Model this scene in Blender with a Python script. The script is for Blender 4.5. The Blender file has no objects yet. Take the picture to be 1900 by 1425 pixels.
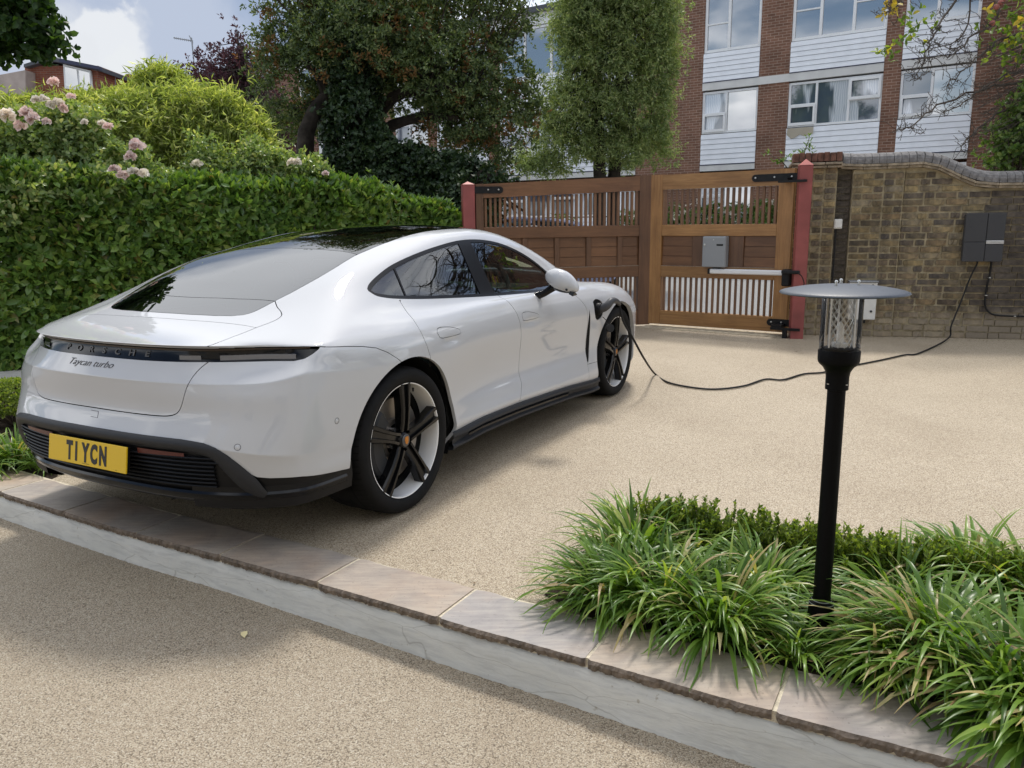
import bpy, bmesh, math, random
import numpy as np
from mathutils import Vector, Matrix
from mathutils.bvhtree import BVHTree

sc = bpy.context.scene
C = sc.collection
rnd = random.Random(7)
rng = np.random.default_rng(11)
R = math.radians

# ------------------------------------------------------------------ camera
FPX = 1464.29                       # focal length in pixels of a 1900 px wide frame
PITCH, ROLL, CAMH = 0.2015, -0.0128, 1.3752
fw = np.array([0, math.cos(PITCH), -math.sin(PITCH)])
_r = np.array([1.0, 0, 0]); _u = np.cross(_r, fw)
rt = math.cos(ROLL) * _r + math.sin(ROLL) * _u
up = -math.sin(ROLL) * _r + math.cos(ROLL) * _u
CAM = np.array([0, 0, CAMH])
cd = bpy.data.cameras.new('camera'); cam = bpy.data.objects.new('camera', cd); C.objects.link(cam)
cd.sensor_width = 36; cd.lens = FPX / 1900 * 36; cd.clip_start = 0.05; cd.clip_end = 800
cam.matrix_world = Matrix(((rt[0], up[0], -fw[0], 0), (rt[1], up[1], -fw[1], 0), (rt[2], up[2], -fw[2], CAMH), (0, 0, 0, 1)))
sc.camera = cam

# ------------------------------------------------------------------ world, sun, exposure
SUN_EL, SUN_AZ = R(58), R(12)       # azimuth from +Y (straight ahead), positive = to the right
sund = Vector((math.sin(SUN_AZ) * math.cos(SUN_EL), math.cos(SUN_AZ) * math.cos(SUN_EL), math.sin(SUN_EL)))
w = bpy.data.worlds.new('World'); sc.world = w; w.use_nodes = True
nt = w.node_tree; N = nt.nodes; Lk = nt.links
bg = N['Background']; bg.inputs['Strength'].default_value = 0.12
sky = N.new('ShaderNodeTexSky'); sky.sky_type = 'NISHITA'; sky.sun_disc = False
sky.sun_elevation = SUN_EL; sky.sun_rotation = SUN_AZ; sky.air_density = 1.0; sky.dust_density = 1.5; sky.ozone_density = 1.5
tc = N.new('ShaderNodeTexCoord')
def vmath(op, a, b=None):
    n = N.new('ShaderNodeVectorMath'); n.operation = op
    Lk.new(a, n.inputs[0])
    if b is not None:
        if hasattr(b, 'links'): Lk.new(b, n.inputs[1])
        else: n.inputs[1].default_value = b
    return n
def fmath(op, a, b=None, clamp=False):
    n = N.new('ShaderNodeMath'); n.operation = op; n.use_clamp = clamp
    for k, x in enumerate((a, b)):
        if x is None: continue
        if hasattr(x, 'links'): Lk.new(x, n.inputs[k])
        else: n.inputs[k].default_value = x
    return n.outputs[0]
# cloud layer: project the direction on a plane overhead so clouds flatten towards the horizon
sep = N.new('ShaderNodeSeparateXYZ'); Lk.new(tc.outputs['Generated'], sep.inputs[0])
zz = fmath('ADD', fmath('MAXIMUM', sep.outputs['Z'], 0.0), 0.22)
cmb = N.new('ShaderNodeCombineXYZ')
Lk.new(fmath('DIVIDE', sep.outputs['X'], zz), cmb.inputs[0]); Lk.new(fmath('DIVIDE', sep.outputs['Y'], zz), cmb.inputs[1])
nz = N.new('ShaderNodeTexNoise'); nz.inputs['Scale'].default_value = 1.15; nz.inputs['Detail'].default_value = 8; nz.inputs['Roughness'].default_value = 0.56
nz.inputs['Distortion'].default_value = 0.35
Lk.new(cmb.outputs[0], nz.inputs['Vector'])
mr = N.new('ShaderNodeMapRange'); mr.interpolation_type = 'SMOOTHSTEP'
mr.inputs['From Min'].default_value = 0.42; mr.inputs['From Max'].default_value = 0.58
Lk.new(nz.outputs['Fac'], mr.inputs['Value'])
# brightness inside the clouds
nz2 = N.new('ShaderNodeTexNoise'); nz2.inputs['Scale'].default_value = 2.1; nz2.inputs['Detail'].default_value = 7; nz2.inputs['Roughness'].default_value = 0.6
Lk.new(vmath('ADD', cmb.outputs[0], (7.3, 2.1, 0)).outputs[0], nz2.inputs['Vector'])
cr = N.new('ShaderNodeValToRGB')
cr.color_ramp.elements[0].position = 0.36; cr.color_ramp.elements[0].color = (7.0, 7.5, 8.4, 1)
cr.color_ramp.elements[1].position = 0.64; cr.color_ramp.elements[1].color = (14.0, 14.2, 14.5, 1)
Lk.new(nz2.outputs['Fac'], cr.inputs[0])
mx = N.new('ShaderNodeMixRGB'); Lk.new(mr.outputs[0], mx.inputs[0]); Lk.new(sky.outputs[0], mx.inputs[1]); Lk.new(cr.outputs[0], mx.inputs[2])
# towering cumulus low on the left, and the grey-blue veil round it
def blob(prev, d, rad, soft, col, scale, amp, seed):
    d = Vector(d).normalized()
    n1 = N.new('ShaderNodeTexNoise'); n1.inputs['Scale'].default_value = scale; n1.inputs['Detail'].default_value = 8; n1.inputs['Roughness'].default_value = 0.55
    Lk.new(vmath('ADD', tc.outputs['Generated'], (seed, 0, 0)).outputs[0], n1.inputs['Vector'])
    dist = vmath('DISTANCE', tc.outputs['Generated'], tuple(d)).outputs['Value']
    v = fmath('ADD', dist, fmath('MULTIPLY', fmath('SUBTRACT', n1.outputs['Fac'], 0.5), amp))
    m = N.new('ShaderNodeMapRange'); m.interpolation_type = 'SMOOTHSTEP'
    m.inputs['From Min'].default_value = rad + soft; m.inputs['From Max'].default_value = rad; Lk.new(v, m.inputs['Value'])
    x = N.new('ShaderNodeMixRGB'); Lk.new(m.outputs[0], x.inputs[0]); Lk.new(prev, x.inputs[1]); x.inputs[2].default_value = (*col, 1)
    return x.outputs[0]
def pdir(px, py):
    q = fw + rt * (px - 950) / FPX - up * (py - 712.5) / FPX
    return q / np.linalg.norm(q)
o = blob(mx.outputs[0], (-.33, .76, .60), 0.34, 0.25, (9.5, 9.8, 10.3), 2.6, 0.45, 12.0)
o = blob(o, pdir(330, 170), 0.19, 0.13, (2.5, 3.15, 4.4), 2.2, 0.30, 3.0)
o = blob(o, pdir(300, 170), 0.09, 0.08, (3.6, 4.1, 5.1), 8, 0.24, 1.0)
o = blob(o, pdir(90, 60), 0.05, 0.04, (3.9, 4.3, 5.2), 11, 0.16, 2.0)
o = blob(o, pdir(175, 125), 0.050, 0.022, (4.6, 4.95, 5.6), 13, 0.15, 5.0)
o = blob(o, pdir(200, 150), 0.016, 0.022, (3.9, 4.35, 5.2), 16, 0.07, 15.0)
o = blob(o, pdir(205, 70), 0.028, 0.010, (5.8, 6.0, 6.3), 18, 0.09, 9.0)
o = blob(o, pdir(150, 85), 0.016, 0.010, (5.7, 5.9, 6.2), 20, 0.07, 4.0)
o = blob(o, pdir(232, 118), 0.010, 0.010, (5.9, 6.1, 6.3), 24, 0.06, 6.0)
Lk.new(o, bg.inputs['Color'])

sl = bpy.data.lights.new('sun', 'SUN'); sl.energy = 2.4; sl.angle = R(9); sl.color = (1.0, 0.95, 0.87)
so = bpy.data.objects.new('sun', sl); C.objects.link(so); so.rotation_euler = sund.to_track_quat('Z', 'Y').to_euler()
sc.view_settings.view_transform = 'Standard'; sc.view_settings.look = 'None'; sc.view_settings.gamma = 1
sc.view_settings.use_curve_mapping = False; sc.view_settings.exposure = 0.22
sc.render.engine = 'CYCLES'; sc.cycles.use_denoising = True
sc.cycles.max_bounces = 8; sc.cycles.transparent_max_bounces = 24

# ------------------------------------------------------------------ placing helpers
def ray(px): return fw + rt * (px[0] - 950) / FPX - up * (px[1] - 712.5) / FPX
def onplane(px, n, c0):
    d = ray(px); n = np.asarray(n, float); t = (c0 - n @ CAM) / (n @ d); return CAM + t * d
def gz(px, z=0.0): return onplane(px, (0, 0, 1), z)
def atY(x, y, Y): return onplane((x, y), (0, 1, 0), Y)
def vplane(px, a, b):
    a = np.asarray(a[:2]); b = np.asarray(b[:2]); t = b - a; n = np.array([t[1], -t[0], 0]); return onplane(px, n, n[:2] @ a)

# ------------------------------------------------------------------ mesh helpers
def link(o, parent=None, inv=None):
    C.objects.link(o)
    if parent is not None:
        o.parent = parent
        if inv is not None: o.matrix_parent_inverse = inv
    return o
def tag(o, label, cat, group=None):
    o['label'] = label; o['category'] = cat
    if group: o['group'] = group
    return o
def thing(name, label, cat, loc=(0, 0, 0), rz=0.0, group=None):
    o = bpy.data.objects.new(name, None); o.empty_display_size = 0.1; C.objects.link(o)
    o.location = loc; o.rotation_euler = (0, 0, rz); tag(o, label, cat, group)
    return o
def winv(p):                        # children whose vertices are in world space
    return (Matrix.Translation(p.location) @ Matrix.Rotation(p.rotation_euler[2], 4, 'Z')).inverted()
def mesh(name, V, F, mat=None, smooth=False):
    me = bpy.data.meshes.new(name)
    me.from_pydata([tuple(map(float, v)) for v in V], [], F)
    if mat: me.materials.append(mat)
    if smooth: me.polygons.foreach_set('use_smooth', [True] * len(me.polygons))
    me.update(); return me
def npmesh(name, V, F, mat=None, smooth=False):
    """V (n,3) F (m,k) numpy, all faces the same size"""
    me = bpy.data.meshes.new(name); V = np.ascontiguousarray(V, np.float32); F = np.ascontiguousarray(F, np.int32)
    me.vertices.add(len(V)); me.vertices.foreach_set('co', V.ravel())
    m, k = F.shape; me.loops.add(m * k); me.loops.foreach_set('vertex_index', F.ravel())
    me.polygons.add(m); me.polygons.foreach_set('loop_start', np.arange(0, m * k, k, dtype=np.int32))
    me.polygons.foreach_set('loop_total', np.full(m, k, np.int32))
    if smooth: me.polygons.foreach_set('use_smooth', np.ones(m, bool))
    if mat: me.materials.append(mat)
    me.update(calc_edges=True); return me
def ob(name, me, parent=None, world=False, kind=None):
    o = bpy.data.objects.new(name, me); link(o, parent, winv(parent) if (parent is not None and world) else None)
    if kind: o['kind'] = kind
    return o
class MB:
    def __init__(s): s.V = []; s.F = []; s.sm = []
    def add(s, V, F, smooth=False):
        k = len(s.V); s.V += [tuple(map(float, v)) for v in V]; s.F += [tuple(i + k for i in f) for f in F]; s.sm += [smooth] * len(F); return s
    def box(s, x0, x1, y0, y1, z0, z1, b=0.0):
        if b <= 0:
            V = [(x, y, z) for z in (z0, z1) for y in (y0, y1) for x in (x0, x1)]
            return s.add(V, [(0, 2, 3, 1), (4, 5, 7, 6), (0, 1, 5, 4), (2, 6, 7, 3), (0, 4, 6, 2), (1, 3, 7, 5)])
        V = []
        for z, i in ((z0, b), (z0 + b, 0), (z1 - b, 0), (z1, b)):
            for (sx, sy) in ((-1, -1), (1, -1), (1, 1), (-1, 1)):
                cx, cy = (x0 if sx < 0 else x1), (y0 if sy < 0 else y1)
                if i: V += [(cx - sx * b, cy - sy * b, z)] * 1
                else:
                    p, q = (cx - sx * b, cy), (cx, cy - sy * b)
                    V += [(*q, z), (*p, z)] if sx * sy > 0 else [(*p, z), (*q, z)]
        k = 0; F = []
        lo = [0, 1, 2, 3]; r1 = list(range(4, 12)); r2 = list(range(12, 20)); hi = [20, 21, 22, 23]
        F.append((3, 2, 1, 0)); F.append(tuple(hi))
        for i in range(8): F.append((r1[i], r1[(i + 1) % 8], r2[(i + 1) % 8], r2[i]))
        # order of r1: corner0 -> (q,p), so sides between corners are faces (p0,q1)
        for i in range(4):
            a, b2 = r1[2 * i], r1[2 * i + 1]; c, d = r2[2 * i], r2[2 * i + 1]; n = r1[(2 * i + 2) % 8]; n2 = r2[(2 * i + 2) % 8]
            F.append((lo[i], b2, a)); F.append((hi[i], c, d))
            F.append((lo[i], lo[(i + 1) % 4], n, b2)); F.append((hi[(i + 1) % 4], hi[i], d, n2))
        return s.add(V, F)
    def tube(s, P, r, n=8, cap=True, smooth=True):
        P = [Vector(p) for p in P]; rr = r if hasattr(r, '__len__') else [r] * len(P); V = []; F = []
        prev = None
        for i, p in enumerate(P):
            t = (P[min(i + 1, len(P) - 1)] - P[max(i - 1, 0)]).normalized()
            if prev is None: a = t.orthogonal().normalized()
            else: a = (prev - t * prev.dot(t)).normalized()
            prev = a; b = t.cross(a)
            for k in range(n):
                c = 2 * math.pi * k / n; V.append(p + (a * math.cos(c) + b * math.sin(c)) * rr[i])
        for i in range(len(P) - 1):
            for k in range(n):
                F.append((i * n + k, i * n + (k + 1) % n, (i + 1) * n + (k + 1) % n, (i + 1) * n + k))
        if cap: F.append(tuple(range(n))[::-1]); F.append(tuple(range((len(P) - 1) * n, len(P) * n)))
        return s.add(V, F, smooth)
    def lathe(s, prof, c=(0, 0, 0), n=32, axis='z', smooth=True, ax=None):
        V = []; F = []
        for (r, h) in prof:
            for k in range(n):
                a = 2 * math.pi * k / n
                p = (r * math.cos(a), r * math.sin(a), h)
                if axis == 'y': p = (p[0], h, p[1])
                if axis == 'x': p = (h, p[0], p[1])
                V.append((p[0] + c[0], p[1] + c[1], p[2] + c[2]))
        for i in range(len(prof) - 1):
            for k in range(n): F.append((i * n + k, i * n + (k + 1) % n, (i + 1) * n + (k + 1) % n, (i + 1) * n + k))
        return s.add(V, F, smooth)
    def prism(s, poly, d0, d1, fn=None):
        """poly in 2D, extruded between d0 and d1; fn maps (u,v,d)->xyz"""
        fn = fn or (lambda u, v, d: (u, d, v)); n = len(poly)
        V = [fn(u, v, d0) for u, v in poly] + [fn(u, v, d1) for u, v in poly]
        F = [tuple(range(n)), tuple(range(2 * n - 1, n - 1, -1))] + [(i, i + n, (i + 1) % n + n, (i + 1) % n) for i in range(n)]
        return s.add(V, F)
    def me(s, name, mat=None):
        me = mesh(name, s.V, s.F, mat); me.polygons.foreach_set('use_smooth', s.sm)
        bm = bmesh.new(); bm.from_mesh(me); bmesh.ops.recalc_face_normals(bm, faces=bm.faces); bm.to_mesh(me); bm.free()
        if any(s.sm): me.set_sharp_from_angle(angle=R(40))
        return me
    def obj(s, name, mat, parent=None, world=False, kind=None):
        return ob(name, s.me(name, mat), parent, world, kind)

# ------------------------------------------------------------------ materials
def newmat(name):
    m = bpy.data.materials.new(name); m.use_nodes = True; return m, m.node_tree, m.node_tree.nodes['Principled BSDF']
def plain(name, col, rough=0.5, metal=0.0, coat=0.0, spec=None, noise=0.0, nscale=8.0, bump=0.0, bscale=60.0, ior=None):
    m, t, b = newmat(name); b.inputs['Base Color'].default_value = (*col, 1); b.inputs['Roughness'].default_value = rough
    b.inputs['Metallic'].default_value = metal; b.inputs['Coat Weight'].default_value = coat; b.inputs['Coat Roughness'].default_value = 0.03
    if ior: b.inputs['IOR'].default_value = ior
    co = t.nodes.new('ShaderNodeTexCoord')
    if noise:
        n = t.nodes.new('ShaderNodeTexNoise'); n.inputs['Scale'].default_value = nscale; n.inputs['Detail'].default_value = 6; t.links.new(co.outputs['Object'], n.inputs['Vector'])
        r = t.nodes.new('ShaderNodeValToRGB'); r.color_ramp.elements[0].position = 0.3; r.color_ramp.elements[1].position = 0.7
        r.color_ramp.elements[0].color = (*[c * (1 - noise) for c in col], 1); r.color_ramp.elements[1].color = (*[min(1, c * (1 + noise)) for c in col], 1)
        t.links.new(n.outputs['Fac'], r.inputs[0]); t.links.new(r.outputs[0], b.inputs['Base Color'])
    if bump:
        n = t.nodes.new('ShaderNodeTexNoise'); n.inputs['Scale'].default_value = bscale; n.inputs['Detail'].default_value = 6; t.links.new(co.outputs['Object'], n.inputs['Vector'])
        u = t.nodes.new('ShaderNodeBump'); u.inputs['Strength'].default_value = bump; u.inputs['Distance'].default_value = 0.01
        t.links.new(n.outputs['Fac'], u.inputs['Height']); t.links.new(u.outputs[0], b.inputs['Normal'])
    return m
def ramp(t, src, stops):
    r = t.nodes.new('ShaderNodeValToRGB'); e = r.color_ramp.elements
    while len(e) < len(stops): e.new(0.5)
    for k, (p, c) in enumerate(stops): e[k].position = p; e[k].color = (*c, 1)
    t.links.new(src, r.inputs[0]); return r.outputs[0]
def noise(t, vec, scale, detail=5, rough=0.55, dist=0.0):
    n = t.nodes.new('ShaderNodeTexNoise'); n.inputs['Scale'].default_value = scale; n.inputs['Detail'].default_value = detail
    n.inputs['Roughness'].default_value = rough; n.inputs['Distortion'].default_value = dist; t.links.new(vec, n.inputs['Vector']); return n.outputs['Fac']
def mixc(t, fac, a, b, mode='MIX'):
    n = t.nodes.new('ShaderNodeMixRGB'); n.blend_type = mode
    for k, x in enumerate((fac, a, b)):
        if hasattr(x, 'links'): t.links.new(x, n.inputs[k])
        else: n.inputs[k].default_value = x if k == 0 else (*x, 1)
    return n.outputs[0]
def bump(t, b, h, strength, dist=0.01):
    u = t.nodes.new('ShaderNodeBump'); u.inputs['Strength'].default_value = strength; u.inputs['Distance'].default_value = dist
    t.links.new(h, u.inputs['Height']); t.links.new(u.outputs[0], b.inputs['Normal'])
def mapv(t, scale=(1, 1, 1), kind='Object', rot=(0, 0, 0)):
    co = t.nodes.new('ShaderNodeTexCoord'); m = t.nodes.new('ShaderNodeMapping'); m.inputs['Scale'].default_value = scale; m.inputs['Rotation'].default_value = rot
    t.links.new(co.outputs[kind], m.inputs[0]); return m.outputs[0]
def perobj(t, amount=0.15):
    """multiplier that differs from object to object"""
    i = t.nodes.new('ShaderNodeObjectInfo'); m = t.nodes.new('ShaderNodeMapRange'); m.inputs['To Min'].default_value = 1 - amount; m.inputs['To Max'].default_value = 1 + amount
    t.links.new(i.outputs['Random'], m.inputs['Value']); return m.outputs[0], i.outputs['Random']

def gravel_mat(name, k=1.0, warm=1.0, size=215, gap=.40):
    m, t, b = newmat(name); v = mapv(t)
    vo = t.nodes.new('ShaderNodeTexVoronoi'); vo.inputs['Scale'].default_value = size; t.links.new(v, vo.inputs['Vector'])
    vo2 = t.nodes.new('ShaderNodeTexVoronoi'); vo2.inputs['Scale'].default_value = 390; t.links.new(v, vo2.inputs['Vector'])
    sp = t.nodes.new('ShaderNodeSeparateColor'); t.links.new(vo.outputs['Color'], sp.inputs[0])
    s2 = t.nodes.new('ShaderNodeSeparateColor'); t.links.new(vo2.outputs['Color'], s2.inputs[0])
    c = lambda r, g, bb: (r * k, g * k * warm ** .5, bb * k * warm)
    a = ramp(t, sp.outputs[0], [(0, c(.32, .245, .165)), (.25, c(.46, .375, .265)), (.6, c(.56, .475, .35)), (.85, c(.67, .59, .455)), (1, c(.84, .78, .66))])
    a2 = ramp(t, s2.outputs[1], [(0, c(.34, .265, .185)), (.4, c(.49, .41, .295)), (.8, c(.60, .52, .385)), (1, c(.78, .72, .60))])
    col = mixc(t, 0.45, a, a2)
    dk = ramp(t, vo.outputs['Distance'], [(0.0, (1, 1, 1)), (0.5, (.93, .93, .93)), (0.78, (gap, gap * .92, gap * .82))])
    col = mixc(t, 1.0, col, dk, 'MULTIPLY')
    big = ramp(t, noise(t, v, 1.1, 4), [(.3, (.93, .92, .90)), (.7, (1.04, 1.04, 1.04))])
    col = mixc(t, 1.0, col, big, 'MULTIPLY')
    st = ramp(t, noise(t, mapv(t, (1, .5, 1), rot=(0, 0, .5)), 0.8, 7, .68, .5), [(.33, (.88, .86, .84)), (.52, (1, 1, 1))]); col = mixc(t, 1.0, col, st, 'MULTIPLY')
    t.links.new(col, b.inputs['Base Color']); b.inputs['Roughness'].default_value = 0.62
    inv = t.nodes.new('ShaderNodeMath'); inv.operation = 'SUBTRACT'; inv.inputs[0].default_value = 1; t.links.new(vo.outputs['Distance'], inv.inputs[1])
    bump(t, b, inv.outputs[0], 0.55, 0.004); return m
M = {}
M['drive'] = gravel_mat('resin_gravel', .97, .97)
M['lower'] = gravel_mat('resin_gravel_lower', 0.76, 0.98, 205, .36)

def stone_mat(name):
    m, t, b = newmat(name); v = mapv(t, (1, 1, 1), 'Object'); k, rd = perobj(t, .12)
    base = ramp(t, rd, [(0, (.36, .335, .325)), (.3, (.42, .355, .285)), (.5, (.34, .315, .30)), (.75, (.40, .35, .29)), (1, (.355, .335, .325))])
    n1 = ramp(t, noise(t, v, 5, 8, .6, .8), [(.3, (.80, .80, .82)), (.55, (1, .99, .97)), (.75, (1.13, 1.07, 1.0))])
    c = mixc(t, 1.0, base, n1, 'MULTIPLY')
    n2 = ramp(t, noise(t, mapv(t, (3, 22, 10)), 2.5, 7, .6, .3), [(.40, (.86, .85, .86)), (.6, (1.05, 1.04, 1.02))]); c = mixc(t, .8, c, n2, 'MULTIPLY')
    pinkn = ramp(t, noise(t, v, 2.2, 4), [(.45, (1, 1, 1)), (.7, (1.08, .93, .82))]); c = mixc(t, 1.0, c, pinkn, 'MULTIPLY')
    sp = ramp(t, noise(t, v, 90, 3), [(.30, (.75, .75, .75)), (.38, (1, 1, 1))]); c = mixc(t, 1.0, c, sp, 'MULTIPLY')
    t.links.new(c, b.inputs['Base Color']); b.inputs['Roughness'].default_value = .78
    bump(t, b, noise(t, mapv(t, (1, 3, 1)), 14, 9, .62, .6), .35, .006); return m
M['slab'] = stone_mat('indian_sandstone')
M['joint'] = plain('mortar_joint', (.62, .55, .42), .95, noise=.25, nscale=60, bump=.6, bscale=150)
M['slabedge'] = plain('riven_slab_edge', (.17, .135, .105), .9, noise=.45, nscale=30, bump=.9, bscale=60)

def render_mat():
    m, t, b = newmat('painted_render'); v = mapv(t)
    n1 = ramp(t, noise(t, v, 2.5, 6), [(.3, (.52, .52, .485)), (.7, (.62, .615, .575))])
    n2 = ramp(t, noise(t, mapv(t, (2, 2, 14)), 4, 8, .65, .6), [(.35, (.86, .86, .87)), (.5, (1, 1, 1)), (.7, (1.08, 1.07, 1.05))])
    c = mixc(t, 1.0, n1, n2, 'MULTIPLY')
    # hairline cracks
    w_ = t.nodes.new('ShaderNodeTexVoronoi'); w_.feature = 'DISTANCE_TO_EDGE'; w_.inputs['Scale'].default_value = 2.2
    dv = t.nodes.new('ShaderNodeMixRGB'); dv.inputs[0].default_value = .12; t.links.new(mapv(t, (.45, .45, 3)), dv.inputs[1])
    nn = t.nodes.new('ShaderNodeTexNoise'); nn.inputs['Scale'].default_value = 6; t.links.new(v, nn.inputs['Vector']); t.links.new(nn.outputs['Color'], dv.inputs[2]); t.links.new(dv.outputs[0], w_.inputs['Vector'])
    ck = ramp(t, w_.outputs['Distance'], [(0, (.55, .53, .5)), (.006, (1, 1, 1))]); c = mixc(t, .7, c, ck, 'MULTIPLY')
    sp = ramp(t, noise(t, v, 45, 4), [(.27, (.7, .66, .6)), (.33, (1, 1, 1))]); c = mixc(t, 1, c, sp, 'MULTIPLY')
    t.links.new(c, b.inputs['Base Color']); b.inputs['Roughness'].default_value = .7
    bump(t, b, noise(t, mapv(t, (1, 1, 4)), 16, 8, .6, .5), .4, .006); return m
M['kerb'] = render_mat()

def brick_obj_mat():
    m, t, b = newmat('london_stock_brick'); v = mapv(t); k, rd = perobj(t, .1)
    base = ramp(t, rd, [(0, (.105, .088, .065)), (.12, (.26, .20, .105)), (.24, (.135, .11, .08)), (.36, (.33, .255, .135)), (.46, (.19, .145, .10)), (.57, (.11, .095, .08)), (.68, (.24, .175, .10)), (.80, (.16, .14, .115)), (.9, (.30, .245, .155)), (1, (.12, .10, .08))])
    n1 = ramp(t, noise(t, v, 14, 8, .65, .7), [(.3, (.42, .42, .45)), (.5, (.95, .95, .95)), (.72, (1.55, 1.48, 1.32))])
    c = mixc(t, 1.0, base, n1, 'MULTIPLY')
    ge = t.nodes.new('ShaderNodeNewGeometry')
    so_ = ramp(t, noise(t, ge.outputs['Position'], 1.5, 6, .6, .4), [(.38, (.50, .48, .47)), (.55, (1, 1, 1)), (.8, (1.12, 1.1, 1.05))]); c = mixc(t, .8, c, so_, 'MULTIPLY')
    sz = t.nodes.new('ShaderNodeSeparateXYZ'); t.links.new(ge.outputs['Position'], sz.inputs[0])
    efn = t.nodes.new('ShaderNodeMath'); efn.operation = 'ADD'; t.links.new(sz.outputs['Z'], efn.inputs[0])
    nn = t.nodes.new('ShaderNodeMath'); nn.operation = 'MULTIPLY'; nn.inputs[1].default_value = -.42; t.links.new(noise(t, ge.outputs['Position'], 5, 6, .65), nn.inputs[0]); t.links.new(nn.outputs[0], efn.inputs[1])
    eff = ramp(t, efn.outputs[0], [(-0.0, (.55, .55, .55)), (.12, (0, 0, 0))])
    c = mixc(t, eff, c, (.36, .30, .22))
    t.links.new(c, b.inputs['Base Color']); b.inputs['Roughness'].default_value = .92
    bump(t, b, noise(t, v, 45, 8, .65), .9, .006); return m
M['brick'] = brick_obj_mat()
def mortar():
    m, t, b = newmat('old_mortar'); ge = t.nodes.new('ShaderNodeNewGeometry'); P = ge.outputs['Position']
    c = ramp(t, noise(t, P, 9, 8, .7), [(.28, (.16, .14, .10)), (.5, (.36, .30, .19)), (.75, (.50, .43, .29))])
    t.links.new(c, b.inputs['Base Color']); b.inputs['Roughness'].default_value = .95; bump(t, b, noise(t, P, 70, 8, .7), .9, .006); return m
M['mortar'] = mortar()
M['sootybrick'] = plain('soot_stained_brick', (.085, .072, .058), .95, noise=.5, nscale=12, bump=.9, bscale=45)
M['coping'] = plain('coping_brick', (.19, .18, .175), .9, noise=.35, nscale=22, bump=.8, bscale=70)
M['capbrick'] = plain('cap_brick', (.155, .075, .052), .9, noise=.5, nscale=14, bump=.8, bscale=70)
M['tile'] = plain('creasing_tile', (.30, .245, .175), .9, noise=.45, nscale=16, bump=.8, bscale=60)

def wood(name, c1, c2, rough=.42, axis=0):
    m, t, b = newmat(name); s = [9, 9, 9]; s[axis] = .55; v = mapv(t, tuple(s)); k, rd = perobj(t, .12)
    i = t.nodes.new('ShaderNodeObjectInfo'); ad = t.nodes.new('ShaderNodeVectorMath'); ad.operation = 'ADD'; t.links.new(v, ad.inputs[0])
    cm = t.nodes.new('ShaderNodeCombineXYZ'); mu = t.nodes.new('ShaderNodeMath'); mu.operation = 'MULTIPLY'; mu.inputs[1].default_value = 40; t.links.new(i.outputs['Random'], mu.inputs[0]); t.links.new(mu.outputs[0], cm.inputs[0]); t.links.new(mu.outputs[0], cm.inputs[1])
    t.links.new(cm.outputs[0], ad.inputs[1])
    n1 = noise(t, ad.outputs[0], 2.2, 8, .62, 1.2)
    c = ramp(t, n1, [(.3, c1), (.52, tuple((a + b_) / 2 for a, b_ in zip(c1, c2))), (.72, c2)])
    g = ramp(t, noise(t, ad.outputs[0], 14, 4, .6), [(.35, (.82, .80, .78)), (.6, (1.04, 1.03, 1.02))]); c = mixc(t, .8, c, g, 'MULTIPLY')
    ge = t.nodes.new('ShaderNodeNewGeometry'); d_ = ramp(t, noise(t, ge.outputs['Position'], 2.3, 5), [(.3, (.80, .78, .76)), (.6, (1.06, 1.05, 1.04))]); c = mixc(t, 1, c, d_, 'MULTIPLY')
    mm = t.nodes.new('ShaderNodeVectorMath'); mm.operation = 'SCALE'; t.links.new(c, mm.inputs[0]); t.links.new(k, mm.inputs['Scale'])
    t.links.new(mm.outputs[0], b.inputs['Base Color']); b.inputs['Roughness'].default_value = rough
    bump(t, b, n1, .12, .003); return m
M['wood_light'] = wood('oiled_hardwood', (.25, .120, .036), (.42, .23, .085))
M['wood_light_v'] = wood('oiled_hardwood_upright', (.24, .114, .034), (.41, .22, .080), axis=2)
M['wood_dark'] = wood('dark_hardwood', (.125, .056, .024), (.21, .102, .045))
M['wood_dark_v'] = wood('dark_hardwood_upright', (.095, .045, .022), (.165, .082, .040), axis=2)
M['wood_slat'] = wood('slat_hardwood', (.14, .068, .032), (.23, .120, .060), axis=2)
M['wood_peel'] = plain('peeling_edge', (.45, .38, .30), .8, noise=.4, nscale=60)
M['redpaint'] = plain('faded_red_paint', (.27, .068, .062), .5, noise=.22, nscale=5, bump=.12, bscale=30)
M['redtop'] = plain('pale_red_cap', (.46, .12, .10), .55, noise=.15, nscale=9)
M['black_iron'] = plain('black_ironwork', (.012, .012, .013), .42, noise=.3, nscale=20, bump=.2)
M['steel'] = plain('bright_steel', (.62, .62, .60), .28, metal=.9)
M['alu'] = plain('white_aluminium_arm', (.78, .79, .80), .35)
M['greymetal'] = plain('grey_letterbox_metal', (.27, .285, .30), .45)
M['blackrub'] = plain('black_rubber', (.016, .016, .017), .55)
M['greyplastic'] = plain('charger_grey', (.062, .063, .067), .42, bump=.08, bscale=400)
M['silver'] = plain('silver_strip', (.55, .56, .57), .3, metal=.6)
M['whitebox'] = plain('white_plastic', (.72, .71, .67), .5, noise=.06, nscale=12)
M['lampdisc'] = plain('grey_lamp_hood', (.045, .055, .072), .45, bump=.1, bscale=300)
M['lampblack'] = plain('black_lamp_post', (.003, .003, .0035), .48, ior=1.3, bump=.1, bscale=120)
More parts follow.
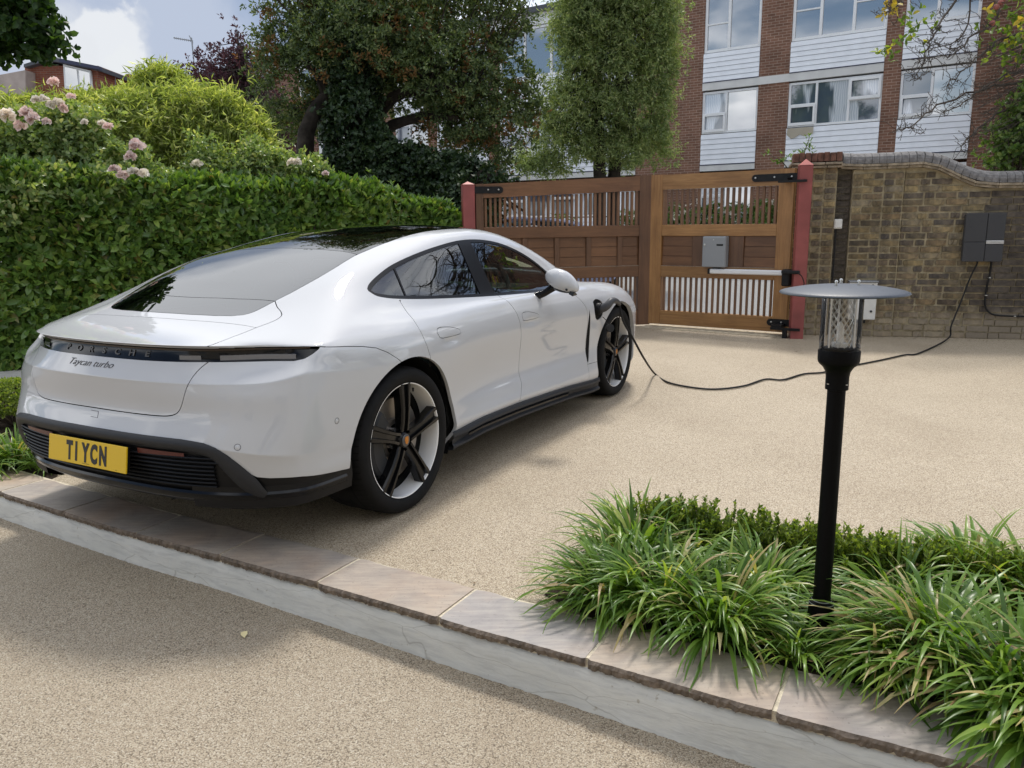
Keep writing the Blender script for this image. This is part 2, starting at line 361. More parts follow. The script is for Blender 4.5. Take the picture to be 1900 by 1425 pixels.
def glassmat(name, tint, ior=1.45, rough=.0):
    m, t, b = newmat(name); t.nodes.remove(b); o_ = t.nodes['Material Output']
    tr = t.nodes.new('ShaderNodeBsdfTransparent'); tr.inputs[0].default_value = (*tint, 1)
    gl = t.nodes.new('ShaderNodeBsdfGlossy'); gl.inputs['Roughness'].default_value = rough; gl.inputs[0].default_value = (1, 1, 1, 1)
    fr = t.nodes.new('ShaderNodeFresnel'); fr.inputs[0].default_value = ior
    mx_ = t.nodes.new('ShaderNodeMixShader'); t.links.new(fr.outputs[0], mx_.inputs[0]); t.links.new(tr.outputs[0], mx_.inputs[1]); t.links.new(gl.outputs[0], mx_.inputs[2]); t.links.new(mx_.outputs[0], o_.inputs[0]); return m
M['clear'] = glassmat('clear_polycarbonate', (.95, .94, .93), 1.3, .03)
M['carglass'] = glassmat('tinted_side_glass', (.34, .44, .40), 2.0)
M['rearglass'] = glassmat('tinted_rear_glass', (.16, .22, .20), 3.0)
M['roofglass'] = glassmat('black_roof_glass', (.02, .02, .02), 1.6)
def winglass():
    m, t, b = newmat('window_pane'); b.inputs['Base Color'].default_value = (.05, .065, .085, 1); b.inputs['Roughness'].default_value = .03; b.inputs['IOR'].default_value = 4.2
    v = mapv(t, kind='Object'); bump(t, b, noise(t, v, .8, 2), .02, .05); return m
M['pane'] = winglass()
def netglass():
    m, t, b = newmat('pane_with_net_curtain'); b.inputs['Roughness'].default_value = .04; b.inputs['IOR'].default_value = 2.4
    i = t.nodes.new('ShaderNodeObjectInfo'); v = mapv(t); wv = t.nodes.new('ShaderNodeTexWave'); wv.wave_type = 'BANDS'; wv.bands_direction = 'X'; wv.inputs['Scale'].default_value = 5.5; wv.inputs['Distortion'].default_value = 6.5; wv.inputs['Detail'].default_value = 2; wv.inputs['Detail Scale'].default_value = .6
    t.links.new(v, wv.inputs['Vector']); c = ramp(t, wv.outputs['Fac'], [(.1, (.52, .57, .64)), (.6, (.62, .66, .72)), (1, (.72, .75, .79))])
    n = ramp(t, noise(t, mapv(t, (1.1, .4, .25)), 1.3, 3, .5), [(.46, (0, 0, 0)), (.50, (1, 1, 1))]); c = mixc(t, n, c, (.07, .10, .14))
    t.links.new(c, b.inputs['Base Color']); return m
M['netpane'] = netglass()

def wallbrick(name, c1, c2, mort, scale=1.0):
    m, t, b = newmat(name); v = mapv(t, (1, 1, 1), 'Object', (R(90), 0, 0))
    br = t.nodes.new('ShaderNodeTexBrick'); br.inputs['Scale'].default_value = 1.0; br.inputs['Brick Width'].default_value = .225 * scale; br.inputs['Row Height'].default_value = .075 * scale
    br.inputs['Mortar Size'].default_value = .007 * scale; br.inputs['Color1'].default_value = (*c1, 1); br.inputs['Color2'].default_value = (*c2, 1); br.inputs['Mortar'].default_value = (*mort, 1)
    br.inputs['Mortar Smooth'].default_value = .1; br.inputs['Bias'].default_value = 0
    t.links.new(v, br.inputs['Vector'])
    c = mixc(t, 1, br.outputs['Color'], ramp(t, noise(t, v, 1.3, 6), [(.3, (.78, .76, .75)), (.7, (1.15, 1.12, 1.1))]), 'MULTIPLY')
    t.links.new(c, b.inputs['Base Color']); b.inputs['Roughness'].default_value = .9
    bump(t, b, br.outputs['Fac'], -.5, .01); return m
M['redbrick'] = wallbrick('red_brown_brick', (.165, .082, .052), (.235, .118, .076), (.36, .27, .21))
M['orangebrick'] = wallbrick('orange_brick', (.27, .085, .045), (.21, .062, .035), (.25, .17, .13))
M['board'] = plain('white_weatherboard', (.88, .90, .93), .5, noise=.05, nscale=4)
M['frame'] = plain('white_window_frame', (.84, .84, .83), .4, noise=.04)
M['greyband'] = plain('pale_concrete_band', (.68, .67, .64), .8, noise=.08, nscale=3)
M['flash'] = plain('dark_flashing', (.055, .06, .10), .6)
M['curtain'] = plain('net_curtain', (.55, .60, .66), .8)
M['slate'] = plain('grey_roof', (.07, .075, .085), .6, noise=.2)
M['road'] = plain('street_asphalt', (.26, .26, .255), .85, noise=.12, nscale=30, bump=.4, bscale=180)
M['pave'] = plain('street_pavement', (.47, .45, .41), .85, noise=.1, nscale=12, bump=.3, bscale=100)
M['soil'] = plain('bark_soil', (.035, .024, .017), .95, noise=.5, nscale=40, bump=1, bscale=60)

def leafmat(name, stops, rough=.42, trans=.35, tcol=None, spec=.32):
    m, t, b = newmat(name); g = t.nodes.new('ShaderNodeNewGeometry'); o_ = t.nodes['Material Output']
    c = ramp(t, g.outputs['Random Per Island'], stops)
    big = ramp(t, noise(t, g.outputs['Position'], 1.7, 3), [(.3, (.80, .84, .82)), (.7, (1.18, 1.14, 1.05))]); c = mixc(t, 1, c, big, 'MULTIPLY')
    t.links.new(c, b.inputs['Base Color']); b.inputs['Roughness'].default_value = rough; b.inputs['Specular IOR Level'].default_value = spec
    tl = t.nodes.new('ShaderNodeBsdfTranslucent'); tcn = mixc(t, 1, c, tcol or (1.5, 1.55, .55), 'MULTIPLY'); t.links.new(tcn, tl.inputs[0])
    mx_ = t.nodes.new('ShaderNodeMixShader'); mx_.inputs[0].default_value = trans
    t.links.new(b.outputs[0], mx_.inputs[1]); t.links.new(tl.outputs[0], mx_.inputs[2]); t.links.new(mx_.outputs[0], o_.inputs[0]); return m
M['laurel'] = leafmat('laurel_leaf', [(0, (.060, .120, .030)), (.35, (.11, .205, .048)), (.75, (.17, .28, .065)), (.95, (.28, .38, .09)), (1, (.22, .16, .06))], .27, .30, None, .55)
M['evergreen'] = leafmat('evergreen_leaf', [(0, (.045, .075, .030)), (.5, (.095, .14, .054)), (.85, (.18, .23, .10)), (1, (.27, .30, .14))], .40, .28)
M['rusty'] = leafmat('rusty_flower', [(0, (.20, .10, .04)), (.5, (.28, .15, .055)), (1, (.16, .13, .05))], .7, .3, (1.3, 1.1, .7))
M['ivy'] = leafmat('ivy_leaf', [(0, (.018, .038, .018)), (.6, (.032, .060, .026)), (1, (.065, .10, .04))], .42, .15)
M['willow'] = leafmat('willow_leaf', [(0, (.15, .21, .085)), (.5, (.27, .34, .15)), (.85, (.40, .46, .22)), (1, (.50, .52, .28))], .45, .45, (1.3, 1.35, .7))
M['maple'] = leafmat('maple_leaf', [(0, (.020, .048, .014)), (.6, (.035, .075, .020)), (1, (.075, .14, .03))], .42, .35)
M['bamboo'] = leafmat('bamboo_leaf', [(0, (.24, .31, .11)), (.5, (.40, .47, .18)), (.85, (.56, .60, .28)), (1, (.68, .67, .42))], .42, .50)
M['roseleaf'] = leafmat('rose_leaf', [(0, (.14, .21, .09)), (.5, (.24, .33, .14)), (.85, (.36, .43, .19)), (1, (.52, .51, .26))], .25, .42)
M['petal'] = leafmat('pale_rose_petal', [(0, (.86, .80, .78)), (.5, (.90, .86, .82)), (1, (.90, .88, .80))], .6, .3, (1.05, 1, .95))
M['petalpink'] = leafmat('pink_rose_petal', [(0, (.88, .72, .74)), (.5, (.90, .80, .80)), (1, (.86, .62, .62))], .6, .3, (1.05, 1, .95))
M['plum'] = leafmat('plum_leaf', [(0, (.045, .018, .028)), (.6, (.08, .032, .045)), (1, (.12, .06, .065))], .5, .3, (1.4, 1, 1))
M['box'] = leafmat('box_leaf', [(0, (.08, .13, .025)), (.5, (.15, .22, .042)), (1, (.30, .36, .08))], .40, .40)
M['liriope'] = leafmat('lily_turf_leaf', [(0, (.060, .125, .026)), (.35, (.105, .200, .038)), (.68, (.165, .275, .050)), (.88, (.27, .36, .080)), (.95, (.46, .44, .19)), (1, (.44, .32, .19))], .30, .38)
M['straw'] = leafmat('dry_strap_leaf', [(0, (.34, .28, .13)), (.5, (.50, .44, .24)), (.8, (.42, .26, .14)), (1, (.60, .56, .36))], .5, .35, (1.1, 1.05, .8))
M['apple_leaf'] = leafmat('apple_leaf', [(0, (.09, .15, .03)), (.5, (.15, .23, .05)), (.8, (.24, .32, .08)), (1, (.55, .42, .05))], .45, .45)
M['yellowleaf'] = leafmat('yellow_leaf', [(0, (.55, .42, .05)), (1, (.62, .50, .10))], .5, .4, (1.2, 1.1, .6))
M['brightshrub'] = leafmat('bright_shrub_leaf', [(0, (.075, .14, .035)), (.6, (.12, .21, .055)), (1, (.24, .31, .12))], .4, .35)
M['bark'] = plain('bark', (.042, .034, .027), .95, noise=.5, nscale=7, bump=1.0, bscale=18)
M['twig'] = plain('grey_twig', (.085, .070, .058), .9, noise=.3, nscale=10, bump=.5, bscale=40)
M['apple'] = plain('red_apple', (.32, .10, .075), .4, noise=.4, nscale=30)

for k_ in ('blackrub', 'black_iron', 'lampblack', 'greyplastic', 'bark', 'twig', 'soil', 'flash'):
    M[k_].node_tree.nodes['Principled BSDF'].inputs['Specular IOR Level'].default_value = .22
# =================================================================== GROUND
def sheet(name, P, z, mat, kind='structure', nx=1):
    o = ob(name, mesh(name, [(x, y, z) for x, y in P], [tuple(range(len(P)))], mat)); o['kind'] = kind; return o
# kerb line (top outer edge of the slabs), from far left to right and beyond
KL = [(-6.6, 6.55), (-4.6, 5.25), (-3.45, 4.47), ] + [tuple(gz(q_)[:2]) for q_ in ((3, 915), (118, 951), (250, 991), (408, 1033), (590, 1084), (812, 1149), (1090, 1227), (1434, 1325))] + [(1.28, 1.715), (2.0, 1.36), (3.4, .70)]
def crv(P, n):
    P = [np.array(p, float) for p in P]; out = []
    for i in range(len(P) - 1):
        p0, p1, p2, p3 = P[max(i - 1, 0)], P[i], P[i + 1], P[min(i + 2, len(P) - 1)]
        for k in range(n):
            t = k / n; out.append(.5 * ((2 * p1) + (-p0 + p2) * t + (2 * p0 - 5 * p1 + 4 * p2 - p3) * t * t + (-p0 + 3 * p1 - 3 * p2 + p3) * t ** 3))
    out.append(P[-1]); return out
K = crv(KL, 6)
def nrm2(i):
    a, b = K[max(i - 1, 0)], K[min(i + 1, len(K) - 1)]; d = (b - a) / np.linalg.norm(b - a); return np.array([-d[1], d[0]])   # towards the car side
LOWZ = -.15; SW = .25
def lowz(x): return float(np.interp(x, [-3.2, -1.3, -.3, 1.3], [-.128, -.138, -.152, -.175]))
sheet('ground', [(-300, -300), (300, -300), (300, 500), (-300, 500)], -.30, M['road'])
# lower drive: everything on the camera's side of the kerb
lw = [tuple(p - nrm2(i) * .004) for i, p in enumerate(K)]
def strip_ngon(name, edge, far, z, mat):
    V = []; F = []
    zf = z if callable(z) else (lambda x: z)
    for i, (a, b) in enumerate(zip(edge, far)): V += [(a[0], a[1], zf(a[0])), (b[0], b[1], zf(a[0]))]
    for i in range(len(edge) - 1): F.append((2 * i, 2 * i + 1, 2 * i + 3, 2 * i + 2))
    bm = bmesh.new(); me = mesh(name, V, F, mat); bm.from_mesh(me); bmesh.ops.recalc_face_normals(bm, faces=bm.faces)
    for f in bm.faces:
        if f.normal.z < 0: f.normal_flip()
    bm.to_mesh(me); bm.free(); o = ob(name, me); o['kind'] = 'structure'; return o
rough = [p - nrm2(i) * (.004 + .004 * rnd.random()) for i, p in enumerate(K)]
strip_ngon('lower_drive', [p + nrm2(i) * .02 for i, p in enumerate(K)], [np.array([p[0] * 1.6 - 4.5, p[1] - 12 if i else p[1] - 4]) if False else np.array([p[0] * 3 - 3, -7.]) for i, p in enumerate(K)], lowz, M['lower'])
# upper drive
inner = [p + nrm2(i) * (SW - .004) for i, p in enumerate(K)]
gx = lambda i: (-14 + 26 * i / (len(K) - 1))
strip_ngon('upper_drive', inner, [np.array([-6.5 + 20.0 * i / (len(K) - 1), 11.2]) for i, p in enumerate(K)], 0.0, M['drive'])
# rendered kerb riser with an uneven, sloping face
def riser():
    V = []; F = []; n = len(K); prof = [(.015, -.022), (-.002, -.032), (-.012, -.06), (-.018, -.095), (-.030, None)]
    KK = crv([tuple(p) for p in K], 6); m = len(KK)
    for i, p in enumerate(KK):
        a, b = KK[max(i - 1, 0)], KK[min(i + 1, m - 1)]; d = (b - a) / np.linalg.norm(b - a); nn = np.array([-d[1], d[0]])
        for k, (o_, z) in enumerate(prof):
            j = (math.sin(i * 1.7 + k) + math.sin(i * .63 + 2 * k)) * .0012 + rnd.uniform(-.001, .001)
            z = lowz(p[0]) - .02 if z is None else z * (1 if k < 2 else lowz(p[0]) / -.125)
            q = p + nn * (o_ + j + (rnd.uniform(-.003, .003) if k == len(prof) - 1 else 0)); V.append((q[0], q[1], z + (rnd.uniform(-.003, .003) if 0 < k < 4 else 0)))
    for i in range(m - 1):
        for k in range(len(prof) - 1):
            a = i * len(prof) + k; F.append((a, a + 1, a + len(prof) + 1, a + len(prof)))
    me = mesh('kerb', V, F, M['kerb'], True); o = ob('kerb', me); o['kind'] = 'structure'
    bm = bmesh.new(); bm.from_mesh(me)
    bmesh.ops.recalc_face_normals(bm, faces=bm.faces)
    if sum(f.normal.y for f in bm.faces) > 0: bmesh.ops.reverse_faces(bm, faces=bm.faces)
    bm.to_mesh(me); bm.free(); return o
kerb = riser()
# sandstone slabs along the kerb: corners given along the kerb by arc length
arc = [0]
for i in range(1, len(K)): arc.append(arc[-1] + float(np.linalg.norm(K[i] - K[i - 1])))
def at_arc(s):
    s = min(max(s, 0), arc[-1] - 1e-6); i = int(np.searchsorted(arc, s) - 1); i = max(i, 0); t = (s - arc[i]) / (arc[i + 1] - arc[i])
    p = K[i] * (1 - t) + K[i + 1] * t; d = (K[i + 1] - K[i]) / np.linalg.norm(K[i + 1] - K[i]); return p, d, np.array([-d[1], d[0]])
def arc_of(q):
    return min(((float(np.linalg.norm(k - np.array(q)))), s) for k, s in zip([at_arc(x)[0] for x in np.linspace(0, arc[-1], 1200)], np.linspace(0, arc[-1], 1200)))[1]
joints = [gz(p)[:2] for p in [(3, 915), (118, 952), (250, 993), (408, 1034), (590, 1085), (812, 1150), (1090, 1228), (1434, 1325)]]
js = [arc_of(q) for q in joints]
js = [js[0] - 1.9, js[0] - 1.25, js[0] - .62] + js + [js[-1] + .58, js[-1] + 1.16, js[-1] + 1.75]
pavement = bpy.data.objects.new('kerb_slabs', None); C.objects.link(pavement); pavement['kind'] = 'structure'
def ragged(me_V): return me_V
for a, b in zip(js[:-1], js[1:]):
    g = .0065; a2, b2 = a + g, b - g; nseg = 64; V = []; F = []
    skew = 0.0; hz = rnd.uniform(-.0015, .0025); tilt = rnd.uniform(-.003, .003)
    o1 = rnd.uniform(0, 9)
    for i in range(nseg + 1):
        t = i / nseg; s = a2 + (b2 - a2) * t; p, d, nn = at_arc(s)
        rw = rw * .86 + rnd.gauss(0, .28) if i else rnd.gauss(0, .4); rag = (math.sin(s * 9 + o1) * .35 + rw) * .0038
        ends = .006 if i in (0, nseg) else 0
        q0 = p - nn * (.016 + rag - ends); q1 = p - nn * (.007 + rag * .5 - ends); q2 = p + nn * (SW + .004 * math.sin(s * 31))
        sk = d * skew
        zz_ = .012 + hz + tilt * t
        V += [(*(q0 + nn * rnd.uniform(.006, .014)), -.020 + rnd.uniform(-.003, .003)), (*(q0 + nn * rnd.uniform(.0, .006)), zz_ - .013 + rnd.uniform(-.002, .002)), (*q1, zz_ - .002), (*(p + nn * .03), zz_), (*(q2 + sk - nn * .02), zz_ - .001), (*(q2 + sk), zz_ - .004), (*(q2 + sk), -.02)]
    m_ = 7
    for i in range(nseg):
        for k in range(m_ - 1): F.append((i * m_ + k, i * m_ + k + 1, (i + 1) * m_ + k + 1, (i + 1) * m_ + k))
    F.append(tuple(range(m_))); F.append(tuple(range(nseg * m_, nseg * m_ + m_))[::-1])
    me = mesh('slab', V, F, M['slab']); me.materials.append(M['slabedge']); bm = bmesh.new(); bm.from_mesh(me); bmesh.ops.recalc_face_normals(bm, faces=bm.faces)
    bm.faces.ensure_lookup_table()
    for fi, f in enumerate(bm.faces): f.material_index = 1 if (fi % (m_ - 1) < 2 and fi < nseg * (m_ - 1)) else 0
    bm.to_mesh(me); bm.free()
    ob('slab', me, pavement)
# pointing between the slabs (sits a little low) and bedding under them
V = []; F = []
for i, p in enumerate(K):
    nn = nrm2(i); V += [(*(p + nn * .004), .0085), (*(p + nn * (SW - .002)), .0095), (*(p + nn * .006), -.03)]
for i in range(len(K) - 1): F += [(3 * i, 3 * i + 1, 3 * i + 4, 3 * i + 3), (3 * i + 2, 3 * i, 3 * i + 3, 3 * i + 5)]
ob('pointing', mesh('pointing', V, F, M['joint']), pavement)
# planting bed soil behind the slabs at the right
bedP = [gz(p)[:2] for p in [(1010, 1105), (1110, 1010), (1240, 962), (1480, 985), (1700, 1010), (1990, 1055)]]
bed = [tuple(p) for p in bedP] + [tuple(at_arc(js[10] + x)[0] + at_arc(js[10] + x)[2] * .262) for x in (1.3, .9, .5, .2)][:0]
e = [at_arc(arc_of(gz(q)[:2])) for q in [(1890, 1425), (1434, 1325), (1200, 1262), (1040, 1215)]]
bed += [tuple(p + n_ * (SW + .002)) for p, d, n_ in e]
sheet('planting_bed', bed, .004, M['soil'])
# planted strip at the left, behind the car, and the pale path slab
sheet('left_planting_bed', [tuple(gz(q)[:2]) for q in [(-160, 900), (60, 905), (108, 884), (60, 790), (30, 720), (-160, 720)]], .004, M['soil'])
ps = [gz(q)[:2] for q in [(-60, 712), (60, 712), (200, 700), (200, 680), (-60, 690)]]
pth = thing('stepping_slab', 'pale paving slab lying at the foot of the hedge left of the car', 'paving slab', (*ps[1], 0))
mb = MB(); mb.prism([tuple(p) for p in ps], -.02, .03, lambda u, v, d: (u, v, d)); mb.obj('slab_top', M['pave'], pth, True)

# street beyond the gate
D_ = np.array([.816, -.578]); B0 = np.array([6.0, 24.9])
def sp(s, off, z=None):
    p = B0 + D_ * s - np.array([.578, .816]) * off; return (p[0], p[1]) if z is None else (p[0], p[1], z)
sheet('street', [sp(-60, 4.2), sp(60, 4.2), (60, 3), (60, 11.2), (-60, 11.2), (-60, 40)][:0] + [sp(-60, 4.2), sp(40, 4.2), sp(40, 15), (14, 9.3), (-8, 11.0), (-30, 11.2), (-60, 11.2)], -.02, M['road'])
sheet('pavement', [sp(-60, -2), sp(40, -2), sp(40, 4.0), sp(-60, 4.0)], .04, M['pave'])
mb = MB(); a, b = np.array(sp(-60, 4.0)), np.array(sp(40, 4.0)); q = np.array([-.578, -.816]) * .12
mb.prism([tuple(a), tuple(b), tuple(b + q), tuple(a + q)], -.04, .055, lambda u, v, d: (u, v, d)); o = mb.obj('street_kerb', M['joint']); o['kind'] = 'structure'
# pale setts between the gate leaves and the drive
thr = bpy.data.objects.new('threshold_setts', None); C.objects.link(thr); thr['kind'] = 'structure'
A_ = np.array([1.833, 10.488]); Bp = np.array([3.331, 9.408]); dr = (Bp - A_) / np.linalg.norm(Bp - A_); nl = np.array([-.197, .980])
mset = plain('pale_sett', (.52, .45, .33), .85, noise=.15, nscale=20, bump=.4)
for i in range(17):
    for j in range(3):
        a = A_ + dr * (-.02 + i * .112) + np.array([dr[1], -dr[0]]) * (.09 - j * .115) * 1.0
        bx = MB(); u = dr * .105; v_ = np.array([dr[1], -dr[0]]) * .108
        bx.prism([tuple(a), tuple(a + u), tuple(a + u + v_), tuple(a + v_)], -.01, .012 + rnd.uniform(-.002, .002), lambda x, y, d: (x, y, d)); bx.obj('sett', mset, thr)

# =================================================================== BRICK GARDEN WALL
W0 = np.array([3.45, 9.518]); W1 = np.array([5.824, 8.872]); wd = (W1 - W0) / np.linalg.norm(W1 - W0); W0 = W0 + wd * .131
wang = math.atan2(wd[1], wd[0])
wall = thing('garden_wall', 'old yellow stock brick wall with curved brick coping right of the wooden gate', 'wall', (W0[0], W0[1], 0), wang)
# local frame: x along the wall, y away from the camera, z up; face at y=0
def topz(s):       # underside of the creasing
    P = [(-.3, 1.93), (.25, 1.93), (.28, 1.90), (.87, 1.905), (1.19, 1.915), (1.30, 1.87), (1.45, 1.79), (1.60, 1.715), (1.72, 1.675), (1.85, 1.67), (3.2, 1.665), (9, 1.66)]
    up_ = .02 if s < 1 else .02 - .008 * min(s - 1, 1)
    for (a, za), (b, zb) in zip(P, P[1:]):
        if s <= b: return up_ + za + (zb - za) * (s - a) / (b - a)
    return 1.66
secs = [(-.24, .232, 0.0), (.232, .40, .085), (.40, .945, -.012), (.945, 5.2, .010)]    # s0, s1, depth of the face
mb = MB(); mb_soot = MB()
for s0, s1, dy in secs:
    n = 1 if s1 < .95 else 30
    for i in range(n):
        a, b = s0 + (s1 - s0) * i / n, s0 + (s1 - s0) * (i + 1) / n
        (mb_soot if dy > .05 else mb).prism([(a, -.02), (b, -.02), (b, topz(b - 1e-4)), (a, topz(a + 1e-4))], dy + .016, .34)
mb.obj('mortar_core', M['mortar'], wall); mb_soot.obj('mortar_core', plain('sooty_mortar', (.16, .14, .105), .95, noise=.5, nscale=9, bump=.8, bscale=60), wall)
brk = []
shared = []
def brick_mesh(L_, H_, seed):
    r = random.Random(seed); V = []; b = .006
    nx = 4
    for i in range(nx + 1):
        x = L_ * i / nx
        j = lambda a: r.uniform(-a, a) * 1.7
        V += [(x + j(.002), .05, 0), (x + (0 if 0 < i < nx else (b if i == 0 else -b)) , .0 + j(.003) + .003, b * .6 + j(.0025)), (x + (0 if 0 < i < nx else (b if i == 0 else -b)), j(.003) + .003, H_ - b * .6 + j(.0025)), (x + j(.002), .05, H_)]
        V[-4] = (x, .05, j(.001)); V[-1] = (x, .05, H_ + j(.001))
    F = []
    for i in range(nx):
        for k in range(3): F.append((i * 4 + k, (i + 1) * 4 + k, (i + 1) * 4 + k + 1, i * 4 + k + 1))
    F.append((0, 1, 2, 3)); F.append((nx * 4 + 3, nx * 4 + 2, nx * 4 + 1, nx * 4))
    me = mesh('brick', V, F, M['brick']); bm = bmesh.new(); bm.from_mesh(me); bmesh.ops.recalc_face_normals(bm, faces=bm.faces); bm.to_mesh(me); bm.free()
    return me
bmeshes = {}
def getb(L_, k):
    key = (round(L_, 3), k)
    if key not in bmeshes: bmeshes[key] = brick_mesh(L_, .062, hash(key) % 9999)
    return bmeshes[key]
cand = []
rowh = .0755
for si, (s0, s1, dy) in enumerate(secs):
    row = 0; z = .004
    while z < 1.95:
        s = s0 + (0.0); pat = 0
        off = [0, .11, .055, .165][row % 4] if si == 3 else [0, .1125][row % 2]
        s = s0 - off * (1 if si == 3 else 0)
        first = True
        while s < min(s1, 3.0) - .03:
            L_ = .215 if (pat + row) % 2 == 0 or si == 3 and rnd.random() < .45 else .1025
            if first and si != 3 and row % 2: L_ = .1025
            first = False; pat += 1
            a = max(s, s0 + .004); b = min(s + L_, s1 - .004)
            if s1 - b < .07 and s1 < 1: b = s1 - .004
            if b - a > .035 and z + .062 < min(topz(a), topz(b)) + .012: cand.append((a, b - a, z + rnd.uniform(-.003, .003), dy + rnd.uniform(-.005, .005)))
            s = b + .011
        row += 1; z += rowh
cand.sort(key=lambda c: c[0])
extra = cand[300:]; cand = cand[:300]
for (a, L_, z, dy) in cand:
    me = getb(round(L_ / .0125) * .0125 if L_ > .05 else .05, rnd.randrange(4)); o = ob('brick', me, wall); o.location = (a, dy, z)
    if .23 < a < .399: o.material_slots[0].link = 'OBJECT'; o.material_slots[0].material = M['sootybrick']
    o.location = (a, dy, z); o.rotation_euler = (0, rnd.uniform(-.008, .008), rnd.uniform(-.01, .01))
mb = MB()
for (a, L_, z, dy) in extra: mb.box(a, a + L_, dy, dy + .05, z, z + .062)
mb.obj('bricks_beyond', M['brick'], wall, kind='stuff')
# creasing tiles (two courses) and coping
def slopebar(mb, a, b, h0, h1, y0, y1):
    mb.prism([(a, topz(a) + h0), (b, topz(b) + h0), (b, topz(b) + h1), (a, topz(a) + h1)], y0, y1)
s = .26; k = 0
while s < 5.2:
    L_ = .16 if s < .9 else .15; L_ = rnd.uniform(.13, .26); b = min(s + L_, 5.2)
    m1 = MB(); slopebar(m1, s + .002, b - .002, .0, .026, -.045 + rnd.uniform(-.006, .006), .38); m1.obj('creasing_tile', M['tile'], wall)
    m1 = MB(); slopebar(m1, s + .002, b - .002, .03, .056, -.068 + rnd.uniform(-.006, .006), .40); m1.obj('creasing_tile', M['tile'], wall)
    s = b
# half-round coping bricks laid across the wall: follow the curved top
def copy_bot(s): return topz(s) + .06
s = .275; cop = []
pts = []
def smoothz(s):
    return sum(copy_bot(s + d) for d in (-.16, -.10, -.05, 0, .05, .10, .16)) / 7
while s < 5.2:
    L_ = .077; m1 = MB(); e0, e1 = s + .0025, s + L_ - .0025
    prof = []
    for k in range(9):
        a = math.pi * k / 8; prof.append((-.055 + .15 - .15 * math.cos(a) * 1.0 - .0, .085 * math.sin(a) ** .7 + .035))
    prof = [(-.055, 0.0)] + [(.145 - .20 * math.cos(math.pi * k / 8), .045 + .085 * math.sin(math.pi * k / 8)) for k in range(9)] + [(.345, 0.0)]
    z0, z1 = smoothz(e0), smoothz(e1); sl = math.atan2(z1 - z0, e1 - e0); jj = rnd.uniform(-.005, .005)
    V = []
    for e_, z_ in ((e0, z0), (e1, z1)):
        for (y, h) in prof: V.append((e_ - math.sin(sl) * h * .9, y + jj, z_ + h * math.cos(sl)))
    n = len(prof); F = [tuple(range(n)), tuple(range(2 * n - 1, n - 1, -1))] + [(i, (i + 1) % n, n + (i + 1) % n, n + i) for i in range(n)]
    m1.add(V, F); m1.obj('coping_brick', M['coping'], wall); s += L_
# gate pier head: brick on edge over tile creasing
for k in range(8):
    a = -.272 + k * .0675; m1 = MB(); m1.box(a + .003, a + .0645, -.05, .20, 2.023 + rnd.uniform(-.002, .002), 2.123 + rnd.uniform(-.004, .006), .006); m1.obj('cap_brick', M['capbrick'], wall)
for z0, e0 in ((1.952, .03), (1.986, .055)):
    for k in range(3):
        a = -.24 - e0 + k * .19; m1 = MB(); m1.box(a + .002, a + .186, -e0 - .02, .3, z0, z0 + .027, .004); m1.obj('creasing_tile', M['tile'], wall)
# soot-black downpipe chase in the recess, a small junction box, its cable
tj = thing('junction_box', 'small white junction box fixed high on the brick pier beside the red gate post', 'junction box', (*(W0 + wd * .268), 1.26), wang)
mb = MB(); mb.box(-.043, .043, -.055, .005, 0, .11, .006); mb.obj('box_body', M['whitebox'], tj)
mb = MB(); mb.box(-.033, .033, -.060, -.055, .014, .096, .003); mb.obj('lid', M['whitebox'], tj)
tc_ = thing('wall_cable', 'black cable running straight down the brick pier from the small white box', 'cable', (*(W0 + wd * .25), .66), wang)
mb = MB(); mb.tube([(0, -.012, .60), (.002, -.012, .3), (0, -.012, .0)], .009); mb.obj('cable_run', M['blackrub'], tc_)
# white control cabinet low on the wall
t_ = thing('control_cabinet', 'white plastic control cabinet low on the brick wall, half hidden by the lamp', 'cabinet', (*(W0 + wd * .43), .21), wang)
mb = MB(); mb.box(0, .30, -.13, -.012, 0, .435, .008); mb.obj('cabinet_body', M['whitebox'], t_)
mb = MB(); mb.box(-.008, .308, -.145, -.008, .435, .452, .004); mb.obj('cabinet_hood', M['greymetal'], t_)
for z in (.10, .40):
    mb = MB(); mb.lathe([(0, -.136), (.013, -.136), (.013, -.128)], (.25, 0, z), 16, 'y'); mb.obj('screw_lock', M['blackrub'], t_)
mb = MB(); mb.box(.03, .20, -.11, -.012, -.04, 0); mb.obj('cable_gland', M['blackrub'], t_)
# EV wall charger
t_ = thing('wall_charger', 'dark grey square electric car charger fixed on the brick wall', 'charger', (*(W0 + wd * 1.585), .883), wang)
mb = MB(); mb.box(.012, .39, -.085, .005, .012, .52, .006); mb.obj('housing', M['greyplastic'], t_)
g = .0016
for (x0, x1, z0, z1) in ((0, .2195, .218, .532), (0, .2195, 0, .215), (.2225, .402, .236, .532), (.2225, .402, 0, .192)):
    mb = MB(); mb.box(x0 + g / 2, x1 - g / 2, -.108, -.088, z0, z1, .004); mb.obj('front_panel', M['greyplastic'], t_)
mb = MB(); mb.box(.2235, .402, -.111, -.088, .1945, .2335, .003); mb.obj('light_strip', M['silver'], t_)
tx = bpy.data.curves.new('brand_text', 'FONT'); tx.body = 'PORSCHE'; tx.size = .016; tx.space_character = 1.5; tx.extrude = .0006
to = bpy.data.objects.new('tmp', tx); C.objects.link(to); dg = bpy.context.evaluated_depsgraph_get(); me = bpy.data.meshes.new_from_object(to.evaluated_get(dg)); bpy.data.objects.remove(to)
me.materials.clear(); me.materials.append(M['greymetal']); o = ob('lettering', me, t_); o.location = (.27, -.1115, .208); o.rotation_euler = (R(90), 0, 0)
def wl(s, z, y=0.0):
    p = W0 + wd * s + np.array([-wd[1], wd[0]]) * y; return (p[0], p[1], z)
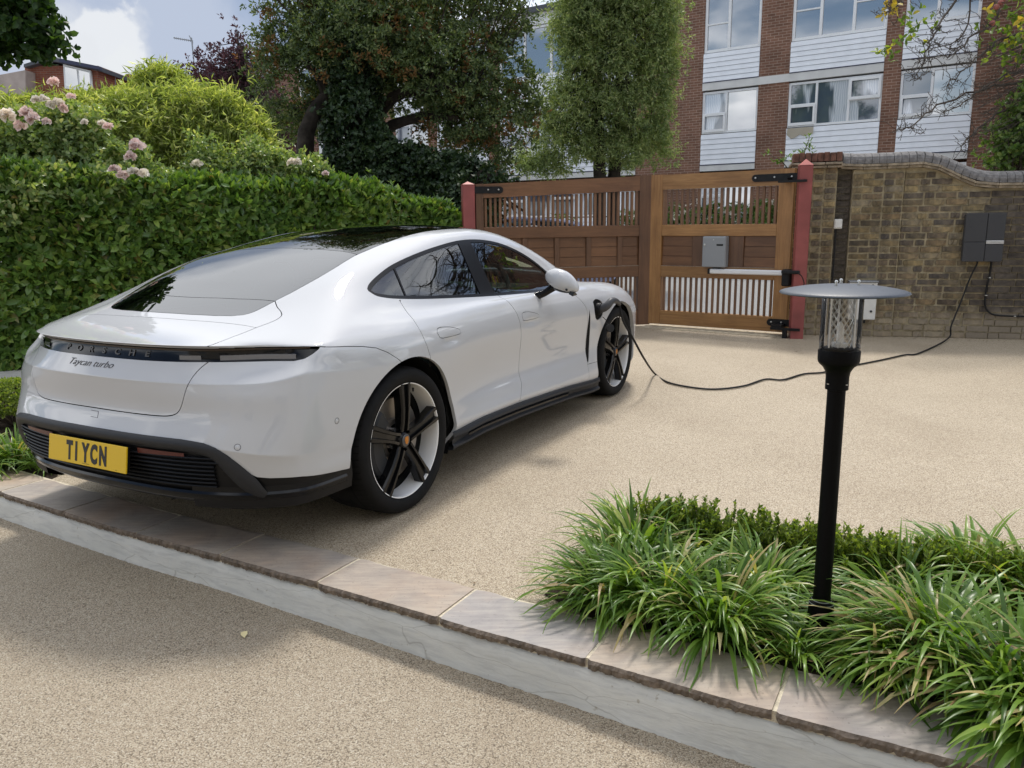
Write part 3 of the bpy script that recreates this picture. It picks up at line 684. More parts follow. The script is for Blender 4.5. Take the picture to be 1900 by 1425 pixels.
t_ = thing('supply_cable', 'black supply cable curving from the grey charger along the foot of the brick wall', 'cable', wl(1.9, .3)[:2] + (0,))
P = [wl(1.908, .90, -.03), wl(1.908, .80, -.02), wl(1.903, .70, -.015), wl(1.888, .554, -.012), wl(1.888, .45, -.012), wl(1.90, .37, -.012), wl(1.94, .31, -.012), wl(2.03, .275, -.012), wl(2.333, .266, -.012), wl(3.2, .26, -.012)]
mb = MB(); mb.tube([tuple(p) for p in crv(P, 5)], .010); mb.obj('cable_run', M['blackrub'], t_, True)
for s_, z_ in ((1.903, .70), (1.888, .50), (2.2, .268)):
    mb = MB(); c_ = wl(s_, z_, -.02); mb.box(c_[0] - .010, c_[0] + .010, c_[1] - .012, c_[1] + .012, c_[2] - .005, c_[2] + .005); mb.obj('clip', M['steel'], t_, True)

# =================================================================== GATE
def leaf(name, label, o2, ang, L_, stile_a, stile_b, slope, nslat, posts, mats, panels, bott, y_front=-.045):
    """x from 0 to L_, slope(s)->drop of the top rail. y negative = towards the camera"""
    mh, mv, ms = mats
    t = thing(name, label, 'gate', (o2[0], o2[1], 0), ang)
    dz = slope
    def bx(n, x0, x1, y0, y1, z0, z1, m, b=.004): q = MB(); q.box(x0, x1, y0, y1, z0, z1, b); return q.obj(n, m, t)
    # stiles
    for (x0, x1) in (stile_a, stile_b):
        q = MB(); b0, b1 = x0 + .001, x1 - .001
        q.prism([(b0, bott), (b1, bott), (b1, 1.947 - dz(x1) + .004), (b0, 1.947 - dz(x0) + .004)], -.047, .037); q.obj('stile', mv, t)
    xa, xb = stile_a[1], stile_b[0]
    q = MB(); q.prism([(xa, 1.764 - dz(xa) * .85), (xb, 1.764 - dz(xb) * .85), (xb, 1.947 - dz(xb)), (xa, 1.947 - dz(xa))], -.045, .035); q.obj('top_rail', mh, t)
    bx('middle_rail', xa, xb, -.045, .035, 1.183, 1.325, mh); bx('middle_rail', xa, xb, -.045, .035, .662, .806, mh); bx('bottom_rail', xa, xb, -.045, .035, bott, .225, mh)
    # upper and lower slats
    for (z0, z1) in ((1.325, 1.76), (.225, .662)):
        for k in range(nslat):
            c = xa + (xb - xa) * (k + .5) / nslat; zt = z1 - (dz(c) * .85 if z1 > 1.5 else 0)
            q = MB(); q.box(c - .0155 if z1 > 1.5 else c - .0125, c + .0155 if z1 > 1.5 else c + .0125, -.022, .012, z0, zt, .002); q.obj('slat', ms, t)
    # panel boards between muntins
    edges = [xa] + [e_ for p_ in panels for e_ in p_] + [xb]
    for (p0, p1) in panels: bx('muntin', p0, p1, -.036, .03, .806, 1.183, M['wood_dark_v'])
    for k in range(0, len(edges), 2):
        e0, e1 = edges[k], edges[k + 1]
        for j in range(3):
            z0 = .806 + (1.183 - .806) * j / 3; z1 = .806 + (1.183 - .806) * (j + 1) / 3
            q = MB(); q.prism([(e0 + .002, z0 + .002), (e1 - .002, z0 + .002), (e1 - .002, z1 - .003), (e0 + .002, z1 - .003)], -.018 + .004 * j, .02); q.obj('board', M['wood_dark'], t)
    bx('panel_back', xa, xb, .021, .026, .806, 1.183, M['wood_dark'], 0)
    bx('peeling_edge', xa, xb, -.0465, -.03, .8045, .8075, M['wood_peel'], 0); return t
rang = math.atan2(dr[1], dr[0])
g1 = leaf('gate_leaf', 'lighter right hand wooden gate leaf carrying the grey letterbox', A_, rang, 1.83, (.004, .18), (1.652, 1.826), lambda s: 0.0, 20, 2, (M['wood_light'], M['wood_light_v'], M['wood_slat']), [(.60, .765), (1.075, 1.262)], .045)
LL = 2.31; E_ = A_ + np.array([-.9803, -.1972]) * LL; lang = math.atan2(.1972, .9803)
g2 = leaf('gate_leaf', 'darker brown left hand wooden gate leaf seen above the car bonnet', E_, lang, LL, (.006, .10), (LL - .172, LL - .004), lambda s: .105 * (1 - s / LL), 33, 2, (M['wood_dark'], M['wood_dark_v'], M['wood_slat']),
          [(.17 + .42 * k, .235 + .42 * k) for k in range(1, 5)], .03)
# iron strap hinges
def strap(par, x0, x1, z, flip=1, bolts=(), rise=0.0):
    q = MB(); h = .042; n = 8; poly = [(x1, z - h + rise), (x1, z + h + rise)] if flip > 0 else [(x0, z + h), (x0, z - h)]
    if flip > 0: poly += [(x0 + h * .9 - h * math.sin(math.pi * k / n) * 1.0, z + h * math.cos(math.pi * k / n)) for k in range(n + 1)]
    else: poly += [(x1 - h * .9 + h * math.sin(math.pi * k / n), z - h * math.cos(math.pi * k / n)) for k in range(n + 1)]
    q.prism(poly, -.059, -.048); s_ = q.obj('strap_hinge', M['black_iron'], par)
    for bx_ in bolts:
        q = MB(); q.lathe([(0, -.068), (.008, -.067), (.012, -.062), (.012, -.058)], (bx_, 0, z + .004), 14, 'y'); b_ = q.obj('bolt', M['steel'], s_)
    return s_
strap(g1, 1.335, 1.90, 1.855, 1, (1.375, 1.60, 1.80)); strap(g1, 1.60, 1.93, .16, 1, (1.65, 1.77))
strap(g2, -.10, .345, 1.775, -1, (.16, .29))
def stopper(par):
    q = MB(); q.box(1.70, 2.02, -.243, -.215, 1.785, 1.812); q.box(1.70, 1.80, -.225, -.05, 1.80, 1.84); q.obj('hinge_bracket', M['black_iron'], par)
    q = MB(); q.box(1.70, 2.04, -.243, -.215, .095, .125); q.box(1.70, 1.82, -.225, -.05, .11, .15); q.box(1.84, 1.89, -.235, -.20, .0, .11); q.obj('hinge_bracket', M['black_iron'], par)
stopper(g1)
# red posts
def post(pos, ang, w_, h_, cap, label):
    t = thing('gate_post', label, 'post', (pos[0], pos[1], 0), ang, None)
    q = MB(); q.box(-w_ / 2, w_ / 2, -w_ / 2, w_ / 2, -.05, h_, .006); q.obj('shaft', M['redpaint'], t)
    q = MB(); e_ = w_ / 2 + .001; q.add([(-e_, -e_, h_ + .002), (e_, -e_, h_ + .002), (e_, e_, h_ + .002), (-e_, e_, h_ + .002), (0, 0, h_ + cap)], [(3, 2, 1, 0), (0, 1, 4), (1, 2, 4), (2, 3, 4), (3, 0, 4)]); q.obj('pyramid_cap', M['redtop'], t)
    return t
pR = np.array([3.352, 9.226])
post(pR, R(-9), .142, 1.968, .072, 'faded red square gate post with pyramid cap beside the brick wall')
pL = E_ - np.array([.9803, .1972]) * .085
post(pL, lang, .15, 1.84, .04, 'dull red gate post at the left end of the gate under the ivy')
# letterbox on the right leaf
t_ = thing('letterbox', 'grey metal letterbox hung on the panels of the right gate leaf', 'letterbox', (*(A_ + dr * .775 + np.array([dr[1], -dr[0]]) * .0), .805), rang)
mb = MB(); mb.box(0, .30, -.135, -.028, 0, .375, .008); mb.obj('box_body', M['greymetal'], t_)
mb = MB(); mb.box(.006, .294, -.142, -.136, .006, .362, .003); mb.obj('door', M['greymetal'], t_)
mb = MB(); mb.box(.185, .268, -.1445, -.142, .262, .283, .001); mb.obj('label_slot', M['black_iron'], t_)
mb = MB(); mb.lathe([(0, -.152), (.012, -.15), (.014, -.142)], (.033, 0, .275), 16, 'y'); mb.obj('lock', M['steel'], t_)
mb = MB(); mb.lathe([(0, -.146), (.006, -.145), (.006, -.142)], (.145, 0, .335), 12, 'y'); mb.obj('screw', M['steel'], t_)
# gate opener ram
t_ = thing('gate_opener', 'white tubular gate opener arm with black motor end fixed to red post', 'gate opener', (*(A_ + dr * .87), .755), rang)
mb = MB(); mb.box(.0, .905, -.125, -.07, -.03, .03, .012); mb.obj('arm', M['alu'], t_)
mb = MB(); mb.box(-.02, .0, -.13, -.065, -.034, .032, .004); mb.box(.03, .12, -.10, -.048, .03, .045, .003); mb.obj('end_bracket', M['black_iron'], t_)
mb = MB(); mb.box(.905, 1.00, -.165, -.055, -.15, .045, .012); mb.box(.97, 1.13, -.245, -.21, .0, .04, .008); mb.box(.92, 1.00, -.235, -.10, .0, .04, .006); mb.obj('motor', M['blackrub'], t_)
mb = MB(); mb.tube([tuple(p) for p in crv([(1.10, -.24, .02), (1.16, -.25, -.02), (1.19, -.24, -.10), (1.18, -.20, -.17), (1.3, -.06, -.19)], 5)], .006); mb.obj('motor_cable', M['blackrub'], t_)

# =================================================================== APARTMENT BUILDING
bang = math.atan2(D_[1], D_[0])
bld = thing('apartment_building', 'brown brick apartment block with white boarded bays beyond the gate', 'building', (B0[0], B0[1], 0), bang)
bays = [(-.17, 1.52, 'two'), (2.385, 4.845, 'three'), (5.27, 6.98, 'two')]
k = -2.35
for (w_, g_) in ((5.36, .48), (2.46, .42), (1.7, .86), (2.46, .42), (1.7, 2.2), (5.36, .48), (2.46, .42), (1.7, .8)):
    bays.append((k - w_, k, 'three' if w_ > 2 else 'two')); k -= w_ + g_
allx = sorted(bays)
# piers between bays, the wall behind
x = -34.0; 
def pier(x0, x1, z1=8.25):
    q = MB(); q.box(x0, x1, -.05, .30, 0, z1); q.obj('brick_pier', M['redbrick'], bld)
for (a, b, kd) in allx:
    if a - x > .02: pier(x, a)
    x = b
pier(6.98, 7.42)
q = MB(); q.box(-34, 7.4, .30, 8.0, 0, 8.2); q.obj('core', M['redbrick'], bld)
q = MB(); q.box(-34.2, 7.5, -.25, 8.2, 8.25, 8.42); q.obj('roof_fascia', M['slate'], bld)
q = MB(); q.box(-34, 7.42, -.06, .3, 7.88, 8.25); q.obj('top_band', M['frame'], bld)
# stair wing that steps forward at the right
q = MB(); q.box(7.42, 7.95, -.55, 8, 0, 8.4); q.obj('brick_wing', M['redbrick'], bld)
q = MB(); q.box(7.95, 11.5, -1.6, 8, 0, 8.4); q.obj('brick_wing', M['redbrick'], bld)
# two storeys fully seen; ground storey behind the gate
def window(x0, x1, z0, z1, kind, up_):
    """frame with mullions, panes, opening lights"""
    y = -.02
    q = MB(); f = .075 if z0 > 5 else .06
    n = 2 if kind == 'two' else 3
    if x1 - x0 > 4: n = 5
    if n == 2: cuts = [x0, x0 + (x1 - x0) * (.44 if up_ != 'R' else .42), x1]
    elif n == 3: cuts = [x0, x0 + (x1 - x0) * .31, x0 + (x1 - x0) * .66, x1]
    else: cuts = [x0 + (x1 - x0) * k_ / n for k_ in range(n + 1)]
    q.box(x0, x1, y, y + .09, z0, z0 + f); q.box(x0, x1, y, y + .09, z1 - f, z1)
    for c in cuts:
        c0 = min(max(c - f / 2, x0), x1 - f); q.box(c0, c0 + f, y + .002, y + .088, z0 + f, z1 - f)
    fr_ = q.obj('window', M['frame'], bld)
    for i in range(n):
        a, b = cuts[i] + f / 2 + (f / 2 if i == 0 else 0), cuts[i + 1] - f / 2 - (f / 2 if i == n - 1 else 0)
        q = MB(); q.box(a, b, y + .045, y + .05, z0 + f, z1 - f); p = q.obj('pane', M['netpane'] if z0 < 5 and i != 1 or (kind == 'three' and z0 < 5) else M['pane'], fr_)
        split = None
        if kind == 'three' and i in (0, 2): split = z0 + (z1 - z0) * .5 if up_ == 'L' else z0 + (z1 - z0) * .48
        if kind == 'two' and i == 0 and up_ != 'N': split = z0 + (z1 - z0) * .48
        if split:
            q = MB(); q.box(a, b, y + .01, y + .08, split - .02, split + .02); q.obj('glazing_bar', M['frame'], fr_)
        if up_ in ('L',) and (i == 0):       # opening casement, lower half, frame proud
            q = MB(); zA, zB = z0 + f, (split or z1) - .02; t2 = .055
            y0_ = y - .05; q.box(a - .03, b + .02, y0_, y - .004, zA - .02, zA + t2); q.box(a - .03, b + .02, y0_, y - .004, zB - t2, zB + .01); q.box(a - .03, a + t2 - .02, y0_, y - .004, zA + t2, zB - t2); q.box(b - t2 + .02, b + .02, y0_, y - .004, zA + t2, zB - t2)
            o_ = q.obj('opening_light', M['frame'], fr_)
        if kind == 'three' and up_ == 'L' and i == 2:
            q = MB(); zA, zB = (split or z0) + .02, z1 - f; t2 = .055; y0_ = y - .05
            q.box(a - .02, b + .03, y0_, y - .004, zA - .02, zA + t2); q.box(a - .02, b + .03, y0_, y - .004, zB - t2, zB + .02); q.box(a - .02, a + t2 - .02, y0_, y - .004, zA + t2, zB - t2); q.box(b - t2 + .02, b + .03, y0_, y - .004, zA + t2, zB - t2)
            q.obj('opening_light', M['frame'], fr_)
    return fr_
for (a, b, kd) in allx:
    vis = a > -9
    # frames and bands
    for (z0, z1, u_) in ((6.235, 7.86, 'U'), (3.93, 5.13, 'L'), (1.55, 2.75, 'L')):
        if vis or z0 > 3: window(a + .005, b - .005, z0, z1, kd, u_)
    for zb, zt in ((5.175, 5.385), (2.84, 3.005)):
        q = MB(); q.box(a + .001, b - .001, -.075, .25, zb, zt); q.obj('floor_band', M['greyband'], bld)
        q = MB(); q.box(a + .001, b - .001, -.085, .25, zt + .001, zt + .022); q.obj('flashing', M['flash'], bld)
    for z0, z1, nb in ((5.41, 6.215, 6), (3.03, 3.91, 6), (.3, 1.52, 8)):
        if a < -14 and z0 < 3: continue
        for j in range(nb):
            h_ = (z1 - z0) / nb; q = MB(); zA = z0 + j * h_
            q.prism([(-.075, zA + .004), (-.06, zA + h_ - .004), (.2, zA + h_ - .004), (.2, zA + .004)], a + .004, b - .004, lambda u, v, d: (d, u, v)); q.obj('weatherboard', M['board'], bld)
    q = MB(); q.box(a, b, .02, .28, 0, 8.2); 
# continuous band across the pier between the first two bays
q = MB(); q.box(1.521, 2.384, -.078, -.052, 5.175, 5.385); q.obj('floor_band', M['greyband'], bld)
# curtains just outside the reflective glass would be wrong: build them as pale blinds fixed behind thin panes
t_ = thing('hanging_cloth', 'pale cloth hanging out of the open window in the middle bay', 'cloth', (0, 0, 0), 0)
def bw(s, z, y=0.0):
    p = B0 + D_ * s + np.array([.578, .816]) * y; return (p[0], p[1], z)
V = []
for i in range(7):
    for j in range(4): V.append(bw(2.42 + i * .12, 3.90 - j * .06 * (1 + .9 * math.sin(i * 1.1) ** 2 * (1 - i / 7)), -.09 - .012 * math.sin(i * 2 + j)))
ob('cloth_folds', mesh('cloth', V, [(i * 4 + j, i * 4 + j + 1, i * 4 + j + 5, i * 4 + j + 4) for i in range(6) for j in range(3)], plain('beige_cloth', (.45, .40, .31), .9), True), t_, True)

# =================================================================== HOUSES AT THE LEFT
hs = thing('terraced_house', 'red brick house with a flat roofed loft window behind the roses', 'house', (*atY(100, 200, 30)[:2], 0), 0)
Yh = 30.0
def hq(px, py, Y=Yh): p = atY(px, py, Y); return (p[0], p[2])
def hprism(name, pts, y0, y1, mat, parent=hs):
    q = MB(); q.prism([hq(*p, y0) for p in pts], y0, y1, lambda u, v, d: (u, d, v)); return q.obj(name, mat, parent, True)
hprism('party_wall', [(-60, 150), (47, 130), (50, 320), (-60, 320)], 29.4, 33, plain('pale_brick', (.40, .33, .29), .9, noise=.15, nscale=3))
hprism('wall', [(46, 122), (182, 122), (184, 320), (46, 320)], 30, 34, M['orangebrick'])
hprism('roof', [(44, 119), (90, 104), (184, 124), (184, 131), (90, 112), (44, 125)], 29.7, 34.5, M['slate'])
hprism('gutter', [(110, 108), (184, 123), (184, 129), (110, 115)], 29.5, 29.72, M['flash'])
wf = hprism('window', [(117, 119), (168, 131), (171, 170), (120, 164)], 29.88, 29.98, M['frame'])
for a in (0, 1):
    pp = [(120 + a * 26, 124 + a * 6), (142 + a * 24, 129 + a * 6), (146 + a * 22, 163 + a * 3), (123 + a * 26, 160 + a * 3)]
    q = MB(); q.prism([hq(*p, 29.86) for p in pp], 29.86, 29.88, lambda u, v, d: (u, d, v)); q.obj('pane', M['pane'], wf, True)
hprism('parapet', [(184, 154), (222, 164), (222, 340), (184, 340)], 30.5, 36, M['orangebrick'])
ch = thing('chimney_pot', 'small dark chimney rising behind the bamboo on the left', 'chimney', (*atY(240, 150, 34)[:2], 0))
q = MB(); 
for pts, y in (([(218, 155), (247, 153), (250, 330), (216, 330)], 34), ([(233, 137), (241, 137), (242, 154), (232, 154)], 34)):
    q.prism([hq(*p, y) for p in pts], y, y + .7, lambda u, v, d: (u, d, v))
q.obj('stack', M['orangebrick'], ch, True)
h2 = thing('far_house', 'dark tiled roof with a chimney behind the purple tree', 'house', (*atY(430, 160, 36)[:2], 0))
hprism('roof', [(330, 200), (400, 145), (470, 140), (520, 200), (520, 330), (330, 330)], 36, 44, plain('brown_tiles', (.10, .065, .06), .9, noise=.3, nscale=2), h2)
hprism('chimney', [(374, 137), (386, 137), (386, 160), (374, 160)], 35, 36, M['orangebrick'], h2)
hprism('chimney_cowl', [(378, 122), (398, 122), (396, 148), (388, 148), (386, 130), (378, 128)], 34.8, 35.2, M['slate'], h2)
h3 = thing('brick_gable', 'brick gable with a white window behind the leaning trunk', 'house', (*atY(590, 260, 24)[:2], 0))
hprism('wall', [(545, 185), (650, 185), (650, 360), (545, 360)], 24, 29, M['redbrick'], h3)
wf = hprism('window', [(590, 236), (640, 240), (640, 322), (594, 310)], 23.9, 23.99, M['frame'], h3)
q = MB(); q.prism([hq(*p, 23.88) for p in [(594, 240), (636, 243), (636, 263), (596, 261)]], 23.87, 23.89, lambda u, v, d: (u, d, v)); q.obj('pane', M['pane'], wf, True)
q = MB(); q.prism([hq(*p, 23.88) for p in [(598, 268), (636, 270), (636, 297), (600, 293)]], 23.87, 23.89, lambda u, v, d: (u, d, v)); q.obj('pane', M['pane'], wf, True)
# television aerial
ta = thing('television_aerial', 'thin television aerial on a mast against the clouds', 'aerial', (*atY(361, 140, 34)[:2], 0))
a3 = lambda x, y: tuple(atY(x, y, 34))
q = MB(); q.tube([a3(363, 150), a3(356, 75), a3(355, 70)], .03, 6); q.tube([a3(322, 70), a3(358, 76)], .022, 6)
for k in range(9): x = 324 + k * 3.6; yy = 70.5 + k * .6; q.tube([a3(x, yy - 2), a3(x + .6, yy + 2.5)], .012, 4)
q.tube([a3(351, 66), a3(358, 80)], .02, 5); q.obj('mast_and_rods', M['greymetal'], ta, True)
tb = thing('washing_line_post', 'thin line and pole on the flat roof beside the red brick house', 'pole', (*atY(214, 150, 31)[:2], 0))
a3 = lambda x, y: tuple(atY(x, y, 31))
q = MB(); q.tube([a3(214, 166), a3(214, 136), a3(182, 127)], .014, 5); q.obj('wire', M['greymetal'], tb, True)
# =================================================================== CAR BODY SURFACE
# ---- car body control net -------------------------------------------------
REAR_LOW=[ # rows 0..10, stations u0..u5
 [(-.86,0,.24),(-.85,.33,.24),(-.81,.56,.24),(-.76,.70,.24),(-.69,.80,.24),(-.60,.87,.24)],
 [(-.925,0,.32),(-.912,.35,.32),(-.868,.59,.32),(-.80,.745,.32),(-.72,.85,.32),(-.62,.92,.33)],
 [(-.955,0,.44),(-.94,.35,.44),(-.89,.60,.43),(-.82,.76,.42),(-.735,.86,.41),(-.625,.93,.40)],
 [(-.966,0,.535),(-.95,.35,.53),(-.90,.61,.515),(-.835,.765,.49),(-.745,.87,.47),(-.63,.935,.46)],
 [(-.945,0,.575),(-.93,.35,.572),(-.885,.60,.565),(-.82,.76,.55),(-.735,.865,.54),(-.63,.94,.53)],
 [(-.922,0,.63),(-.907,.35,.63),(-.862,.59,.63),(-.80,.75,.63),(-.72,.86,.63),(-.62,.94,.62)],
 [(-.925,0,.70),(-.91,.35,.70),(-.86,.58,.70),(-.795,.745,.70),(-.715,.855,.70),(-.61,.94,.70)],
 [(-.932,0,.762),(-.912,.34,.760),(-.85,.58,.757),(-.778,.73,.757),(-.70,.845,.765),(-.60,.935,.79)],
 [(-.89,0,.838),(-.87,.33,.837),(-.79,.565,.835),(-.70,.70,.836),(-.635,.81,.838),(-.57,.92,.842)],
 [(-.868,0,.889),(-.848,.33,.888),(-.778,.565,.884),(-.695,.69,.880),(-.625,.80,.874),(-.55,.925,.868)],
 [(-.90,0,.908),(-.875,.33,.907),(-.797,.575,.904),(-.70,.69,.900),(-.62,.80,.897),(-.53,.905,.893)]]
REAR_UP=[ # rows 11..18
 [(-.80,0,.918),(-.785,.32,.917),(-.73,.565,.917),(-.67,.685,.915),(-.59,.785,.915),(-.48,.87,.915)],
 [(-.70,0,.936),(-.685,.31,.935),(-.65,.55,.934),(-.60,.665,.933),(-.52,.755,.936),(-.42,.835,.94)],
 [(-.60,0,.962),(-.59,.30,.962),(-.565,.53,.960),(-.52,.64,.957),(-.45,.72,.963),(-.36,.785,.975)],
 [(-.50,0,1.002),(-.49,.28,1.0),(-.46,.49,.998),(-.40,.585,1.0),(-.32,.65,1.015),(-.22,.70,1.035)],
 [(-.40,0,1.04),(-.39,.26,1.04),(-.35,.46,1.042),(-.26,.54,1.062),(-.15,.585,1.09),(-.03,.615,1.125)],
 [(-.30,0,1.074),(-.28,.23,1.078),(-.2,.38,1.098),(-.08,.45,1.13),(.05,.485,1.163),(.17,.505,1.2)],
 [(-.2,0,1.107),(-.15,.15,1.121),(-.05,.22,1.148),(.06,.25,1.180),(.18,.27,1.213),(.30,.28,1.247)],
 [(-.1,0,1.139),(-.05,0,1.154),(.03,0,1.178),(.12,0,1.204),(.24,0,1.238),(.36,0,1.27)]]
SX=[-.45,0,.4,.8,1.2,1.6,2.0,2.4,2.8,3.2,3.5]
S=[
 [(.88,.22),(.935,.33),(.94,.40),(.948,.46),(.953,.53),(.957,.61),(.96,.69),(.96,.765),(.952,.82),(.938,.86),(.918,.893),(.885,.92),(.85,.947),(.795,.978),(.72,1.0),(.6,1.0),(.5,1.02),(.28,1.02),(0,1.03)],
 [(.88,.20),(.955,.285),(.962,.36),(.970,.45),(.976,.54),(.981,.62),(.984,.69),(.983,.755),(.972,.815),(.955,.86),(.932,.893),(.90,.922),(.865,.952),(.81,.99),(.73,1.065),(.62,1.125),(.505,1.145),(.28,1.16),(0,1.168)],
 [(.87,.20),(.94,.285),(.95,.335),(.945,.40),(.94,.48),(.945,.57),(.955,.655),(.960,.735),(.955,.795),(.94,.845),(.92,.882),(.895,.912),(.862,.94),(.815,.975),(.745,1.09),(.65,1.195),(.55,1.243),(.3,1.272),(0,1.281)],
 [(.86,.20),(.937,.29),(.945,.335),(.928,.39),(.905,.47),(.908,.56),(.923,.65),(.936,.735),(.934,.79),(.923,.84),(.907,.876),(.887,.906),(.86,.934),(.82,.962),(.748,1.10),(.653,1.26),(.565,1.312),(.3,1.340),(0,1.348)],
 [(.86,.20),(.937,.288),(.943,.33),(.925,.39),(.900,.47),(.903,.56),(.918,.65),(.930,.735),(.928,.79),(.918,.84),(.903,.875),(.885,.905),(.86,.931),(.822,.955),(.748,1.10),(.653,1.278),(.565,1.335),(.30,1.366),(0,1.374)],
 [(.86,.19),(.937,.268),(.943,.315),(.925,.38),(.900,.46),(.903,.55),(.918,.64),(.93,.73),(.93,.785),(.92,.835),(.903,.87),(.883,.90),(.857,.928),(.82,.950),(.75,1.085),(.66,1.24),(.575,1.302),(.31,1.346),(0,1.357)],
 [(.86,.18),(.938,.25),(.943,.30),(.928,.37),(.908,.46),(.912,.55),(.925,.64),(.937,.725),(.936,.78),(.925,.83),(.907,.867),(.884,.898),(.855,.925),(.812,.943),(.765,1.02),(.705,1.115),(.63,1.18),(.34,1.252),(0,1.275)],
 [(.87,.17),(.94,.22),(.945,.29),(.935,.37),(.925,.46),(.93,.55),(.94,.64),(.948,.72),(.946,.77),(.935,.82),(.915,.86),(.89,.893),(.855,.918),(.80,.935),(.765,.955),(.71,.985),(.61,1.035),(.33,1.105),(0,1.13)],
 [(.87,.2),(.945,.22),(.95,.3),(.955,.4),(.96,.5),(.965,.58),(.967,.66),(.965,.72),(.955,.77),(.938,.815),(.912,.852),(.88,.882),(.84,.905),(.785,.915),(.70,.905),(.6,.9),(.45,.915),(.25,.94),(0,.955)],
 [(.86,.2),(.93,.22),(.94,.3),(.945,.4),(.95,.5),(.952,.58),(.953,.65),(.95,.70),(.935,.745),(.915,.785),(.885,.818),(.85,.842),(.80,.858),(.74,.862),(.66,.855),(.56,.85),(.42,.86),(.22,.875),(0,.88)],
 [(.80,.2),(.86,.22),(.87,.3),(.875,.4),(.88,.5),(.88,.56),(.88,.62),(.87,.66),(.855,.69),(.835,.715),(.80,.735),(.76,.75),(.70,.76),(.64,.768),(.56,.775),(.46,.782),(.34,.79),(.18,.797),(0,.80)]]
NR=19
def net():
    W=np.array([0]*11+[.05,.11,.18,.34,.53,.72,.84,.90])   # forward shift weights of the upper rows
    xs=[-.42,-.25,-.08,.09,.26,.44,.65,.9,1.2,1.55,1.9,2.2,2.45,2.65,2.85,3.05,3.25,3.45]
    sh=[.98,.9,.8,.7,.58,.46,.32,.18,.06,0,0,0,0,0,0,0,0,0]
    SA=np.array(S); X=np.array(SX)
    def sec(x,r):
        # smooth interpolation (Catmull-Rom) of section row r
        x=min(max(x,X[0]),X[-1]); i=int(np.clip(np.searchsorted(X,x)-1,0,len(X)-2)); t=(x-X[i])/(X[i+1]-X[i])
        p1,p2=SA[i,r],SA[i+1,r]
        def sl(j):
            if j<=0: return (SA[1,r]-SA[0,r])/(X[1]-X[0])
            if j>=len(X)-1: return (SA[-1,r]-SA[-2,r])/(X[-1]-X[-2])
            return (SA[j+1,r]-SA[j-1,r])/(X[j+1]-X[j-1])
        h=X[i+1]-X[i]; m1,m2=sl(i)*h,sl(i+1)*h
        return (2*t**3-3*t**2+1)*p1+(t**3-2*t**2+t)*m1+(-2*t**3+3*t**2)*p2+(t**3-t**2)*m2
    rows=[]
    for r in range(NR):
        L=list(REAR_LOW[r] if r<11 else REAR_UP[r-11])
        for x,s in zip(xs,sh):
            xx=x+s*W[r]
            y,z=sec(xx,r); L.append((xx,y,z))
        # front: corner, mid, centre
        k=max(0,r-12)/6.
        zt=[.2,.22,.3,.4,.48,.53,.58,.61,.635,.655,.67,.68,.69,.70,.72,.74,.76,.78,.80][r]
        xe=[3.70,3.80,3.85,3.87,3.88,3.88,3.875,3.87,3.86,3.85,3.835,3.815,3.79,3.76,3.71,3.65,3.6,3.56,3.53][r]
        yy=L[-1][1]; 
        L.append((xe*.55+3.45*.45,yy*.82,zt*.55+L[-1][2]*.45)); L.append((xe-.03,yy*.45,zt)); L.append((xe,0,zt))
        rows.append(L)
    A=np.array(rows,float)
    # sharpen creases: extra rows close to 3(bumper edge),7(ledge),10(lip)
    nu=A.shape[1]
    w=np.clip((np.arange(nu)-3.5)/4.,0,1)          # 0 rear .. 1 side
    out=[]
    for r in range(NR):
        if r in (3,7,10):
            t=(.22+ .28*w)[:,None] if r!=10 else (.3+.2*w)[:,None]
            out.append(A[r]*(1-t)+A[r-1]*t); out.append(A[r]); 
            t=(.22+.28*w)[:,None]; out.append(A[r]*(1-t)+A[r+1]*t)
        else: out.append(A[r])
    return np.array(out)
def basis(t):
    return np.array([(1-t)**3,3*t**3-6*t**2+4,-3*t**3+3*t**2+3*t+1,t**3])/6
def pad(G):
    # G rows x u x 3. u ends mirrored in y, top row mirrored in y, bottom extrapolated
    m=np.array([1,-1,1])
    G=np.concatenate([G[:,1:2]*m,G,G[:,-2:-1]*m],1)
    bot=2*G[0:1]-G[1:2]; top=G[-2:-1]*m
    return np.concatenate([bot,G,top],0)
def evaluate(G,nu,nv):
    P=pad(G); R,U=G.shape[:2]
    us=np.linspace(0,U-1,nu); vs=np.linspace(0,R-1,nv)
    def mat(s,n):
        M=np.zeros((len(s),n+2))
        for k,x in enumerate(s):
            i=min(int(x),n-2) if n>1 else 0; M[k,i:i+4]=basis(x-i)
        return M
    return np.einsum('va,abk,ub->vuk',mat(vs,R),P,mat(us,U))
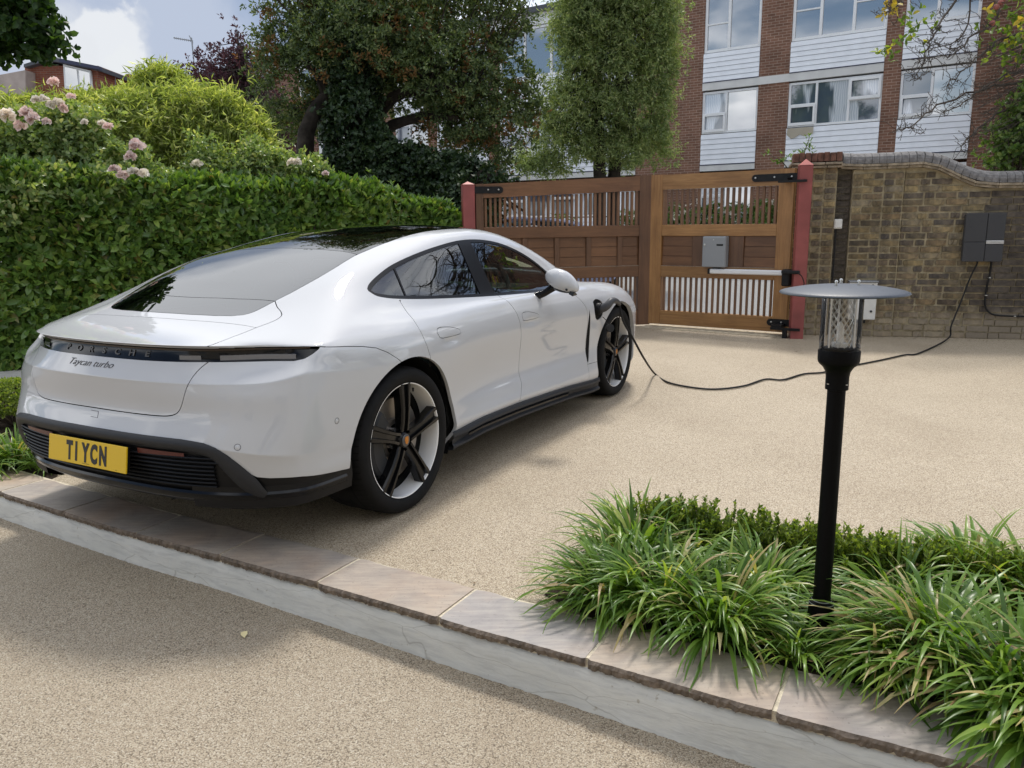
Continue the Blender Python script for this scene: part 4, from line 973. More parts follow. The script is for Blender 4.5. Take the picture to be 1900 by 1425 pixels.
def surface(ku=5,kv=4):
    T=net(); G=T.copy()
    for it in range(3):
        E=evaluate(G,T.shape[1],T.shape[0]); G=G+.8*(T-E)
        G[-1,:,1]=0; G[:,0,1]=0; G[:,-1,1]=0
    R,U=T.shape[:2]
    A=evaluate(G,(U-1)*ku+1,(R-1)*kv+1)
    ui=np.arange(A.shape[1])/ku; vi=np.arange(A.shape[0])/kv
    sm=lambda a,b,x: np.clip((x-a)/(b-a),0,1)
    side=sm(4.5,7.5,ui)[None,:]*(1-sm(20,22,ui))[None,:]
    up=(sm(15.5,17.5,vi)*(1-sm(23,24,vi)))[:,None]*sm(2.5,4,ui)[None,:]*(1-sm(20,22,ui))[None,:]
    M=np.maximum(side*sm(1.0,2.0,vi)[:,None]*(1-sm(23,24,vi))[:,None],up)[:,:,None]
    for it in range(90):
        for k in (.6,-.62):
            L=A.copy(); L[1:-1,1:-1]=(A[2:,1:-1]+A[:-2,1:-1]+A[1:-1,2:]+A[1:-1,:-2])/4
            A=A+M*k*(L-A)
    pil=(sm(11.5,13,vi)*(1-sm(23.2,24,vi)))[:,None]*(sm(2.6,4.2,ui)*(1-sm(11,13,ui)))[None,:]
    pil=pil[:,:,None]
    for it in range(260):
        for k in (.6,-.605):
            L=A.copy(); L[1:-1,1:-1]=(A[2:,1:-1]+A[:-2,1:-1]+A[1:-1,2:]+A[1:-1,:-2])/4
            A=A+pil*k*(L-A)
    # a touch more height on the glass / roof flank
    g=np.exp(-((A[:,:,0]-.05)/.42)**2)*np.clip((A[:,:,2]-1.0)/.1,0,1)*np.clip((.72-abs(A[:,:,1]))/.2,0,1)
    A[:,:,2]+=.017*g
    return A
# =================================================================== CAR
CX, CY, CYAW = -1.3502, 4.1204, 0.4922
cex = np.array([math.sin(CYAW), math.cos(CYAW), 0]); cey = np.array([-math.cos(CYAW), math.sin(CYAW), 0])
car = thing('parked_car', 'white four door saloon parked on the drive, plugged in to charge', 'car', (CX, CY, 0), math.pi / 2 - CYAW)
def w2c(q): d = np.asarray(q, float) - np.array([CX, CY, 0]); return np.array([d @ cex, d @ cey, q[2]])
def c2w(q): return np.array([CX, CY, 0]) + cex * q[0] + cey * q[1] + np.array([0, 0, q[2]])
def cary(px, y): return w2c(onplane(px, cey, y + cey @ np.array([CX, CY, 0])))
def carmat():
    m, t, b = newmat('white_car_paint'); b.inputs['Base Color'].default_value = (.53, .54, .56, 1); b.inputs['Roughness'].default_value = .55; b.inputs['Specular IOR Level'].default_value = .15
    b.inputs['Coat Weight'].default_value = 1.0; b.inputs['Coat Roughness'].default_value = .022; b.inputs['Coat IOR'].default_value = 1.6; return m
M['paint'] = carmat()
M['gloss'] = plain('gloss_black_trim', (.004, .004, .005), .12, ior=1.4)
M['satin'] = plain('dark_grey_plastic', (.030, .031, .034), .45, bump=.06, bscale=500)
M['trim'] = plain('black_window_trim', (.004, .004, .005), .3, ior=1.3)
M['grille'] = plain('grille_black', (.010, .010, .011), .38)
M['liner'] = plain('wheel_arch_black', (.006, .006, .006), .9)
M['tyre'] = plain('tyre_rubber', (.0085, .0085, .009), .75, noise=.2, nscale=30)
M['rimwhite'] = plain('white_rim', (.86, .86, .86), .22, coat=.7)
M['rimblack'] = plain('gloss_black_spokes', (.004, .004, .0045), .22, ior=1.45)
M['disc'] = plain('brake_disc', (.30, .27, .24), .35, metal=.7)
M['caliper'] = plain('dark_caliper', (.035, .036, .038), .45)
M['gold'] = plain('gold_crest', (.55, .22, .04), .35, metal=.6)
M['yellow'] = plain('yellow_plate', (.72, .47, .01), .4)
M['platetext'] = plain('plate_black', (.01, .01, .01), .5)
M['chrome'] = plain('dark_chrome', (.30, .30, .31), .25, metal=.8)
M['badge'] = plain('badge_grey', (.10, .10, .105), .3, metal=.5)
M['barletter'] = plain('dark_grey_letters', (.11, .105, .10), .35)
M['lens'] = plain('smoked_lens', (.16, .165, .18), .15, coat=1.0)
M['barbrown'] = plain('dark_brown_lens', (.035, .022, .017), .25)
M['reflector'] = plain('red_reflector', (.085, .012, .010), .3)
M['cream'] = plain('pale_interior', (.42, .44, .42), .7)
M['darkint'] = plain('dark_interior', (.025, .027, .027), .8)

A = surface(5, 4); A = A * np.array([1, -1, 1])          # right hand half, y <= 0
# scoops under the door handles
for (hx, hz) in ((.425, .783), (1.40, .768)):
    g = np.exp(-((A[:, :, 0] - hx) / .085) ** 2 - ((A[:, :, 2] - hz) / .020) ** 2) * (A[:, :, 1] < -.8); A[:, :, 1] += .010 * g
nv_, nu_, _ = A.shape
GV = A.reshape(-1, 3)
GF = [(i * nu_ + j, (i + 1) * nu_ + j, (i + 1) * nu_ + j + 1, i * nu_ + j + 1) for i in range(nv_ - 1) for j in range(nu_ - 1)]
# reference surface for smooth normals
_du = np.zeros_like(A); _du[:, 1:-1] = A[:, 2:] - A[:, :-2]; _du[:, 0] = A[:, 1] - A[:, 0]; _du[:, -1] = A[:, -1] - A[:, -2]
_du[:, 0] = (A[:, 1] - A[:, 1] * np.array([1, -1, 1])); _du[:, -1] = (A[:, -2] * np.array([1, -1, 1]) - A[:, -2])
_dv = np.zeros_like(A); _dv[1:-1] = A[2:] - A[:-2]; _dv[0] = A[1] - A[0]; _dv[-1] = A[-2] * np.array([1, -1, 1]) - A[-2]
NRM = np.cross(_du, _dv); ln = np.linalg.norm(NRM, axis=2, keepdims=True)
NRM = np.where(ln > 1e-9, NRM / np.maximum(ln, 1e-9), np.array([0, 0, 1.0]))
# outward check: side normals must have y<0
if NRM[nv_ // 3, nu_ // 2][1] > 0: NRM = -NRM
NRM[-1, :, 1] = 0; NRM[:, 0, 1] = 0
NRM /= np.maximum(np.linalg.norm(NRM, axis=2, keepdims=True), 1e-9)
NV = NRM.reshape(-1, 3)
TF = []
for f in GF: TF += [(f[0], f[1], f[2]), (f[0], f[2], f[3])]
bvh = BVHTree.FromPolygons([Vector(v) for v in GV], TF)
def refn(p):
    q, n, i, d = bvh.find_nearest(Vector(p)); a, b, c = TF[i]
    A_3, B_3, C_3 = GV[a], GV[b], GV[c]; q = np.array(q)
    v0, v1, v2 = B_3 - A_3, C_3 - A_3, q - A_3; d00, d01, d11, d20, d21 = v0 @ v0, v0 @ v1, v1 @ v1, v2 @ v0, v2 @ v1
    den = d00 * d11 - d01 * d01
    if abs(den) < 1e-16: return NV[a]
    v = (d11 * d20 - d01 * d21) / den; w_ = (d00 * d21 - d01 * d20) / den
    n = NV[a] * (1 - v - w_) + NV[b] * v + NV[c] * w_; return n / np.linalg.norm(n)
def onbody(p, axis=(0, 1, 0)):
    """point of the surface reached from p going along axis"""
    h = bvh.ray_cast(Vector(p), Vector(axis).normalized()); return None if h[0] is None else np.array(h[0])
bm = bmesh.new(); vs = [bm.verts.new(v) for v in GV]; lay = bm.faces.layers.int.new('part')
for f in GF:
    try: bm.faces.new([vs[i] for i in f])
    except ValueError: pass
bmesh.ops.remove_doubles(bm, verts=bm.verts, dist=1e-5)
PROJ = {'xz': (np.array([1., 0, 0]), np.array([0, 0, 1.])), 'sz': (np.array([1., -1, 0]), np.array([0, 0, 1.])), 'xy': (np.array([1., 0, 0]), np.array([0, 1., 0]))}
def inpoly(x, y, P):
    c = False; j = len(P) - 1
    for i in range(len(P)):
        xi, yi = P[i]; xj, yj = P[j]
        if (yi > y) != (yj > y) and x < (xj - xi) * (y - yi) / (yj - yi) + xi: c = not c
        j = i
    return c
def offset(P, d):
    P = [np.array(p, float) for p in P]
    area = sum(P[i][0] * P[(i + 1) % len(P)][1] - P[(i + 1) % len(P)][0] * P[i][1] for i in range(len(P)))
    sgn = 1 if area > 0 else -1; out = []
    for i in range(len(P)):
        a, b, c = P[i - 1], P[i], P[(i + 1) % len(P)]; e1 = (b - a) / max(np.linalg.norm(b - a), 1e-9); e2 = (c - b) / max(np.linalg.norm(c - b), 1e-9)
        n1 = np.array([e1[1], -e1[0]]) * sgn; n2 = np.array([e2[1], -e2[0]]) * sgn; m = n1 + n2; l = m @ m
        out.append(b + m * (2 * d / l) if l > .3 else b + n1 * d)
    return out
def cut(P, proj, filt, only=None):
    """split the faces whose part is in `only` along the closed polygon"""
    S, Z = PROJ[proj]; P = [np.array(p, float) for p in P]
    fc = [f for f in bm.faces if (only is None or f[lay] in only) and filt(f.calc_center_median())]
    for i in range(len(P)):
        p, q = P[i], P[(i + 1) % len(P)]; e = q - p; L_ = np.linalg.norm(e)
        if L_ < 1e-6: continue
        e = e / L_; n2 = np.array([-e[1], e[0]]); N3 = n2[0] * S + n2[1] * Z; c = n2 @ p
        near = []
        for f in fc:
            if not f.is_valid: continue
            ds = []; ss = []
            for v in f.verts:
                co = v.co; a = co[0] * S[0] + co[1] * S[1] + co[2] * S[2]; b = co[0] * Z[0] + co[1] * Z[1] + co[2] * Z[2]
                ds.append(n2[0] * a + n2[1] * b - c); ss.append((a - p[0]) * e[0] + (b - p[1]) * e[1])
            if min(ds) < -1e-7 and max(ds) > 1e-7 and min(ss) < L_ + 1e-6 and max(ss) > -1e-6: near.append(f)
        if not near: continue
        ed = {x for f in near for x in f.edges}; ve = {x for f in near for x in f.verts}
        r = bmesh.ops.bisect_plane(bm, geom=list(near) + list(ed) + list(ve), dist=1e-6, plane_co=Vector(N3 * c / (N3 @ N3)), plane_no=Vector(N3))
        new = {x for x in r['geom'] if isinstance(x, bmesh.types.BMFace)}
        for x in r['geom_cut']:
            if isinstance(x, bmesh.types.BMEdge): new.update(x.link_faces)
        fc = [f for f in fc if f.is_valid]; have = set(fc)
        fc += [f for f in new if f.is_valid and f not in have and (only is None or f[lay] in only)]
def assign(P, proj, filt, part, only=(0,), gap=0.0):
    S, Z = PROJ[proj]
    rings = [P] if not gap else [offset(P, gap / 2), offset(P, -gap / 2)]
    for r in rings: cut(r, proj, filt, only)
    for f in bm.faces:
        if f[lay] not in only: continue
        c = f.calc_center_median()
        if not filt(c): continue
        a = c[0] * S[0] + c[1] * S[1] + c[2] * S[2]; b = c[0] * Z[0] + c[1] * Z[1] + c[2] * Z[2]
        if gap:
            if inpoly(a, b, rings[1]): f[lay] = part
            elif inpoly(a, b, rings[0]): f[lay] = -1
        elif inpoly(a, b, P): f[lay] = part
def circ(cx, cz, r, n=88): return [(cx + r * math.cos(2 * math.pi * k / n), cz + r * math.sin(2 * math.pi * k / n)) for k in range(n)]
sm2 = lambda P, n=4: [tuple(p) for p in crv(P, n)]
G = .0042
ARCH = ((.025, .325, .433), (2.89, .33, .428))
for (cx, cz, r) in ARCH: assign(circ(cx, cz, r), 'xz', lambda c: c.y < -.5 and c.z < .85, -1)
# windows
DLO = sm2([(.036, 1.062), (.058, 1.040), (.10, 1.0275), (.199, 1.0125), (.468, .989), (.98, .957), (1.382, .938), (1.853, .919)], 4)[:-1] + [(1.90, .918), (2.03, .952), (2.06, .975)] + sm2([(1.983, 1.041), (1.86, 1.117), (1.70, 1.187), (1.50, 1.244), (1.29, 1.274), (1.07, 1.281), (.86, 1.266), (.589, 1.228), (.335, 1.176), (.18, 1.130), (.078, 1.093), (.040, 1.072)], 4)
fw_ = lambda c: c.y < -.55 and c.z > .87 and c.z < 1.32
assign(DLO, 'xz', fw_, 2)
INN = offset(DLO, -.017)
assign([(-.3, .8), (.195, .8), (.345, 1.25), (-.3, 1.5)], 'xz', fw_, 100, (2,))
assign([(.205, .8), (.965, .8), (.985, 1.5), (.355, 1.5), (.356, 1.25)], 'xz', fw_, 101, (2,))
assign([(1.145, .8), (2.2, .8), (2.2, 1.5), (1.10, 1.5)], 'xz', fw_, 102, (2,))
for src, dst in ((100, 3), (101, 4), (102, 5)): assign([tuple(p) for p in INN], 'xz', fw_, dst, (src,))
for f in bm.faces:
    if f[lay] in (100, 101, 102): f[lay] = 2
# light bar
frear = lambda c: c.x < -.35 and c.z < .93
BAR = [(-1.3, .8385), (-.893, .8385), (-.653, .8375), (-.231, .8365), (.019, .834), (.24, .835), (.30, .843), (.345, .858), (.385, .876), (.392, .884), (.30, .888), (.0, .8895), (-.214, .8915), (-.50, .893), (-.90, .893), (-1.3, .893)]
assign(BAR, 'sz', frear, 6)
# lower black cladding
CLAD = [(-1.4, .545), (-.966, .545), (-.84, .545), (-.405, .539), (-.285, .529), (-.22, .512), (-.161, .482), (-.094, .437), (-.04, .395), (-.008, .382), (.06, .374), (.237, .366), (.516, .331), (.9, .31), (.9, -1), (-1.4, -1)]
assign(CLAD, 'sz', lambda c: c.x < 0 and c.z < .6, 7)
# glass, roof
fup = lambda c: c.z > .94 and abs(c.y) < .75
RG = [(-.535, .2), (-.535, 0), (-.533, -.161), (-.522, -.32), (-.508, -.405)] + sm2([(-.487, -.452), (-.455, -.477), (-.40, -.492), (-.345, -.503)], 3) + sm2([(-.25, -.524), (-.1, -.540), (.05, -.540), (.15, -.530), (.235, -.517)], 3) + [(.25, -.43), (.262, -.2), (.265, .2)]
SPL = [(-1, .2), (-.388, .2), (-.388, 0), (-.385, -.10), (-.372, -.3), (-.345, -.498), (-.33, -.6), (-1, -.6)]
assign(RG, 'xy', fup, 8, (0,), G)
assign(SPL, 'xy', fup, 9, (8,), G)
assign([(.20, .2), (.20, -.2), (.20, -.43), (.20, -.522), (.243, -.520)] + sm2([(.385, -.508), (.634, -.503), (.9, -.515), (1.15, -.535), (1.5, -.548), (1.83, -.575)], 3) + [(1.86, -.3), (1.87, .2)], 'xy', lambda c: c.z > 1.1, 10, (0,), .004)
assign([(1.885, .2), (1.875, -.3), (1.845, -.585), (1.9, -.605), (2.2, -.655), (2.45, -.68), (2.56, -.5), (2.63, -.25), (2.65, .2)], 'xy', lambda c: c.z > .94, 11, (0,), .004)
# tailgate
TG_LOW = [(-1.4, .619), (-.922, .619)] + sm2([(-.724, .618), (-.56, .6185), (-.48, .6215), (-.435, .631), (-.412, .645), (-.397, .664), (-.383, .69), (-.366, .725), (-.345, .757), (-.312, .79), (-.27, .818), (-.222, .842)], 3) + [(-.215, .87), (-1.4, .87)]
assign(TG_LOW, 'sz', lambda c: c.x < -.6 and .5 < c.z < .87, 12, (0,), G)
assign([(-1.4, .2), (-1.4, -.571), (-.80, -.571), (-.79, -.575), (-.672, -.583), (-.563, -.603)] + sm2([(-.50, -.618), (-.455, -.622), (-.42, -.613), (-.395, -.585), (-.375, -.545), (-.340, -.500)], 3) + [(-.30, -.49), (-.30, .2)], 'xy', lambda c: c.z > .8925 and c.z < 1.2, 12, (0,), G)
assign([(-1.4, .2), (-1.4, -.7), (-.6, -.7), (-.563, -.603), (-.572, -.4), (-.580, -.2), (-.583, .2)], 'xy', lambda c: c.z > .8925 and c.z < 1.2, 13, (12,), .003)
# bumper below the seam running from the lamp tip to the wheel arch
BMP = [(-1.4, -1), (-1.4, 2), (-.2, 2), (-.2, .893), (.30, .8885), (.392, .884), (.544, .868), (.66, .853), (.75, .836), (.83, .806), (.90, .768), (.97, .72), (1.1, .6), (1.1, -1)]
assign(BMP, 'sz', lambda c: c.x < 0.02 and c.z < .8925, 14, (0,), .0035)
# doors
D1 = [(.203, 1.03), (.200, 1.0125), (.190, .968), (.170, .930), (.157, .885), (.162, .83), (.176, .785), (.190, .742), (.203, .70)]
D2 = [(1.150, 1.0), (1.152, .950), (1.175, .916), (1.200, .874), (1.222, .825), (1.240, .770), (1.258, .70), (1.270, .62), (1.275, .53), (1.270, .45), (1.255, .385), (1.215, .335), (1.165, .27), (1.16, .20)]
D3 = [(2.00, 1.0), (1.96, .925), (2.025, .905), (2.126, .866), (2.189, .819), (2.243, .768), (2.272, .70), (2.282, .60), (2.286, .494), (2.290, .385), (2.294, .20)]
fs = lambda c: c.y < -.75 and c.z < 1.0
sD1, sD2, sD3 = sm2(D1, 3), sm2(D2, 3), sm2(D3, 3)
assign(sD1 + [(.3, .45), (.40, .20)] + sD2[::-1], 'xz', fs, 15, (0,), G)
assign(sD2 + sD3[::-1], 'xz', fs, 16, (0,), G)
# flush handles
H1 = sm2([(.300, .838), (.315, .856), (.36, .859), (.44, .850), (.515, .832), (.532, .815), (.525, .805), (.44, .803), (.34, .806), (.310, .815)], 2)
H2 = sm2([(1.275, .812), (1.29, .832), (1.335, .835), (1.41, .826), (1.485, .808), (1.503, .793), (1.495, .784), (1.41, .781), (1.315, .783), (1.285, .790)], 2)
assign(H1, 'xz', fs, 17, (15,), .003); assign(H2, 'xz', fs, 18, (16,), .003)
# vent behind the front wheel, charging socket
assign(sm2([(2.292, .755), (2.318, .70), (2.338, .62), (2.350, .52), (2.345, .44), (2.315, .372), (2.302, .362), (2.289, .385), (2.289, .45), (2.289, .60)], 2), 'xz', fs, 19, (0,))
assign(sm2([(2.375, .800), (2.42, .815), (2.485, .808), (2.53, .782), (2.538, .74), (2.535, .70), (2.512, .674), (2.455, .660), (2.41, .685), (2.385, .74)], 2), 'xz', fs, 20, (0,), .003)
# lower white piece of the front wing
assign([(2.28, .352), (2.6, .338), (2.6, .10), (2.28, .10)], 'xz', fs, 21, (0,), .003)
# body below the sill line is black skirt
# ---- take the parts out of the mesh
bm.normal_update()
def extract(part, name, mat, parent, inward=0.0, wall=.018, mirror=None, keepnorm=True):
    """mirror: None right only, 'join' one object with both halves, 'both' two objects"""
    fs_ = [f for f in bm.faces if f[lay] == part]
    if not fs_: print('EMPTY PART', name); return []
    idx = {}; V = []; F = []; Nn = []
    for f in fs_:
        ids = []
        for v in f.verts:
            if v.index not in idx:
                n = refn(v.co); idx[v.index] = len(V); V.append(np.array(v.co) - n * inward); Nn.append(n)
            ids.append(idx[v.index])
        # orient outward
        fn = f.normal; s_ = sum(float(Vector(Nn[i]).dot(fn)) for i in ids)
        F.append(ids if s_ > 0 else ids[::-1])
    cnt = {}
    for f in F:
        for a, b in zip(f, f[1:] + f[:1]): cnt[(a, b)] = cnt.get((a, b), 0) + 1
    bd = [(a, b) for (a, b) in cnt if (b, a) not in cnt]
    n0 = len(F); k0 = {}
    if wall:
        for (a, b) in bd:
            if part in (0, 12, 13) and V[a][0] < -.5 and V[a][2] > .87 and (V[a][2] < .912): continue
            if abs(V[a][1]) < 1e-4 and abs(V[b][1]) < 1e-4: continue
            q = []
            for i in (a, b):
                if i not in k0: k0[i] = len(V); V.append(V[i] - Nn[i] * wall); Nn.append(None)
                q.append(k0[i])
            F.append([b, a, q[0], q[1]])
    def build(V_, F_, flip):
        me = mesh(name, V_, [tuple(f[::-1]) if flip else tuple(f) for f in F_], mat, True); return me
    def setn(me, fl_list):
        # custom normals: surface loops take the reference normal, rim loops the face normal
        me.update(); ln_ = []
        for pi, p in enumerate(me.polygons):
            src = fl_list[pi]
            for li in p.loop_indices:
                vi = me.loops[li].vertex_index
                if src is None: ln_.append(p.normal)
                else: ln_.append(src[vi])
        me.normals_split_custom_set([tuple(map(float, n)) for n in ln_])
    out = []
    mir = np.array([1, -1, 1])
    if mirror == 'join':
        k = len(V); V2 = V + [v * mir for v in V]; F2 = F + [[i + k for i in f[::-1]] for f in F]
        me = mesh(name, V2, [tuple(f) for f in F2], mat, True)
        N2 = {i: n for i, n in enumerate(Nn)}; N2.update({i + k: (None if n is None else n * mir) for i, n in enumerate(Nn)})
        setn(me, [N2 if i < n0 or (len(F) <= i < len(F) + n0) else None for i in range(len(F2))]); out.append(ob(name, me, parent))
    else:
        me = mesh(name, V, [tuple(f) for f in F], mat, True); N2 = {i: n for i, n in enumerate(Nn)}
        setn(me, [N2 if i < n0 else None for i in range(len(F))]); out.append(ob(name, me, parent))
        if mirror == 'both':
            me = mesh(name, [v * mir for v in V], [tuple(f[::-1]) for f in F], mat, True); N2 = {i: (None if n is None else n * mir) for i, n in enumerate(Nn)}
            setn(me, [N2 if i < n0 else None for i in range(len(F))]); out.append(ob(name, me, parent))
    return out
bm.verts.index_update()
extract(0, 'body_shell', M['paint'], car, mirror='join', wall=.03)
dr_r = extract(15, 'door', M['paint'], car, mirror='both'); dr_f = extract(16, 'door', M['paint'], car, mirror='both')
dr_r[0]['label'] = 'rear passenger door'; dr_f[0]['label'] = 'front door'
for k_ in (0, 1):
    pass
def ex2(part, name, mat, parents, **kw):
    l = extract(part, name, mat, parents[0], mirror='both', **kw)
    l[1].parent = parents[1]; return l
ex2(17, 'door_handle', M['paint'], dr_r, inward=-.0012, wall=.008); ex2(18, 'door_handle', M['paint'], dr_f, inward=-.0012, wall=.008)
ex2(4, 'side_window', M['carglass'], dr_r, inward=.005, wall=0); ex2(5, 'side_window', M['carglass'], dr_f, inward=.005, wall=0)
extract(3, 'quarter_window', M['carglass'], car, inward=.005, wall=0, mirror='both')
extract(2, 'window_trim', M['trim'], car, inward=.001, wall=.012, mirror='both')
bar = extract(6, 'light_bar', M['gloss'], car, inward=.012, wall=0, mirror='join')[0]
clad = extract(7, 'rear_lower_cladding', M['grille'], car, inward=.010, wall=.02, mirror='join')[0]
extract(8, 'rear_window', M['rearglass'], car, wall=.008, inward=.001, mirror='join'); extract(9, 'rear_window', M['rearglass'], car, wall=.008, inward=.0005, mirror='join')
extract(10, 'roof_panel', M['roofglass'], car, inward=.001, wall=.01, mirror='join'); extract(11, 'windscreen', M['carglass'], car, inward=.003, wall=0, mirror='join')
tg = extract(12, 'tailgate', M['paint'], car, mirror='join')[0]; extract(13, 'rear_spoiler', M['paint'], car, mirror='join', wall=.006)
bmp = extract(14, 'rear_bumper', M['paint'], car, mirror='join')[0]
extract(19, 'side_vent', M['liner'], car, inward=.003, wall=0, mirror='both'); extract(20, 'charging_socket', M['liner'], car, inward=.004, wall=0)
extract(21, 'front_wing_lower', M['paint'], car, mirror='both')
bm.free()
def cobj(mb_, name, mat, parent=car, kind=None): return mb_.obj(name, mat, parent, False, kind)
def mirror_obj(o, parent=None):
    me = o.data.copy(); co = np.empty(len(me.vertices) * 3); me.vertices.foreach_get('co', co); co = co.reshape(-1, 3); co[:, 1] *= -1; me.vertices.foreach_set('co', co.ravel())
    me.flip_normals(); me.update(); return ob(o.name.split('.')[0], me, parent or o.parent)
# black inner structure so that gaps, arches and grilles look into darkness
mb = MB(); V = []; inn = A - NRM * .045
step = inn[::4, ::5]; h_, w_2 = step.shape[:2]; V = [tuple(p) for p in step.reshape(-1, 3)]
Fi = []
for i in range(h_ - 1):
    for j in range(w_2 - 1):
        c = (step[i, j] + step[i + 1, j + 1]) / 2
        if c[2] > (.905 if c[0] > -.2 else .80): continue
        if any((c[0] - cx) ** 2 + (c[2] - cz) ** 2 < (r + .03) ** 2 for cx, cz, r in ARCH) and c[1] < -.5: continue
        Fi.append((i * w_2 + j, i * w_2 + j + 1, (i + 1) * w_2 + j + 1, (i + 1) * w_2 + j))
k = len(V); V2 = V + [(x, -y, z) for x, y, z in V]; F2 = Fi + [tuple(i + k for i in f[::-1]) for f in Fi]
ob('inner_structure', mesh('inner', V2, F2, M['liner']), car)
mb = MB(); mb.prism([(-.62, -.45), (-.45, -.70), (.5, -.80), (3.3, -.80), (3.5, -.6), (3.5, .6), (3.3, .80), (.5, .80), (-.45, .70), (-.62, .45)], .175, .205, lambda u, v, d: (u, v, d)); cobj(mb, 'underbody', M['liner'])
for (cx, cz, r) in ARCH:
    mb = MB(); n = 40; y0, y1 = -.905, -.52; V = []; F = []
    for k in range(n + 1):
        a = math.pi * (-.12 + 1.24 * k / n); V += [(cx + r * math.cos(a), y0, cz + r * math.sin(a)), (cx + r * math.cos(a), y1, cz + r * math.sin(a))]
    F = [(2 * k, 2 * k + 1, 2 * k + 3, 2 * k + 2) for k in range(n)]; b_ = [2 * k + 1 for k in range(n + 1)]; F.append(tuple(b_))
    mb.add(V, F); o = cobj(mb, 'wheel_arch_liner', M['liner']); mirror_obj(o)
# ---- plan outline at a height (right half, from rear centre forward)
def plan(z, xmax=0.0):
    out = []
    for j in range(nu_):
        col = A[:, j]; zz_ = col[:, 2]
        for i in range(nv_ - 1):
            if (zz_[i] - z) * (zz_[i + 1] - z) <= 0 and zz_[i] != zz_[i + 1]:
                t = (z - zz_[i]) / (zz_[i + 1] - zz_[i]); p = col[i] * (1 - t) + col[i + 1] * t; n = NRM[i, j] * (1 - t) + NRM[i + 1, j] * t
                n = np.array([n[0], n[1], 0]); n /= max(np.linalg.norm(n), 1e-6); out.append((p, n)); break
        if out and out[-1][0][0] > xmax: break
    return out
def sweep(path, prof, name, mat, both=True, smooth=True, cap=False, pair=False):
    """path: [(point, horizontal outward normal, scale)], prof: [(out, dz)]"""
    V = []; F = []; m_ = len(prof)
    for (p, n) in path:
        for (o_, dz) in prof: V.append((p[0] + n[0] * o_, p[1] + n[1] * o_, p[2] + dz))
    for i in range(len(path) - 1):
        for k in range(m_ - 1): F.append((i * m_ + k, i * m_ + k + 1, (i + 1) * m_ + k + 1, (i + 1) * m_ + k))
    if cap: F.append(tuple(range(len(V) - m_, len(V))))
    mb_ = MB(); mb_.add(V, F, smooth)
    if pair: o_ = cobj(mb_, name, mat); mirror_obj(o_); return o_
    if both: mb_.add([(x, -y, z) for x, y, z in V], [f[::-1] for f in F], smooth)
    return cobj(mb_, name, mat)
# grey bumper strip: follows the lower edge of the white bumper, sweeps down at the corner
topc = [(-.963, .545), (-.84, .545), (-.60, .543), (-.405, .539), (-.285, .529), (-.22, .512), (-.161, .482), (-.094, .437), (-.04, .398), (-.006, .368), (.02, .335), (.05, .30)]
wid = [.052, .052, .051, .050, .055, .066, .082, .092, .095, .09, .08, .065]
topc2 = crv(topc, 6); widc = [p[0] for p in crv([(w_, 0) for w_ in wid], 6)]
pth_ = []
def s_point(s, z):
    """surface point with x-y=s at height z"""
    d = Vector((1, 1, 0)).normalized(); h = bvh.ray_cast(Vector((s / 2 - 2, -s / 2 - 2, z)), d)
    return None if h[0] is None else (np.array(h[0]), refn(h[0]))
V = []; F = []; rowsN = 10; cnt_ = 0
for (s, z), w_ in zip(topc2, widc):
    dirx = 1.0; bend = min(max((s + .30) / .30, 0), 1)
    row = []
    for k in range(rowsN):
        t = k / (rowsN - 1); off = w_ * t
        ss_, z_ = s - bend * off * .75, z - off * (1 - .35 * bend)
        h = s_point(ss_, z_)
        if h is None or cnt_ == 0:
            hh = bvh.ray_cast(Vector((-2, -1e-4, z_)), Vector((1, 0, 0))); h = (np.array(hh[0]), refn(hh[0]))
        p, n = h; n = n.copy(); n[2] *= .3; n /= np.linalg.norm(n)
        bul = .014 * (math.sin(math.pi * min(t * 1.05 + .02, 1)) ** .6) + .001
        p = p + n * bul
        p[1] = min(p[1], 0)
        if cnt_ == 0: p[1] = 0
        row.append(tuple(p))
    if row: V += row; cnt_ += 1
for i in range(cnt_ - 1):
    for k in range(rowsN - 1): F.append((i * rowsN + k, i * rowsN + k + 1, (i + 1) * rowsN + k + 1, (i + 1) * rowsN + k))
mb = MB(); mb.add(V, F, True); mb.add([(x, -y, z) for x, y, z in V], [f[::-1] for f in F], True); cobj(mb, 'bumper_strip', M['satin'])
# grille bars
for z in (.463, .445, .427, .409, .391, .373, .355, .337):
    pl = [(p, n) for p, n in plan(z, -.3) if p[0] - p[1] < -.14 - (.463 - z) * 0.2]
    pl = pl[:-1] if len(pl) > 3 else pl
    sweep(pl, [(-.012, -.004), (.004, -.003), (.0065, 0), (.004, .004), (-.012, .005)], 'grille_bar', M['grille'])
# lower diffuser lip and splitter
pl = [(p, n) for p, n in plan(.30, -.45)]
sweep(pl, [(-.02, .012), (.006, .010), (.012, .0), (.006, -.022), (-.03, -.05), (-.10, -.062)], 'diffuser_lip', M['gloss'])
for y in (-.30, .30):
    mb = MB(); mb.prism([(-.60, .20), (-.86 + abs(y) * .12, .222), (-.90 + abs(y) * .12, .275), (-.6, .285)], y - .006, y + .006); cobj(mb, 'diffuser_fin', M['gloss'])
# deeper black corner below the arch line at the rear
pl = [(p, n) for p, n in plan(.30, -.42) if p[1] < -.5]
sweep(pl, [(-.015, .07), (.004, .06), (.006, .0), (-.004, -.06), (-.06, -.085), (-.25, -.09)], 'corner_skirt', M['grille'], pair=True)
